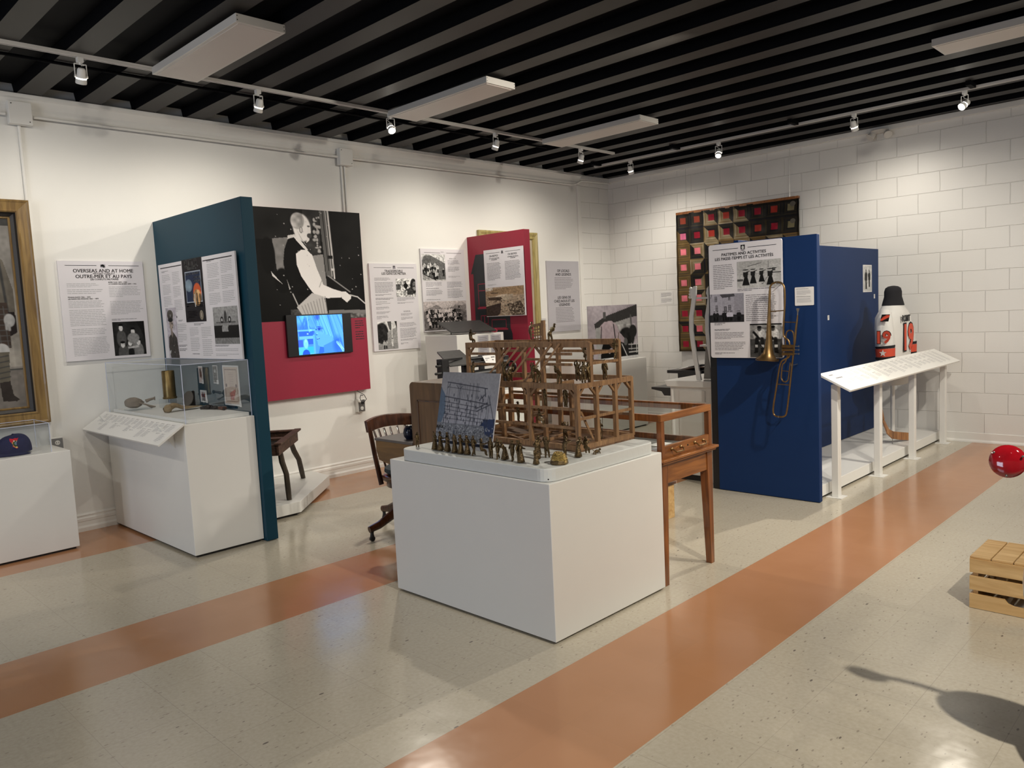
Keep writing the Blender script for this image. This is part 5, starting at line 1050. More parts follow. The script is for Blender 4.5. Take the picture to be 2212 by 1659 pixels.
for i in range(NR):
    for j in range(NB):
        if i == 0 and j < 2: cc = (.50, .22, .16)
        elif j == 7 and i < 2: cc = (.46, .43, .33)
        elif i < 2 and j == 0: cc = (.80, .42, .55)
        elif i < 2 or j > 5: cc = (.52, .10, .17) if (i+j) % 3 else (.60, .20, .16)
        elif i >= 6: cc = (.58, .13, .21) if (i+j) % 2 or j == 0 else (.82, .42, .46)
        else: cc = (.86, .47, .52)
        for y in range(res):
            for x in range(res):
                dx, dy = x-res/2+.5, y-res/2+.5; m_ = max(abs(dx), abs(dy))
                if m_ < 4.6: c_ = cc
                else:
                    k = int((m_-4.6)/2.1); side = 0 if (dx < dy) else 1
                    if (i in (3, 4, 5) and j > 0): side = 1 if (dx > -dy) else 0
                    pal = tone(i, j, side); c_ = pal[(k+i*3+j*5+(1 if abs(dx) > abs(dy) else 0)) % len(pal)]
                    if (m_-4.6) % 2.1 < .5: c_ = tuple(v*.72 for v in c_)
                a[i*res+y, j*res+x] = c_
a[:5] *= .6; a[-4:] *= .6; a[:, :4] *= .6; a[:, -4:] *= .6
cv = Cv(W_, H_); cv.a = a; cv.nz(.22, 40); cv.nz(.15, 9)
def qwarp(X, Y): return .006*np.sin(2*np.pi*Y*9+X*3)*(.3+X)+.006*np.sin(2*np.pi*X*8+1)+.010*np.sin(2*np.pi*(X*.7+Y*.5))+.012*(Y)
picture('patchwork', t, (XW-.045, 5.49, 2.665), (0, -1, 0), (0, 0, 1), 1.605, 1.745, cv, 'print', off=0, warp=qwarp)
M['quiltback'] = plain('quilt_backing', (.10, .09, .075), .9)
MB().box(XW-.026, 3.90, .935, XW-.003, 5.475, 2.655).build('backing', 'quiltback', t)
MB().box(XW-.055, 3.89, 2.655, XW-.002, 5.49, 2.685).build('hanging_batten', 'vitrineh', t)
MB().tube([(XW-.02, 5.36, 2.68), (XW-.008, 5.36, 3.22)], .0015, 4).tube([(XW-.02, 4.0, 2.68), (XW-.008, 4.0, 3.22)], .0015, 4).build('hanging_wire', 'steel', t)

# ---------------------------------------------------------------- glazed oak table case
t = thing('vitrine_table', 'oak table case with glass top and two drop handles on the end', 'display case', (3.74, 3.25, 0))
TX0, TX1, TY0, TY1 = 3.485, 4.005, 2.33, 3.97; zt, zb = .945, .70
for cx, cy in ((TX0, TY0), (TX1, TY0), (TX0, TY1), (TX1, TY1)):
    sx = 1 if cx == TX0 else -1; sy = 1 if cy == TY0 else -1; vs = []
    for z, w in ((0, .036), (.68, .056)): vs += [(cx, cy, z), (cx+sx*w, cy, z), (cx+sx*w, cy+sy*w, z), (cx, cy+sy*w, z)]
    MB().add(vs, [(3, 2, 1, 0), (4, 5, 6, 7), (0, 1, 5, 4), (1, 2, 6, 5), (2, 3, 7, 6), (3, 0, 4, 7)]).build('leg', 'vitrine', t, bevel=.002)
MB().box(TX0+.012, TY0+.006, .565, TX1-.012, TY0+.028, .68).build('end_apron', 'vitrineh', t); MB().box(TX0+.012, TY1-.028, .565, TX1-.012, TY1-.006, .68).build('end_apron', 'vitrineh', t)
MB().box(TX0+.006, TY0+.03, .565, TX0+.028, TY1-.03, .68).build('side_apron', 'vitrine', t); MB().box(TX1-.028, TY0+.03, .565, TX1-.006, TY1-.03, .68).build('side_apron', 'vitrine', t)
MB().box(TX0-.03, TY0-.03, .690, TX1+.03, TY1+.03, .705).box(TX0-.018, TY0-.018, .676, TX1+.018, TY1+.018, .690).build('ledge_moulding', 'vitrineh', t, bevel=.004)
mb = MB(); w = .030
for cx, cy in ((TX0, TY0), (TX1-w, TY0), (TX0, TY1-w), (TX1-w, TY1-w)): MB().box(cx, cy, .705, cx+w, cy+w, zt-.0385).build('corner_post', 'vitrine', t)
MB().box(TX0, TY0, zt-.038, TX1, TY0+.024, zt).box(TX0, TY1-.024, zt-.038, TX1, TY1, zt).build('top_frame_end', 'vitrineh', t, bevel=.002)
MB().box(TX0, TY0+.024, zt-.038, TX0+.024, TY1-.024, zt).box(TX1-.024, TY0+.024, zt-.038, TX1, TY1-.024, zt).build('top_frame_side', 'vitrine', t, bevel=.002)
MB().box(TX0+w, TY0+.001, .705, TX1-w, TY0+.022, .772).build('drawer_front', 'vitrineh', t, bevel=.002)
MB().box(TX0+.001, TY0+w, .705, TX0+.020, TY1-w, .745).build('lower_rail', 'vitrine', t); MB().box(TX1-.020, TY0+w, .705, TX1-.001, TY1-w, .745).build('lower_rail', 'vitrine', t)
mb = MB(); g = .012
mb.add([(TX0+.02, TY0+.02, zt-.006), (TX1-.02, TY0+.02, zt-.006), (TX1-.02, TY1-.02, zt-.006), (TX0+.02, TY1-.02, zt-.006)], [(0, 1, 2, 3)])
mb.add([(TX0+w, TY0+g, .772), (TX1-w, TY0+g, .772), (TX1-w, TY0+g, zt-.036), (TX0+w, TY0+g, zt-.036)], [(0, 1, 2, 3)]); mb.add([(TX0+w, TY1-g, .72), (TX1-w, TY1-g, .72), (TX1-w, TY1-g, zt-.036), (TX0+w, TY1-g, zt-.036)], [(0, 1, 2, 3)])
for xx in (TX0+g, TX1-g): mb.add([(xx, TY0+w, .745), (xx, TY1-w, .745), (xx, TY1-w, zt-.036), (xx, TY0+w, zt-.036)], [(0, 1, 2, 3)])
mb.build('glass_pane', 'glass', t)
M['baize'] = plain('grey_baize', (.17, .165, .16), .8)
MB().box(TX0+.022, TY0+.024, .705, TX1-.022, TY1-.024, .712).build('floor_lining', 'baize', t)
for xx in (3.625, 3.86):
    h = MB(); h.tube([(xx-.045, TY0-.001, .748), (xx-.045, TY0-.020, .742), (xx-.036, TY0-.026, .730), (xx+.036, TY0-.026, .730), (xx+.045, TY0-.020, .742), (xx+.045, TY0-.001, .748)], .0045, 8)
    for s in (-1, 1): h.lathe([(.010, 0), (.008, .006), (.004, .010)], (xx+s*.045, TY0+.001, .748), (0, -1, 0), 12)
    h.build('drop_handle', 'brass', t)
MB().lathe([(.005, 0), (.005, .002)], (3.745, TY0+.001, .745), (0, -1, 0), 10).build('keyhole', 'black', t)
t = thing('rolled_textile', 'faded rose cloth roll lying inside the oak table case', 'textile', (3.62, 3.3, .713))
MB().tube([(3.60, 2.80, .745), (3.61, 3.2, .748), (3.60, 3.7, .746), (3.61, 3.85, .744)], [.030, .033, .032, .028], 12).tube([(3.68, 2.86, .735), (3.69, 3.4, .738), (3.68, 3.8, .736)], .022, 10).build('roll', 'textile', t)
for k, (xx, yy, lb) in enumerate(((3.60, 2.44, 'patterned postcard in the near end of the oak table case'), (3.76, 2.52, 'pale caption sheet beside the postcard in the oak table case'), (3.62, 2.62, 'small red booklet in the oak table case'))):
    q = thing('paper_item', lb, 'paper', (xx, yy, .713)); MB().box(xx, yy, .7135, xx+.13, yy+.09, .716).build('sheet', ('greyboard', 'paper', 'red')[k], q)
t = thing('wooden_box', 'small pale wooden box on the floor behind the oak table case', 'box', (4.55, 3.2, 0))
MB().box(4.44, 3.06, 0, 4.72, 3.40, .245).build('box_body', 'pine', t, bevel=.003); MB().box(4.43, 3.05, .245, 4.73, 3.41, .262).build('lid', 'oldwood', t)

# ---------------------------------------------------------------- barn raising model
t = plinth('plinth', 'big white central plinth carrying the timber barn model', 2.553, 2.312, 3.455, 3.499, .752, .012)
t = thing('display_slab', 'thick rounded cool white slab on top of the central plinth', 'slab', (3.0, 2.87, .7525))
pts = []
for cx, cy, a0 in ((3.43-.07, 3.43-.07, 0), (2.565+.07, 3.43-.07, 90), (2.565+.07, 2.325+.07, 180), (3.43-.07, 2.325+.07, 270)):
    for k in range(7): a = math.radians(a0+k*15); pts.append((cx+.07*math.cos(a), cy+.07*math.sin(a)))
MB().prism(pts, (0, 0, .7535), X_, Y_, Z_, .0615).build('slab_body', 'slab', t, bevel=.004)
MB().lathe([(.0035, 0), (.0035, .002)], (2.567+.012, 2.327+.012, .768), Vector((-1, -1, 0)), 10).build('screw', 'black', t)
ZS = .815
barn = thing('barn_frame_model', 'timber model of a barn frame being raised on white slab', 'model', (3.2, 2.95, ZS))
A0, A1, A2, A3 = 2.972, 3.086, 3.328, 3.428; YB0, YB1 = 2.478, 3.40
ZL, ZT = 1.146, 1.352; W_ = .021
def bm_(name, *segs, w=W_, h=None):
    for a, b in segs: MB().beam(a, b, w, h).build(name, 'barn', barn)
MB().box(A0-.01, YB0-.01, ZS+.001, A3+.01, YB1+.01, ZS+.010).build('floor_boards', 'barnfloor', barn)
zs = ZS+.022
bm_('sill', ((A0, YB0, zs), (A3, YB0, zs)), ((A0, YB1, zs), (A3, YB1, zs)), ((A0, YB0, zs), (A0, YB1, zs)), ((A3, YB0, zs), (A3, YB1, zs)), w=.024)
NY = [2.478, 2.80, 3.12, 3.39]; FY = [2.478, 2.90, 3.17, 3.39]
for y in NY: bm_('post', ((A0, y, zs), (A0, y, ZL+.01)), ((A1, y, zs if y > 2.5 else ZL), (A1, y, ZT+.01)))
for y in FY: bm_('post', ((A2, y, zs if y > 2.5 else ZL), (A2, y, ZT+.01)), ((A3, y, zs), (A3, y, ZL+.01)))
bm_('post', ((3.125, YB0, zs), (3.125, YB0, ZL)), ((3.285, YB0, zs), (3.285, YB0, ZL)))
for xx, z in ((A0, ZL), (A3, ZL), (A1, ZT), (A2, ZT)): bm_('plate_beam', ((xx, YB0, z), (xx, YB1, z)), w=.022, h=.030)
bm_('tie_beam', ((A0, YB0, ZL), (A3, YB0, ZL)), ((A0, NY[1], ZL-.02), (A2, NY[1], ZL-.02)), ((A0, NY[2], ZL-.02), (A3, NY[2], ZL-.02)), ((A0, YB1, ZL), (A3, YB1, ZL)), ((A1, YB1, ZT), (A2, YB1, ZT)), ((A1, NY[2], ZT-.004), (A2, NY[2], ZT-.004)), w=.020, h=.026)
mid = ZL-.165
bm_('girt', ((A0, YB0, mid), (A3, YB0, mid)), ((A0, YB0, mid+.05), (A0, YB1, mid+.05)), ((A0, YB0, mid-.045), (A0, YB1, mid-.045)), ((A3, YB0, mid+.06), (A3, YB1, mid+.06)), ((A3, YB0, mid-.03), (A3, YB1, mid-.03)), ((A1, NY[1], mid), (A1, YB1, mid)), ((A0, NY[1], mid), (A1, NY[1], mid)),
    ((A1, YB0, ZT-.048), (A2, YB0, ZT-.048)), ((A1, YB0, ZT-.098), (A2, YB0, ZT-.098)), ((A1, NY[0]+.12, ZT-.05), (A1, NY[1], ZT-.05)), ((A1, NY[1], ZT-.105), (A1, NY[0]+.12, ZT-.105)), ((A2, YB0, ZT-.05), (A2, FY[1], ZT-.05)), ((A2, YB0, ZT-.105), (A2, FY[1], ZT-.105)), ((A1, NY[2], ZT-.05), (A1, YB1, ZT-.05)), ((A1, NY[2], ZT-.11), (A1, YB1, ZT-.11)), ((A2, FY[2], ZT-.05), (A2, YB1, ZT-.05)), ((A2, FY[2], ZT-.1), (A2, FY[1], ZT-.1)), w=.012, h=.014)
def brace(xa, ya, z, dx, dy, s=.052): bm_('brace', ((xa, ya, z-s), (xa+dx*s, ya+dy*s, z)), w=.011)
for xx, sgn in ((A0, 1), (3.125, -1), (3.125, 1), (3.285, -1), (3.285, 1), (A3, -1)): brace(xx, YB0, ZL-.008, sgn, 0)
for y in NY:
    if y > 2.5: brace(A1, y, ZT-.01, 0, -1); brace(A0, y, ZL-.01, 0, -1)
    if y < 3.3: brace(A1, y, ZT-.01, 0, 1); brace(A0, y, ZL-.01, 0, 1)
for y in FY:
    if y > 2.5: brace(A2, y, ZT-.01, 0, -1)
    if y < 3.3: brace(A2, y, ZT-.01, 0, 1); brace(A3, y, ZL-.01, 0, 1)
# leaning poles and loose timbers
bm_('leaning_pole', ((A1-.015, 3.02, ZT-.01), (A0+.01, 3.16, ZL+.01)), ((A1-.015, 2.96, ZT-.01), (A0+.01, 3.09, ZL+.01)), ((A1-.015, 2.90, ZT-.01), (A0+.02, 3.05, ZL+.01)), ((A1-.015, 2.84, ZT), (A0+.01, 2.98, ZL)), ((A1-.015, 2.72, ZT+.005), (A0+.01, 2.86, ZL)), ((A1-.02, 2.66, ZT+.005), (A0-.01, 2.83, ZL-.05)), ((A1, 2.55, mid+.02), (A0+.02, 2.40, ZS+.07)), ((A2-.02, 2.62, mid-.02), (3.20, 2.52, ZS+.07)), w=.010)
for k, (x0, y0_, x1, y1_) in enumerate(((3.0, 3.2, 3.2, 3.0), (3.05, 3.0, 3.3, 2.95), (3.1, 2.8, 3.38, 2.88), (3.0, 2.6, 3.2, 2.75), (3.15, 3.1, 3.15, 3.35), (3.02, 2.9, 3.1, 3.1), (3.2, 2.6, 3.3, 2.8))):
    bm_('loose_timber', ((x0, y0_, ZS+.017), (x1, y1_, ZS+.018+.004*(k % 2))), w=.013)
g_ = MB(); g_.beam((A2, 3.005, ZT), (A2, 3.005, ZT+.125), .020); g_.beam((A2, 3.02, ZT+.105), (A2, 3.095, ZT+.095), .014)
for z in (.02, .038, .056, .074): g_.beam((A2, 3.01, ZT+z+.005), (A2, 3.09, ZT+z-.003), .007)
for y in (3.03, 3.05, 3.07): g_.beam((A2, y, ZT), (A2, y, ZT+.098), .005)
g_.build('lattice_panel', 'barn', barn)
# photo board leaning on the model
a_ = Vector((2.735, 3.325, ZS+.002)); up = Vector((.10, .0, .415)).normalized()
p = panel('photo_board', 'blue grey photo board of a barn raising, leaning on the timber model', 'photograph', a_+up*.412, R=(0, -1, 0), U=up, w=.455, h=.412, t=.005, mat='board')
cv = Cv(170, 150, (.62, .61, .64)); cv.gr(0, 0, 1, .7, (.58, .58, .60), (.64, .64, .68)); cv.nz(.06, 5); cv.po([(0, .2), (.10, .32), (.12, .55), (.08, .68), (0, .70)], (.38, .44, .52)); cv.po([(.82, .62), (1, .60), (1, .84), (.85, .80), (.72, .72)], (.20, .25, .38)); cv.rc(0, .68, 1, .90, (.48, .49, .52)); cv.po([(.8, .60), (1, .58), (1, .83), (.86, .79)], (.22, .26, .38)); cv.rc(0, .72, .12, .76, .2)
dk = (.24, .25, .29)
for x in (.12, .16, .32, .345, .36, .52, .58, .64, .665, .72, .76, .85, .88): cv.ln(x, .14 if x < .68 else .28, x-.005, .70, .0045 if x in (.345, .58, .64) else .003, dk)
for y0_, y1_, x0, x1, w in ((.135, .20, .11, .82, .006), (.20, .24, .12, .70, .003), (.33, .40, .09, .86, .006), (.40, .45, .09, .70, .004), (.455, .50, .10, .70, .004), (.50, .55, .1, .7, .0035), (.56, .60, .1, .84, .004), (.62, .64, .1, .8, .003)): cv.ln(x0, y0_, x1, y1_, w, dk)
for x in (.38, .41, .44, .47): cv.ln(x, .17, x, .34, .0025, dk)
cv.ln(.86, .30, 1.0, .66, .005, dk); cv.ln(.68, .50, .90, .40, .006, dk); cv.ln(.70, .36, .80, .27, .006, dk); cv.ln(.66, .47, .85, .38, .005, dk); cv.ln(.12, .22, .16, .16, .004, dk); cv.ln(.32, .22, .28, .17, .004, dk); cv.ln(.345, .22, .39, .18, .004, dk); cv.ln(.78, .20, .80, .3, .008, dk)
for _ in range(60): x = random.uniform(.1, .88); y = random.uniform(.3, .68); cv.el(x, y, .006, .022, (.20, .21, .26), soft=.4)
cv.sp(240, (0, .70, 1, .90), (.66, .67, .70), .008, .8); cv.sp(160, (0, .70, 1, .90), (.28, .29, .33), .008, .8); cv.po([(.30, .86), (.33, .74), (.36, .86)], (.32, .34, .40)); cv.nz(.10, 50)
cv.rc(0, .90, 1, .915, (.72, .72, .76)); cv.rc(0, .915, 1, .955, (.12, .14, .20)); cv.rc(0, .955, 1, 1, (.70, .70, .72))
p.pic('photo_print', .0, .0, 1, 1, cv)
# ---------------------------------------------------------------- bronze figurines
def skin_mesh(name, verts, edges, radii, extra=None, mat='bronze'):
    me = bpy.data.meshes.new('tmp'); me.from_pydata(verts, edges, []); o = bpy.data.objects.new('tmp', me); COL.objects.link(o)
    md = o.modifiers.new('skin', 'SKIN'); sv = me.skin_vertices[0].data
    for i, r_ in enumerate(radii): sv[i].radius = (r_, r_)
    sv[0].use_root = True
    s = o.modifiers.new('sub', 'SUBSURF'); s.levels = 1; s.render_levels = 1
    dg = bpy.context.evaluated_depsgraph_get(); ev = o.evaluated_get(dg); out = bpy.data.meshes.new_from_object(ev); out.name = name
    bpy.data.objects.remove(o)
    bm = bmesh.new(); bm.from_mesh(out)
    if extra:
        tmp = bpy.data.meshes.new('t2'); tmp.from_pydata([tuple(v) for v in extra.v], [], extra.f); bm.from_mesh(tmp); bpy.data.meshes.remove(tmp)
    bm.to_mesh(out); bm.free(); out.polygons.foreach_set('use_smooth', [True]*len(out.polygons)); out.materials.clear(); out.materials.append(M[mat]); return out
ARMS = dict(down=((.135, .01, .62), (.145, .05, .47)), fwd=((.15, .08, .66), (.08, .22, .66)), up=((.19, .02, .86), (.16, .06, 1.04)), hip=((.20, -.03, .62), (.10, .05, .53)), reach=((.16, .14, .76), (.14, .30, .82)), carry=((.14, .06, .62), (.05, .17, .60)))
LEGS = dict(stand=((.065, .02, .27), (.07, 0, .03), (.075, .07, .015)), stride=((.06, .10, .27), (.06, .12, .03), (.06, .19, .015)), back=((.06, -.03, .27), (.06, -.16, .04), (.06, -.10, .015)), sit=((.08, .20, .44), (.08, .22, .20), (.08, .28, .17)), climb=((.08, .16, .40), (.08, .06, .20), (.08, .12, .17)))
def figurine(woman=False, armL='down', armR='down', legL='stand', legR='stand', lean=0.0, hat='brim', prop=None, H=.102, mat='bronze'):
    V = []; E = []; R_ = []
    def a(p, r_, par=None):
        p = Vector(p); p.y += lean*max(0, p.z-.48); p.z -= abs(lean)*.18*max(0, p.z-.48)
        V.append(tuple(p*H)); R_.append(r_*H*1.25); i = len(V)-1
        if par is not None: E.append((par, i))
        return i
    pel = a((0, 0, .50), .085); sp1 = a((0, 0, .60), .072, pel); ch = a((0, 0, .74), .090, sp1); nk = a((0, 0, .82), .045, ch); hd = a((0, .01, .875), .058, nk); a((0, .012, .955), .055, hd)
    for sg, arm in ((-1, armL), (1, armR)):
        sh = a((sg*.105, 0, .775), .045, ch); el = a((sg*ARMS[arm][0][0], *ARMS[arm][0][1:]), .034, sh); hn = a((sg*ARMS[arm][1][0], *ARMS[arm][1][1:]), .026, el)
    if not woman:
        for sg, lg in ((-1, legL), (1, legR)):
            hp_ = a((sg*.055, 0, .46), .062, pel); k = a((sg*LEGS[lg][0][0], *LEGS[lg][0][1:]), .048, hp_); an = a((sg*LEGS[lg][1][0], *LEGS[lg][1][1:]), .034, k); a((sg*LEGS[lg][2][0], *LEGS[lg][2][1:]), .028, an)
    ex = MB()
    if woman:
        vs = []; n = 14; prof = [(.07, .62), (.085, .52), (.12, .36), (.155, .18), (.185, .05), (.17, .045)]
        for r_, z in prof:
            for k in range(n):
                t_ = 2*math.pi*k/n; w_ = 1+.07*math.sin(6*t_)*(1-z); vs.append((r_*w_*math.cos(t_)*H, r_*w_*math.sin(t_)*1.05*H, z*H))
        ex.add(vs, [(i*n+k, i*n+(k+1) % n, (i+1)*n+(k+1) % n, (i+1)*n+k) for i in range(5) for k in range(n)], True)
        for sg in (-1, 1): ex.ell((sg*.06*H, .04*H, .025*H), (.03*H, .06*H, .025*H), 8, 5)
    hy = lean*.45; hz = 1-abs(lean)*.08
    if hat == 'brim': ex.lathe([(.105*H, 0), (.11*H, .012*H), (.065*H, .022*H), (.058*H, .075*H), (.0, .085*H)], (0, hy*H, .955*hz*H), n=12)
    elif hat == 'cap': ex.lathe([(.075*H, 0), (.07*H, .035*H), (.0, .055*H)], (0, (hy+.01)*H, .96*hz*H), n=12)
    elif hat == 'bonnet': ex.ell((0, (hy-.02)*H, .93*hz*H), (.085*H, .085*H, .085*H), 12, 8)
    elif hat == 'bun': ex.ell((0, (hy-.05)*H, .965*hz*H), (.04*H, .04*H, .035*H), 8, 6)
    if prop == 'tray': ex.ell((0, .20*H, .60*H), (.13*H, .09*H, .035*H), 12, 6)
    if prop == 'basket': ex.ell((.12*H, .14*H, .50*H), (.075*H, .075*H, .06*H), 12, 6)
    if prop == 'pole': ex.tube([(.15*H, -.10*H, .02*H), (.15*H, .20*H, 1.35*H)], .014*H, 6)
    if prop == 'beam': ex.tube([(-.35*H, .12*H, 1.05*H), (.45*H, .12*H, 1.02*H)], .03*H, 6)
    if prop == 'oar': ex.tube([(-.12*H, .16*H, .60*H), (-.75*H, .30*H, .42*H)], .016*H, 6)
    return skin_mesh('figurine_body', V, E, R_, ex, mat)
PR = dict(
 w_stand=figurine(True, 'fwd', 'down', hat='bun'), w_carry=figurine(True, 'carry', 'carry', hat='bonnet', prop='tray'), w_hat=figurine(True, 'hip', 'fwd', hat='brim', prop='basket'), w_lean=figurine(True, 'fwd', 'fwd', lean=.45, hat='bonnet'),
 m_stand=figurine(False, 'down', 'down', hat='cap', H=.105), m_hip=figurine(False, 'hip', 'hip', hat='brim', H=.105), m_walk=figurine(False, 'fwd', 'carry', 'stride', 'back', hat='cap'), m_reach=figurine(False, 'reach', 'reach', 'stride', 'stand', lean=.35, hat='brim'),
 m_up=figurine(False, 'up', 'up', 'stand', 'stride', hat='brim'), m_climb=figurine(False, 'up', 'reach', 'climb', 'stand', lean=.15, hat='cap'), m_sit=figurine(False, 'carry', 'reach', 'sit', 'sit', hat='brim'), m_bend=figurine(False, 'reach', 'carry', 'stand', 'stride', lean=.95, hat='brim'),
 m_pole=figurine(False, 'fwd', 'fwd', 'stride', 'back', hat='brim', prop='pole'), w_oar=figurine(True, 'fwd', 'down', hat='cap', prop='oar', H=.088), child=figurine(False, 'down', 'fwd', 'stride', 'stand', hat='cap', H=.082))
G1 = 'bronze figurines around the timber barn model'; G2 = 'bronze figurines working on the timber barn frame'
def fig(kind, x, y, z, deg, label, g=G1):
    o = bpy.data.objects.new('bronze_figurine', PR[kind]); COL.objects.link(o); o.location = (x, y, z); o.rotation_euler = (0, 0, math.radians(deg)); tag(o, label, 'figurine', g); return o
z = ZS+.0005
row = [('child', 2.655, 3.375, 150, 'bronze child figurine alone at the far left end of the slab'),
 ('w_stand', 2.640, 3.205, -100, 'bronze woman in a wide skirt, first of the row by the photo board'), ('w_hat', 2.637, 3.155, -110, 'bronze woman in a peaked hat, second in the row below the photo board'),
 ('w_hat', 2.637, 3.098, -160, 'bronze woman in a round hat with full skirt, third in the photo board row'), ('w_stand', 2.632, 3.035, -90, 'slim bronze woman, fourth in the photo board row'),
 ('w_carry', 2.630, 2.985, -95, 'bronze woman holding a tray, fifth in the row below the photo board'), ('w_carry', 2.632, 2.938, -90, 'bronze woman holding a dish, sixth in the row below the photo board'),
 ('m_walk', 2.636, 2.895, -90, 'walking bronze man, seventh in the row below the photo board'), ('m_sit', 2.626, 2.825, -120, 'crouching bronze figurine, eighth in the row below the photo board'),
 ('m_stand', 2.632, 2.765, -90, 'upright bronze man facing right, ninth in the row below the photo board'), ('m_walk', 2.633, 2.715, 90, 'bronze figurine walking left just before the photo board edge'),
 ('w_lean', 2.635, 2.668, 60, 'stooping bronze woman just right of the photo board edge'), ('m_walk', 2.634, 2.615, 100, 'striding bronze man left of the tall pair of figurines'),
 ('m_hip', 2.628, 2.570, -160, 'tall bronze man, left one of the standing pair'), ('w_stand', 2.622, 2.548, -150, 'tall bronze woman, right one of the standing pair'),
 ('w_oar', 2.628, 2.455, 175, 'small bronze figurine pointing a rod left at the slab front'), ('w_lean', 2.80, 2.60, -60, 'bronze woman bending beside the front wall of the barn model'),
 ('m_up', 2.775, 2.520, -80, 'bronze man with raised arms in front of the barn model'), ('w_stand', 2.735, 2.545, -40, 'bronze woman beside the man with raised arms'),
 ('m_reach', 2.82, 2.445, -90, 'bronze man stooping behind the domed bronze mound'), ('w_lean', 2.865, 2.395, -80, 'bronze woman bending right of the domed bronze mound'), ('m_sit', 2.925, 2.395, -70, 'seated bronze figurine at the near corner of the barn model')]
for k, x, y, d, lb in row: fig(k, x, y, z-(.010 if k == 'm_sit' else 0), d, lb)
t = thing('bronze_dog', 'little crouching bronze dog at the corner of the barn model', 'figurine', (2.985, 2.375, z), G1)
MB().ell((2.985, 2.375, z+.013), (.018, .009, .009), 12, 8).ell((3.005, 2.372, z+.020), (.007, .006, .006), 10, 6).tube([(2.97, 2.37, z+.012), (2.965, 2.368, z)], .003, 6).tube([(2.97, 2.381, z+.012), (2.966, 2.382, z)], .003, 6).tube([(2.998, 2.37, z+.012), (3.003, 2.369, z)], .003, 6).tube([(2.998, 2.38, z+.012), (3.003, 2.381, z)], .003, 6).tube([(2.968, 2.376, z+.016), (2.955, 2.378, z+.024)], .002, 6).build('dog_body', 'bronze', t)
t = thing('bronze_mound', 'shiny domed bronze mound at the near corner of the slab', 'figurine', (2.70, 2.375, z))
mb = MB(); vs = []; fs = []; n, m = 18, 8; rr = random.Random(8)
for i in range(m+1):
    a = i/m*math.pi/2
    for k in range(n):
        th = 2*math.pi*k/n; w_ = 1+rr.uniform(-.07, .07); vs.append((2.70+.038*math.cos(a)**.7*math.cos(th)*w_, 2.375+.042*math.cos(a)**.7*math.sin(th)*w_, z+.058*math.sin(a)*(w_ if i < m else 1)))
for i in range(m):
    for k in range(n): fs.append((i*n+k, i*n+(k+1) % n, (i+1)*n+(k+1) % n, (i+1)*n+k))
mb.add(vs, fs, False); mb.build('mound_body', 'brightbronze', t); MB().lathe([(.041, 0), (.044, .004), (.041, .018), (.036, .022)], (2.70, 2.375, z), n=18).build('rocky_base', 'bronze', t)
t1, t2 = ZL+.016, ZT+.016
up_ = [('m_sit', A1, 3.36, t2-.030, -90, 'bronze man sitting on the upper beam at the far left of the barn frame'), ('m_reach', A0, 3.235, ZL+.016, -60, 'bronze man leaning by the press side of the barn frame'),
 ('m_up', A0, 2.985, ZL+.016, -100, 'bronze man with arms up on the front lower plate beam'), ('m_bend', A0+.0, 2.945, ZL+.014, -80, 'bronze man bending on the front lower plate beam'),
 ('m_climb', A0, 2.775, ZL+.016, -90, 'bronze man climbing at the middle post of the front lower beam'), ('m_bend', A0, 2.725, ZL+.014, 90, 'bronze man crawling on the front beam right of the middle post'),
 ('m_stand', A0+.012, 2.705, mid+.058, -120, 'bronze man standing on the middle girt below the front plate beam'), ('m_hip', A0+.012, 2.905, mid-.037, -120, 'bronze man standing on the low girt right of the photo board'),
 ('m_sit', A0-.005, 2.735, mid-.060, -150, 'bronze man sitting with dangling legs on the low front girt'), ('m_bend', A0, 2.585, ZL+.014, 100, 'bronze man bent over the front plate beam near the corner'),
 ('m_stand', A0+.012, 2.565, mid+.058, -100, 'bronze man below the plate beam near the front corner'), ('m_hip', 3.030, YB0, ZL+.014, -70, 'bronze man with hands on hips at the front corner beam'),
 ('m_up', 3.055, YB0+.06, ZL+.02, -90, 'bronze man in a hat raising one arm by the tall corner post'), ('m_stand', 3.205, YB0, ZL+.014, -80, 'bronze man in a flat cap standing on the end wall beam'),
 ('m_climb', A1, YB0+.035, ZT-.085, -90, 'bronze man clambering over the top of the tall corner post'), ('m_pole', A2-.03, YB0, ZT-.090, -90, 'bronze man with a pole at the far top corner of the frame'),
 ('m_stand', A2, 2.66, ZT-.098, -90, 'bronze man standing on the rear upper rail'), ('m_bend', A1, 2.745, t2-.004, -90, 'bronze man crawling along the top beam right of the lattice panel'),
 ('m_reach', A2, 3.11, t2, -90, 'bronze man pushing up the lattice panel on the top beam'), ('m_pole', 3.30, 2.60, ZS+.0105, -60, 'bronze man holding a pole on the barn floor'), ('m_up', 3.15, 2.72, ZS+.0105, -80, 'dark bronze man with raised arms deep inside the barn'),
 ('m_climb', A1-.02, YB0-.0, ZT-.19, -60, 'dark bronze man standing between the two tall end posts')]
for k, x, y, zz, d, lb in up_: fig(k, x, y, zz, d, lb, G2)

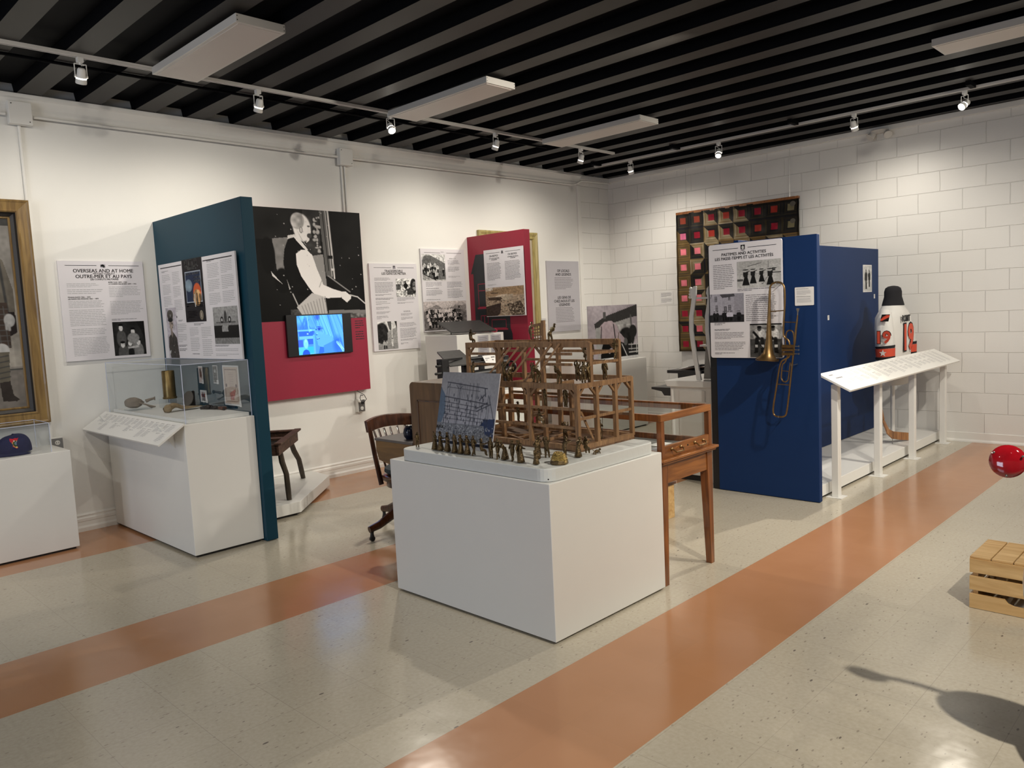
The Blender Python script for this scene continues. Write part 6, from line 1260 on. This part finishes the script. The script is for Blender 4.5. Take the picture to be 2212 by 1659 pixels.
# ---------------------------------------------------------------- valve trombone on the navy partition
t = thing('valve_trombone', 'tarnished brass valve trombone hanging on the navy partition', 'trombone', (5.53, 2.62, .65))
TXp = 5.53
def P3(l, dx=0): return [(TXp+dx, y, z_) for y, z_ in l]
def smooth(l, k=2):
    for _ in range(k): l = [l[0]]+[tuple(a*.75+b*.25 if s else a*.25+b*.75 for a, b in zip(p_, q)) for p_, q in zip(l, l[1:]) for s in (1, 0)]+[l[-1]]
    return l
bell = [(2.730, 1.083), (2.727, 1.10), (2.722, 1.13), (2.718, 1.17), (2.714, 1.24), (2.711, 1.362), (2.705, 1.50), (2.700, 1.60)]
rad = [.085, .060, .040, .030, .021, .0145, .010, .0085]
MB().tube(P3(bell), rad, 28, caps=False).lathe([(.085, 0), (.0865, .003), (.083, .006)], (TXp, 2.7303, 1.079), (0, -.03, 1), 28, False).build('bell', 'brass', t)
lp = smooth(P3([(2.700, 1.60), (2.697, 1.63), (2.678, 1.652), (2.639, 1.660), (2.600, 1.648), (2.583, 1.61), (2.585, 1.49), (2.596, 1.359), (2.601, 1.27), (2.590, 1.245), (2.566, 1.233), (2.552, 1.206), (2.552, 1.17)]), 2)
MB().tube(lp, .0072, 10).build('tuning_loop', 'brass', t)
sl = smooth(P3([(2.555, 1.12), (2.559, 1.100), (2.590, 1.086), (2.620, 1.070), (2.632, 1.03), (2.640, .993), (2.664, .857), (2.690, .72), (2.690, .67), (2.672, .653), (2.640, .650), (2.608, .652), (2.588, .668), (2.578, .72), (2.563, .827), (2.539, 1.028), (2.516, 1.193), (2.501, 1.324)]), 2)
MB().tube(sl, .0066, 10).build('long_slide', 'brass', t)
MB().tube(P3([(2.515, 1.20), (2.501, 1.324), (2.492, 1.38), (2.489, 1.41)]), [.0085, .0078, .006, .005], 10).build('mouthpipe', 'brass', t)
MB().lathe([(.0045, 0), (.005, .02), (.009, .035), (.0125, .045), (.0125, .048)], (TXp, 2.489, 1.41), Vector((0, -.06, 1)), 14).build('mouthpiece', 'steel', t)
MB().tube(smooth(P3([(2.519, 1.20), (2.519, 1.265), (2.528, 1.293), (2.549, 1.301), (2.573, 1.292), (2.582, 1.26), (2.585, 1.19)])), .0050, 8).tube(smooth(P3([(2.566, 1.12), (2.590, 1.058), (2.612, 1.05), (2.620, .973), (2.622, .939), (2.608, .919), (2.586, .915), (2.568, .93), (2.562, .97), (2.549, 1.061)])), .0050, 8).build('crook', 'brass', t)
for k, zz in enumerate((1.181, 1.155, 1.126)):
    v_ = MB().lathe([(.0125, 0), (.0125, .085)], (TXp, 2.605, zz), (0, -1, 0), 14).lathe([(.0135, -.004), (.0135, .006)], (TXp, 2.605, zz), (0, -1, 0), 14).lathe([(.0135, .079), (.0135, .087)], (TXp, 2.605, zz), (0, -1, 0), 14).build('valve', 'brass', t)
    MB().lathe([(.003, .087), (.003, .118), (.0075, .119), (.0075, .124)], (TXp, 2.605, zz), (0, -1, 0), 10).build('valve_button', 'steel', v_)
MB().tube(P3([(2.706, 1.443), (2.592, 1.447)]), .004, 8).tube(P3([(2.587, 1.361), (2.500, 1.357)]), .0035, 8).tube(P3([(2.658, .898), (2.557, .894)]), .0035, 8).tube(P3([(2.620, 1.0), (2.556, .995)]), .003, 8).build('stay', 'brass', t)
mb = MB()
for y, zz in ((2.639, 1.655), (2.645, .655), (2.54, 1.05)): mb.tube([(5.632, y, zz-.008), (TXp-.010, y, zz-.010), (TXp-.012, y, zz+.004)], .003, 6)
mb.build('wall_hook', 'steel', t)

# ---------------------------------------------------------------- long platform, reader rail with posts, jersey, stick
t = thing('long_platform', 'long low white platform along the navy back partition', 'platform', (7.2, 2.73, 0))
MB().box(5.70, 2.425, .018, XW-.02, 3.075, .104).build('deck', 'plinth', t, bevel=.003); MB().box(5.72, 2.445, 0, XW-.03, 3.06, .018).build('toe_kick', 'kick', t)
root, bd = rail('long sloping caption rail on four white posts before the jersey', (5.80, 2.215, .838), (8.60, 2.215, .838), (8.60, 2.455, .955), (5.80, 2.455, .955), .016)
R_ = Vector((1, 0, 0)); U_ = Vector((0, .24, .117)).normalized(); rp = Pan.__new__(Pan); rp.root = root; rp.board = bd; rp.R = R_; rp.U = U_; rp.N = R_.cross(U_); rp.O = Vector((5.80, 2.455, .955)); rp.w = 2.8; rp.h = .267
bl = []; hd = []; r = random.Random(9); u = .135
while u < .93:
    big = r.random() < .25
    if big: bl.append((u, .14, u+.032, .86, 16)); hd.append((u, .07, u+.02, .10, 1)); u += .048
    else:
        v = .16
        while v < .75: hd.append((u, v, u+.028, v+.05, 2)); bl.append((u, v+.07, u+.034, v+.25, 5)); v += .33
        u += .045
rp.lines(bl+[(.05, .58, .085, .72, 4), (.095, .5, .125, .66, 4)], 'inklight'); rp.lines(hd, 'inkgrey', 'bold_text')
rp.lines([(.030, .16, .062, .30, 1), (.040, .34, .095, .48, 1)], 'inkgrey', 'bold_text', 8)
for xx in (5.885, 6.765, 7.635, 8.565):
    pz = .905-.02
    po_ = MB().box(xx-.03, 2.335, .006, xx+.03, 2.385, .868).build('post', 'white', root, bevel=.003)
    MB().box(xx-.06, 2.30, .0005, xx+.06, 2.42, .006).build('foot_plate', 'white', po_)
# two tiny cards on the back partition
p = panel('photo_card', 'small white print of two dark figures on the navy back partition', 'card', (8.30, 3.036, 1.84), w=.24, h=.28, t=.003, mat='paper', **WL)
cv = Cv(40, 48, .78); cv.man(.3, .92, .8, .15, .3, None, .12); cv.man(.7, .85, .7, .12, .2, None, .1); cv.nz(.2, 12); p.pic('card_print', .04, .04, .96, .96, cv)
p = panel('wall_label', 'tiny white number tag on the navy back partition near its right end', 'label', (8.60, 3.036, 1.535), w=.03, h=.045, t=.002, mat='paper', **WL); p.lines([(.3, .2, .8, .8, 2)], 'ink')
p = panel('wall_label', 'tiny white number tag on the navy back partition near its left end', 'label', (7.40, 3.036, 1.355), w=.035, h=.045, t=.002, mat='paper', **WL); p.lines([(.3, .2, .8, .8, 2)], 'ink')

JX, JY = 8.16, 2.70
t = thing('hockey_jersey', 'white hockey jersey number 19 with orange and black bands on a stand', 'jersey', (JX, JY, .105))
def loft(rings, n=28, cap=True, mb=None):
    mb = mb or MB(); vs = []; fs = []
    for cx, cy, cz, rx, ry, e in rings:
        for k in range(n):
            a = 2*math.pi*k/n; c_, s_ = math.cos(a), math.sin(a); vs.append((cx+rx*abs(c_)**e*(1 if c_ > 0 else -1), cy+ry*abs(s_)**e*(1 if s_ > 0 else -1), cz))
    for i in range(len(rings)-1):
        for k in range(n): fs.append((i*n+k, i*n+(k+1) % n, (i+1)*n+(k+1) % n, (i+1)*n+k))
    mb.add(vs, fs, True)
    if cap: mb.add(vs[-n:], [tuple(range(n))]); mb.add(vs[:n], [tuple(range(n))])
    return mb
loft([(JX, JY, .64, .235, .125, .8), (JX, JY, .75, .24, .13, .8), (JX, JY, 1.0, .245, .135, .75), (JX, JY, 1.2, .25, .14, .75), (JX, JY, 1.30, .245, .135, .75), (JX, JY, 1.35, .205, .12, .85), (JX, JY, 1.395, .15, .10, .9), (JX, JY, 1.435, .10, .085, 1)]).build('torso', 'jersey', t)
def sleeve(sx, name='sleeve'):
    a = [Vector((JX+sx*.19, JY+.00, 1.345)), Vector((JX+sx*.255, JY-.005, 1.26)), Vector((JX+sx*.30, JY-.02, 1.13)), Vector((JX+sx*.315, JY-.03, 1.0)), Vector((JX+sx*.315, JY-.035, .86))]
    s_ = MB().tube(a, [.062, .085, .092, .090, .084], 20, flat=.9).build(name, 'jersey', t)
    for z0, z1, mt in ((.905, .93, 'blackcloth'), (.93, 1.01, 'orange'), (1.01, 1.035, 'blackcloth')):
        b_ = MB().tube([(JX+sx*.315, JY-.033, z0), (JX+sx*.315, JY-.031, z1)], [.0905, .0945], 20, flat=.93).build('sleeve_band', mt, s_)
    return s_
s1 = sleeve(-1); sleeve(1)
def txt(root, body, O, R, U, size, mat, bold, name, off=0.0, sx=1.0):
    q = Pan.__new__(Pan); q.root = root; q.board = None; q.R = Vector(R); q.U = Vector(U); q.N = q.R.cross(q.U); q.O = Vector(O); q.w = 1; q.h = 1
    o = q.text(body, 0, 0, size, mat, 'CENTER', bold, name, off, sx=sx); o.data.extrude = .001; o.data.offset = bold*size; return o
XL = JX-.416
for i, (b, of, mt) in enumerate(((.075, .0, 'blackcloth'), (.035, .0025, 'orange'))):
    txt(s1, '19', (XL-.004, JY-.045, 1.115), (0, -1, 0), (0, 0, 1), .155, mt, b, 'sleeve_number', of, .95)
    txt(t, '19', (JX-.005, JY-.139, 1.09), (1, 0, 0), (0, 0, 1), .34, mt, b, 'back_number', of, .95)
txt(t, 'ROBITAIL', (JX-.01, JY-.141, 1.285), (1, 0, 0), (0, 0, 1), .085, 'blackcloth', .03, 'name_lettering', 0, .78) if False else txt(t, 'ROBIT', (JX-.06, JY-.141, 1.285), (1, 0, 0), (0, 0, 1), .085, 'blackcloth', .03, 'name_lettering', 0, .95)
mb = MB(); st = []
for k in range(10): a = math.pi/2+k*math.pi/5; rr_ = .034 if k % 2 == 0 else .014; st.append((rr_*math.cos(a), rr_*math.sin(a)))
mb.prism(st, (XL-.001, JY-.045, .97), (0, -1, 0), Z_, (-1, 0, 0), .003).build('star_patch', 'jersey', s1)
q = Pan.__new__(Pan); q.board = None; q.root = s1; q.R = Vector((0, -1, 0)); q.U = Vector((.55, 0, .83)).normalized(); q.N = q.R.cross(q.U); q.O = Vector((JX-.33, JY-.01, 1.33)); 
cv = Cv(20, 22, (.06, .05, .06)); cv.ln(.1, .75, .9, .25, .16, (.78, .28, .2)); cv.ln(.2, .45, .7, .1, .05, (.78, .28, .2))
picture('shoulder_patch', s1, q.O, q.R, q.U, .075, .08, cv, off=.012)
t2_ = thing('black_hood', 'black knitted cap on the neck of the jersey stand', 'hat', (JX, JY, 1.43))
loft([(JX, JY, 1.415, .125, .10, 1), (JX, JY, 1.44, .112, .095, 1), (JX, JY, 1.50, .088, .080, 1), (JX, JY, 1.55, .085, .080, 1), (JX, JY, 1.585, .07, .07, 1), (JX, JY, 1.602, .045, .045, 1), (JX, JY, 1.608, .012, .012, 1)]).build('knit_body', 'blackcloth', t2_)
MB().tube([(JX-.02, JY, .12), (JX-.02, JY, 1.42)], .020, 12).build('stand_pole', 'white', t); MB().lathe([(.14, 0), (.14, .008), (.03, .016)], (JX-.02, JY, .1045), n=24).build('stand_base', 'white', t)
t = thing('hockey_stick', 'worn wooden hockey stick with taped heel standing on the platform', 'hockey stick', (7.9, 2.55, .105))
sh = [(7.36, 2.60, .86), (7.47, 2.60, .56), (7.56, 2.595, .36), (7.66, 2.585, .235), (7.74, 2.57, .19), (7.86, 2.54, .165), (8.0, 2.50, .142)]
mb = MB(); 
for a, b in zip(sh[:3], sh[1:3]): mb.beam(a, b, .022, .028, up=(0, 1, 0))
vs = []; fs = []; hh = [.014, .016, .024, .034, .036, .036, .034]
for i, (p_, h_) in enumerate(zip(sh[2:]+[(8.03, 2.49, .140)], [.016, .028, .036, .038, .036, .020])):
    i0 = min(i+2, 6); d = (Vector(sh[min(i0+1, 6)])-Vector(sh[i0-1])).normalized(); nr = Vector((-d.z, 0, d.x)).normalized(); P_ = Vector(p_)
    for s_, w in ((-1, -.006), (1, -.006), (1, .006), (-1, .006)): vs.append(P_+nr*s_*h_+Y_*w)
for i in range(5):
    for k in range(4): fs.append((i*4+k, i*4+(k+1) % 4, i*4+4+(k+1) % 4, i*4+4+k))
fs += [(0, 1, 2, 3), (23, 22, 21, 20)]
mb.add(vs, fs).build('shaft_and_blade', 'stick', t, bevel=.003)
MB().beam((7.44, 2.60, .64), (7.47, 2.60, .56), .025, .032, up=(0, 1, 0)).build('tape_wrap', 'tape', t)
MB().tube([(7.74, 2.57, .105), (7.74, 2.57, .165)], .003, 6).build('support_wire', 'steel', t)

# ---------------------------------------------------------------- crate, red lens and dark wheel guard at the right edge
t = thing('wooden_crate', 'pale pine slatted crate upside down on the floor at right', 'crate', (4.3, .80, 0))
CX0, CX1, CY0, CY1 = 4.115, 4.46, .56, 1.016
for k, (z0, z1) in enumerate(((.002, .072), (.092, .160), (.178, .246))):
    for xx in (CX0, CX1-.012):
        if k == 0: # hand hole slat
            pts = [(CY1, z0), (CY1, z1), (CY0+.31, z1), (CY0+.295, z1-.018), (CY0+.27, z1-.026), (CY0+.19, z1-.026), (CY0+.165, z1-.018), (CY0+.15, z1), (CY0, z1), (CY0, z0)]
            MB().prism(pts, (xx, 0, 0), Y_, Z_, X_, .012).build('end_slat', 'pine', t)
        else: MB().box(xx, CY0, z0, xx+.012, CY1, z1).build('end_slat', 'pine', t, bevel=.001)
    for yy in (CY0+.002, CY1-.012): MB().box(CX0+.012, yy, z0, CX1-.012, yy+.010, z1).build('side_slat', 'pine', t)
for k in range(5): y = CY0+.004+k*.0915; MB().box(CX0+.006, y, .2465, CX1-.006, y+.086, .2555).build('base_slat', 'pine', t, bevel=.001)
for xx in (CX0+.013, CX1-.035):
    for yy in (CY0+.013, CY1-.034): MB().box(xx, yy, .002, xx+.022, yy+.02, .245).build('corner_post', 'pine', t)
t = thing('vintage_vehicle', 'dark glossy wheel guard of an old vehicle cut by the right frame edge', 'vehicle', (3.1, .35, 0))
mb = MB(); c_ = Vector((2.95, .405, .565)); mb.ell(c_, (.12, .165, .275), 32, 20); mb.build('wheel_guard', 'maroon', t)
MB().lathe([(.10, -.05), (.20, -.055), (.235, -.035), (.245, 0), (.235, .035), (.20, .055), (.10, .05)], (3.0, .385, .245), (0, 1, 0), 36).build('tyre', 'tan', t)
MB().lathe([(.03, -.07), (.09, -.06), (.09, .06), (.03, .07)], (3.0, .385, .245), (0, 1, 0), 24).build('hub', 'maroon', t)
lr = MB().lathe([(.0, .010), (.020, .009), (.040, .005), (.052, -.002), (.054, -.008), (.050, -.016), (.0, -.018)], (2.9, .608, .972), Vector((-1, -.10, .25)), 32).build('red_lamp', 'redlens', t, label='round red tail lamp lens')
for a in (.6, 2.7, 4.7):
    u_ = Vector((0, 1, 0)); v_ = Vector((.25, 0, 1)).normalized(); p_ = Vector((2.895, .608, .972))+u_*.047*math.cos(a)+v_*.047*math.sin(a); MB().ell(p_, (.004, .004, .004), 8, 6).build('lamp_screw', 'steel', lr)
MB().tube([(2.92, .57, .97), (2.93, .50, .965), (2.94, .42, .90), (2.94, .41, .80)], .012, 10).build('lamp_bracket', 'steel', t)

# ---------------------------------------------------------------- ceiling fixtures, tracks, heads
for k, (x0, y0_, x1, y1_, lb) in enumerate(((2.178, 4.145, 2.480, 5.330, 'unlit white ceiling panel nearest the viewer at left'), (4.095, 4.145, 4.395, 5.330, 'unlit white ceiling panel, middle one over the left track'), (6.012, 4.145, 6.312, 5.330, 'unlit white ceiling panel, farthest over the left track'), (6.012, .55, 6.312, 1.735, 'unlit white ceiling panel cut by the right frame edge'))):
    t = thing('ceiling_panel', lb, 'ceiling light', ((x0+x1)/2, (y0_+y1_)/2, 3.20), 'unlit ceiling light panels')
    fr = MB().box(x0, y0_, 3.203, x1, y1_, 3.25).build('housing', 'fixture', t, bevel=.002)
    MB().box(x0+.022, y0_+.022, 3.200, x1-.022, y1_-.022, 3.2035).build('diffuser', 'fixpanel', t)
    mb = MB()
    for xx in (x0+.008, x1-.008):
        for zz in (3.215, 3.237): mb.lathe([(.003, 0), (.003, .001)], (xx, y0_-.0005, zz), (0, -1, 0), 8)
    mb.build('screw', 'black', fr); MB().box(x0+.10, y0_+.25, 3.25, x0+.16, y0_+.35, 3.274).box(x0+.10, y1_-.35, 3.25, x0+.16, y1_-.25, 3.274).build('mount', 'fixture', fr)
t = thing('lighting_track', 'white lighting track parallel to the left wall', 'track', (3, 5.40, 3.25)); MB().box(-4.0, 5.383, 3.250, 7.30, 5.417, 3.2735).build('rail_body', 'fixture', t, bevel=.002)
MB().box(-4.0, 5.396, 3.2495, 7.30, 5.404, 3.2505).build('slot', 'inkgrey', t)
t = thing('lighting_track', 'white lighting track running beside the right block wall', 'track', (7.7, 3, 3.25)); MB().box(7.683, -2.9, 3.235, 7.717, 5.99, 3.2585).build('rail_body', 'fixture', t, bevel=.002)
MB().box(7.696, -2.9, 3.2345, 7.704, 5.99, 3.2355).build('slot', 'inkgrey', t)
for yy, lb in ((5.90, 'black track hanger bracket at the corner end of the right track'), (4.80, 'black track hanger bracket above the second right lamp'), (3.45, 'black track hanger bracket midway along the right track'), (1.90, 'black track hanger bracket near the right frame edge')):
    q = thing('track_hanger', lb, 'bracket', (7.6, yy, 3.25)); MB().box(7.52, yy-.03, 3.236, 7.70, yy+.01, 3.262 if False else 3.274).build('arm', 'deck', q)
t = thing('black_conduit', 'black conduit running beside the left lighting track', 'conduit', (3, 5.62, 3.25)); MB().tube([(-4, 5.62, 3.262), (6.4, 5.62, 3.262)], .011, 8).build('pipe', 'deck', t)
names = {0: 'farthest left', 1: 'second', 2: 'third', 3: 'fourth', 4: 'fifth'}
la = ['track lamp at the far left end of the left track', 'track lamp between the first two ceiling panels', 'bright track lamp beside the middle ceiling panel', 'track lamp between the middle and far ceiling panels', 'track lamp under the farthest ceiling panel',
      'track lamp at the corner end of the right track', 'glaring track lamp above the patchwork quilt', 'boxy track lamp left of the emergency light', 'glaring track lamp near the right frame edge']
for i, (tr, (hx, hy), aim, pw, an) in enumerate(HEADS):
    zr = 3.250 if tr == 'a' else 3.235
    t = thing('track_spotlight', la[i], 'spotlight', (hx, hy, zr), 'track spotlights')
    sd = Vector((0, 1, 0)) if tr == 'a' else Vector((1, 0, 0))
    MB().box(hx-.018, hy-.018, zr-.030, hx+.018, hy+.018, zr).build('adapter', 'white', t, bevel=.002)
    d = Vector(aim)-Vector((hx, hy, zr-.12)); d.normalize(); piv = Vector((hx, hy, zr-.115))
    w_ = d.cross(Z_).normalized(); mb = MB()
    for s_ in (-1, 1): mb.tube([piv+w_*s_*.034, piv+w_*s_*.034+Z_*.075], .0032, 6)
    mb.tube([piv+w_*.034+Z_*.075, piv-w_*.034+Z_*.075], .0032, 6); mb.tube([piv+Z_*.072, piv+Z_*.088], .007, 8); mb.build('yoke', 'white', t)
    bdy = MB().lathe([(.0, -.050), (.018, -.050), (.024, -.040), (.026, -.010), (.030, .006)], piv, d, 20).lathe([(.031, .014), (.033, .040), (.031, .044), (.029, .042)], piv, d, 20, False).build('lamp_body', 'white', t)
    MB().lathe([(.029, .006), (.030, .014)], piv, d, 20, False).build('glow_ring', 'lensoff', bdy)
    for s_ in (-1, 1): MB().lathe([(.009, 0), (.009, .008)], piv+w_*s_*.030, w_*s_, 10).build('side_knob', 'white', bdy)
    MB().lathe([(.0, .040), (.028, .040)], piv, d, 20, False).build('lens', 'lens', bdy)
    MB().tube([piv+Z_*.075+w_*.01, piv+Z_*.05+w_*.022-d*.02, piv+Z_*.02-d*.045], .002, 6).build('lead', 'white', t)
    lo = lamp('spot_light', piv+d*.052, aim, pw, an, .8); ORGl = Vector((hx, hy, zr)); 
    lo.parent = t; lo.location = Vector(piv+d*.052)-ORGl
t = thing('emergency_light', 'twin head white emergency light below the top of right wall', 'emergency light', (XW, 2.98, 3.20))
MB().box(XW-.10, 2.93, 3.205, XW-.001, 3.08, 3.235).lathe([(.085, 0), (.085, .012), (.05, .024)], (XW-.055, 3.0, 3.235), (0, 0, -1), 20).build('mount_plate', 'fixture', t, bevel=.004)
for s_ in (-1, 1):
    c_ = Vector((XW-.07, 3.0+s_*.075, 3.19)); d = Vector((-.55, s_*.45, -.6)).normalized()
    MB().tube([c_+Z_*.03-Y_*s_*.03, c_], .008, 8).build('arm', 'fixture', t)
    h_ = MB().lathe([(.0, -.04), (.022, -.038), (.034, -.005), (.042, .03), (.042, .036), (.036, .036)], c_, d, 20).build('lamp_head', 'fixture', t); MB().lathe([(.0, .034), (.036, .034)], c_, d, 16, False).build('lens', 'steel', h_)
# the unseen added hall lamps stand in HIDDEN

# lettering becomes plain meshes
bpy.context.view_layer.update()
dg = bpy.context.evaluated_depsgraph_get()
for o in [o for o in SC.objects if o.type == 'FONT']:
    me = bpy.data.meshes.new_from_object(o.evaluated_get(dg)); nm = o.name; bd_ = BOLD.get(nm, 0)
    if bd_ and me.polygons:
        b0 = bmesh.new(); base = me.copy()
        for dx_, dy_ in ((-bd_, 0), (bd_, 0), (0, bd_*.6), (0, -bd_*.6)):
            c2 = base.copy(); c2.transform(Matrix.Translation((dx_, dy_, 0))); b0.from_mesh(c2); bpy.data.meshes.remove(c2)
        b0.to_mesh(me); b0.free(); bpy.data.meshes.remove(base)
    nm = o.name; par = o.parent; mt = o.matrix_local.copy(); mat_ = o.data.materials[0]
    o.name = 'old_'+nm; me.name = nm; n_ = bpy.data.objects.new(nm, me); COL.objects.link(n_); n_.parent = par; n_.matrix_local = mt
    if not me.materials: me.materials.append(mat_)
    bpy.data.objects.remove(o)
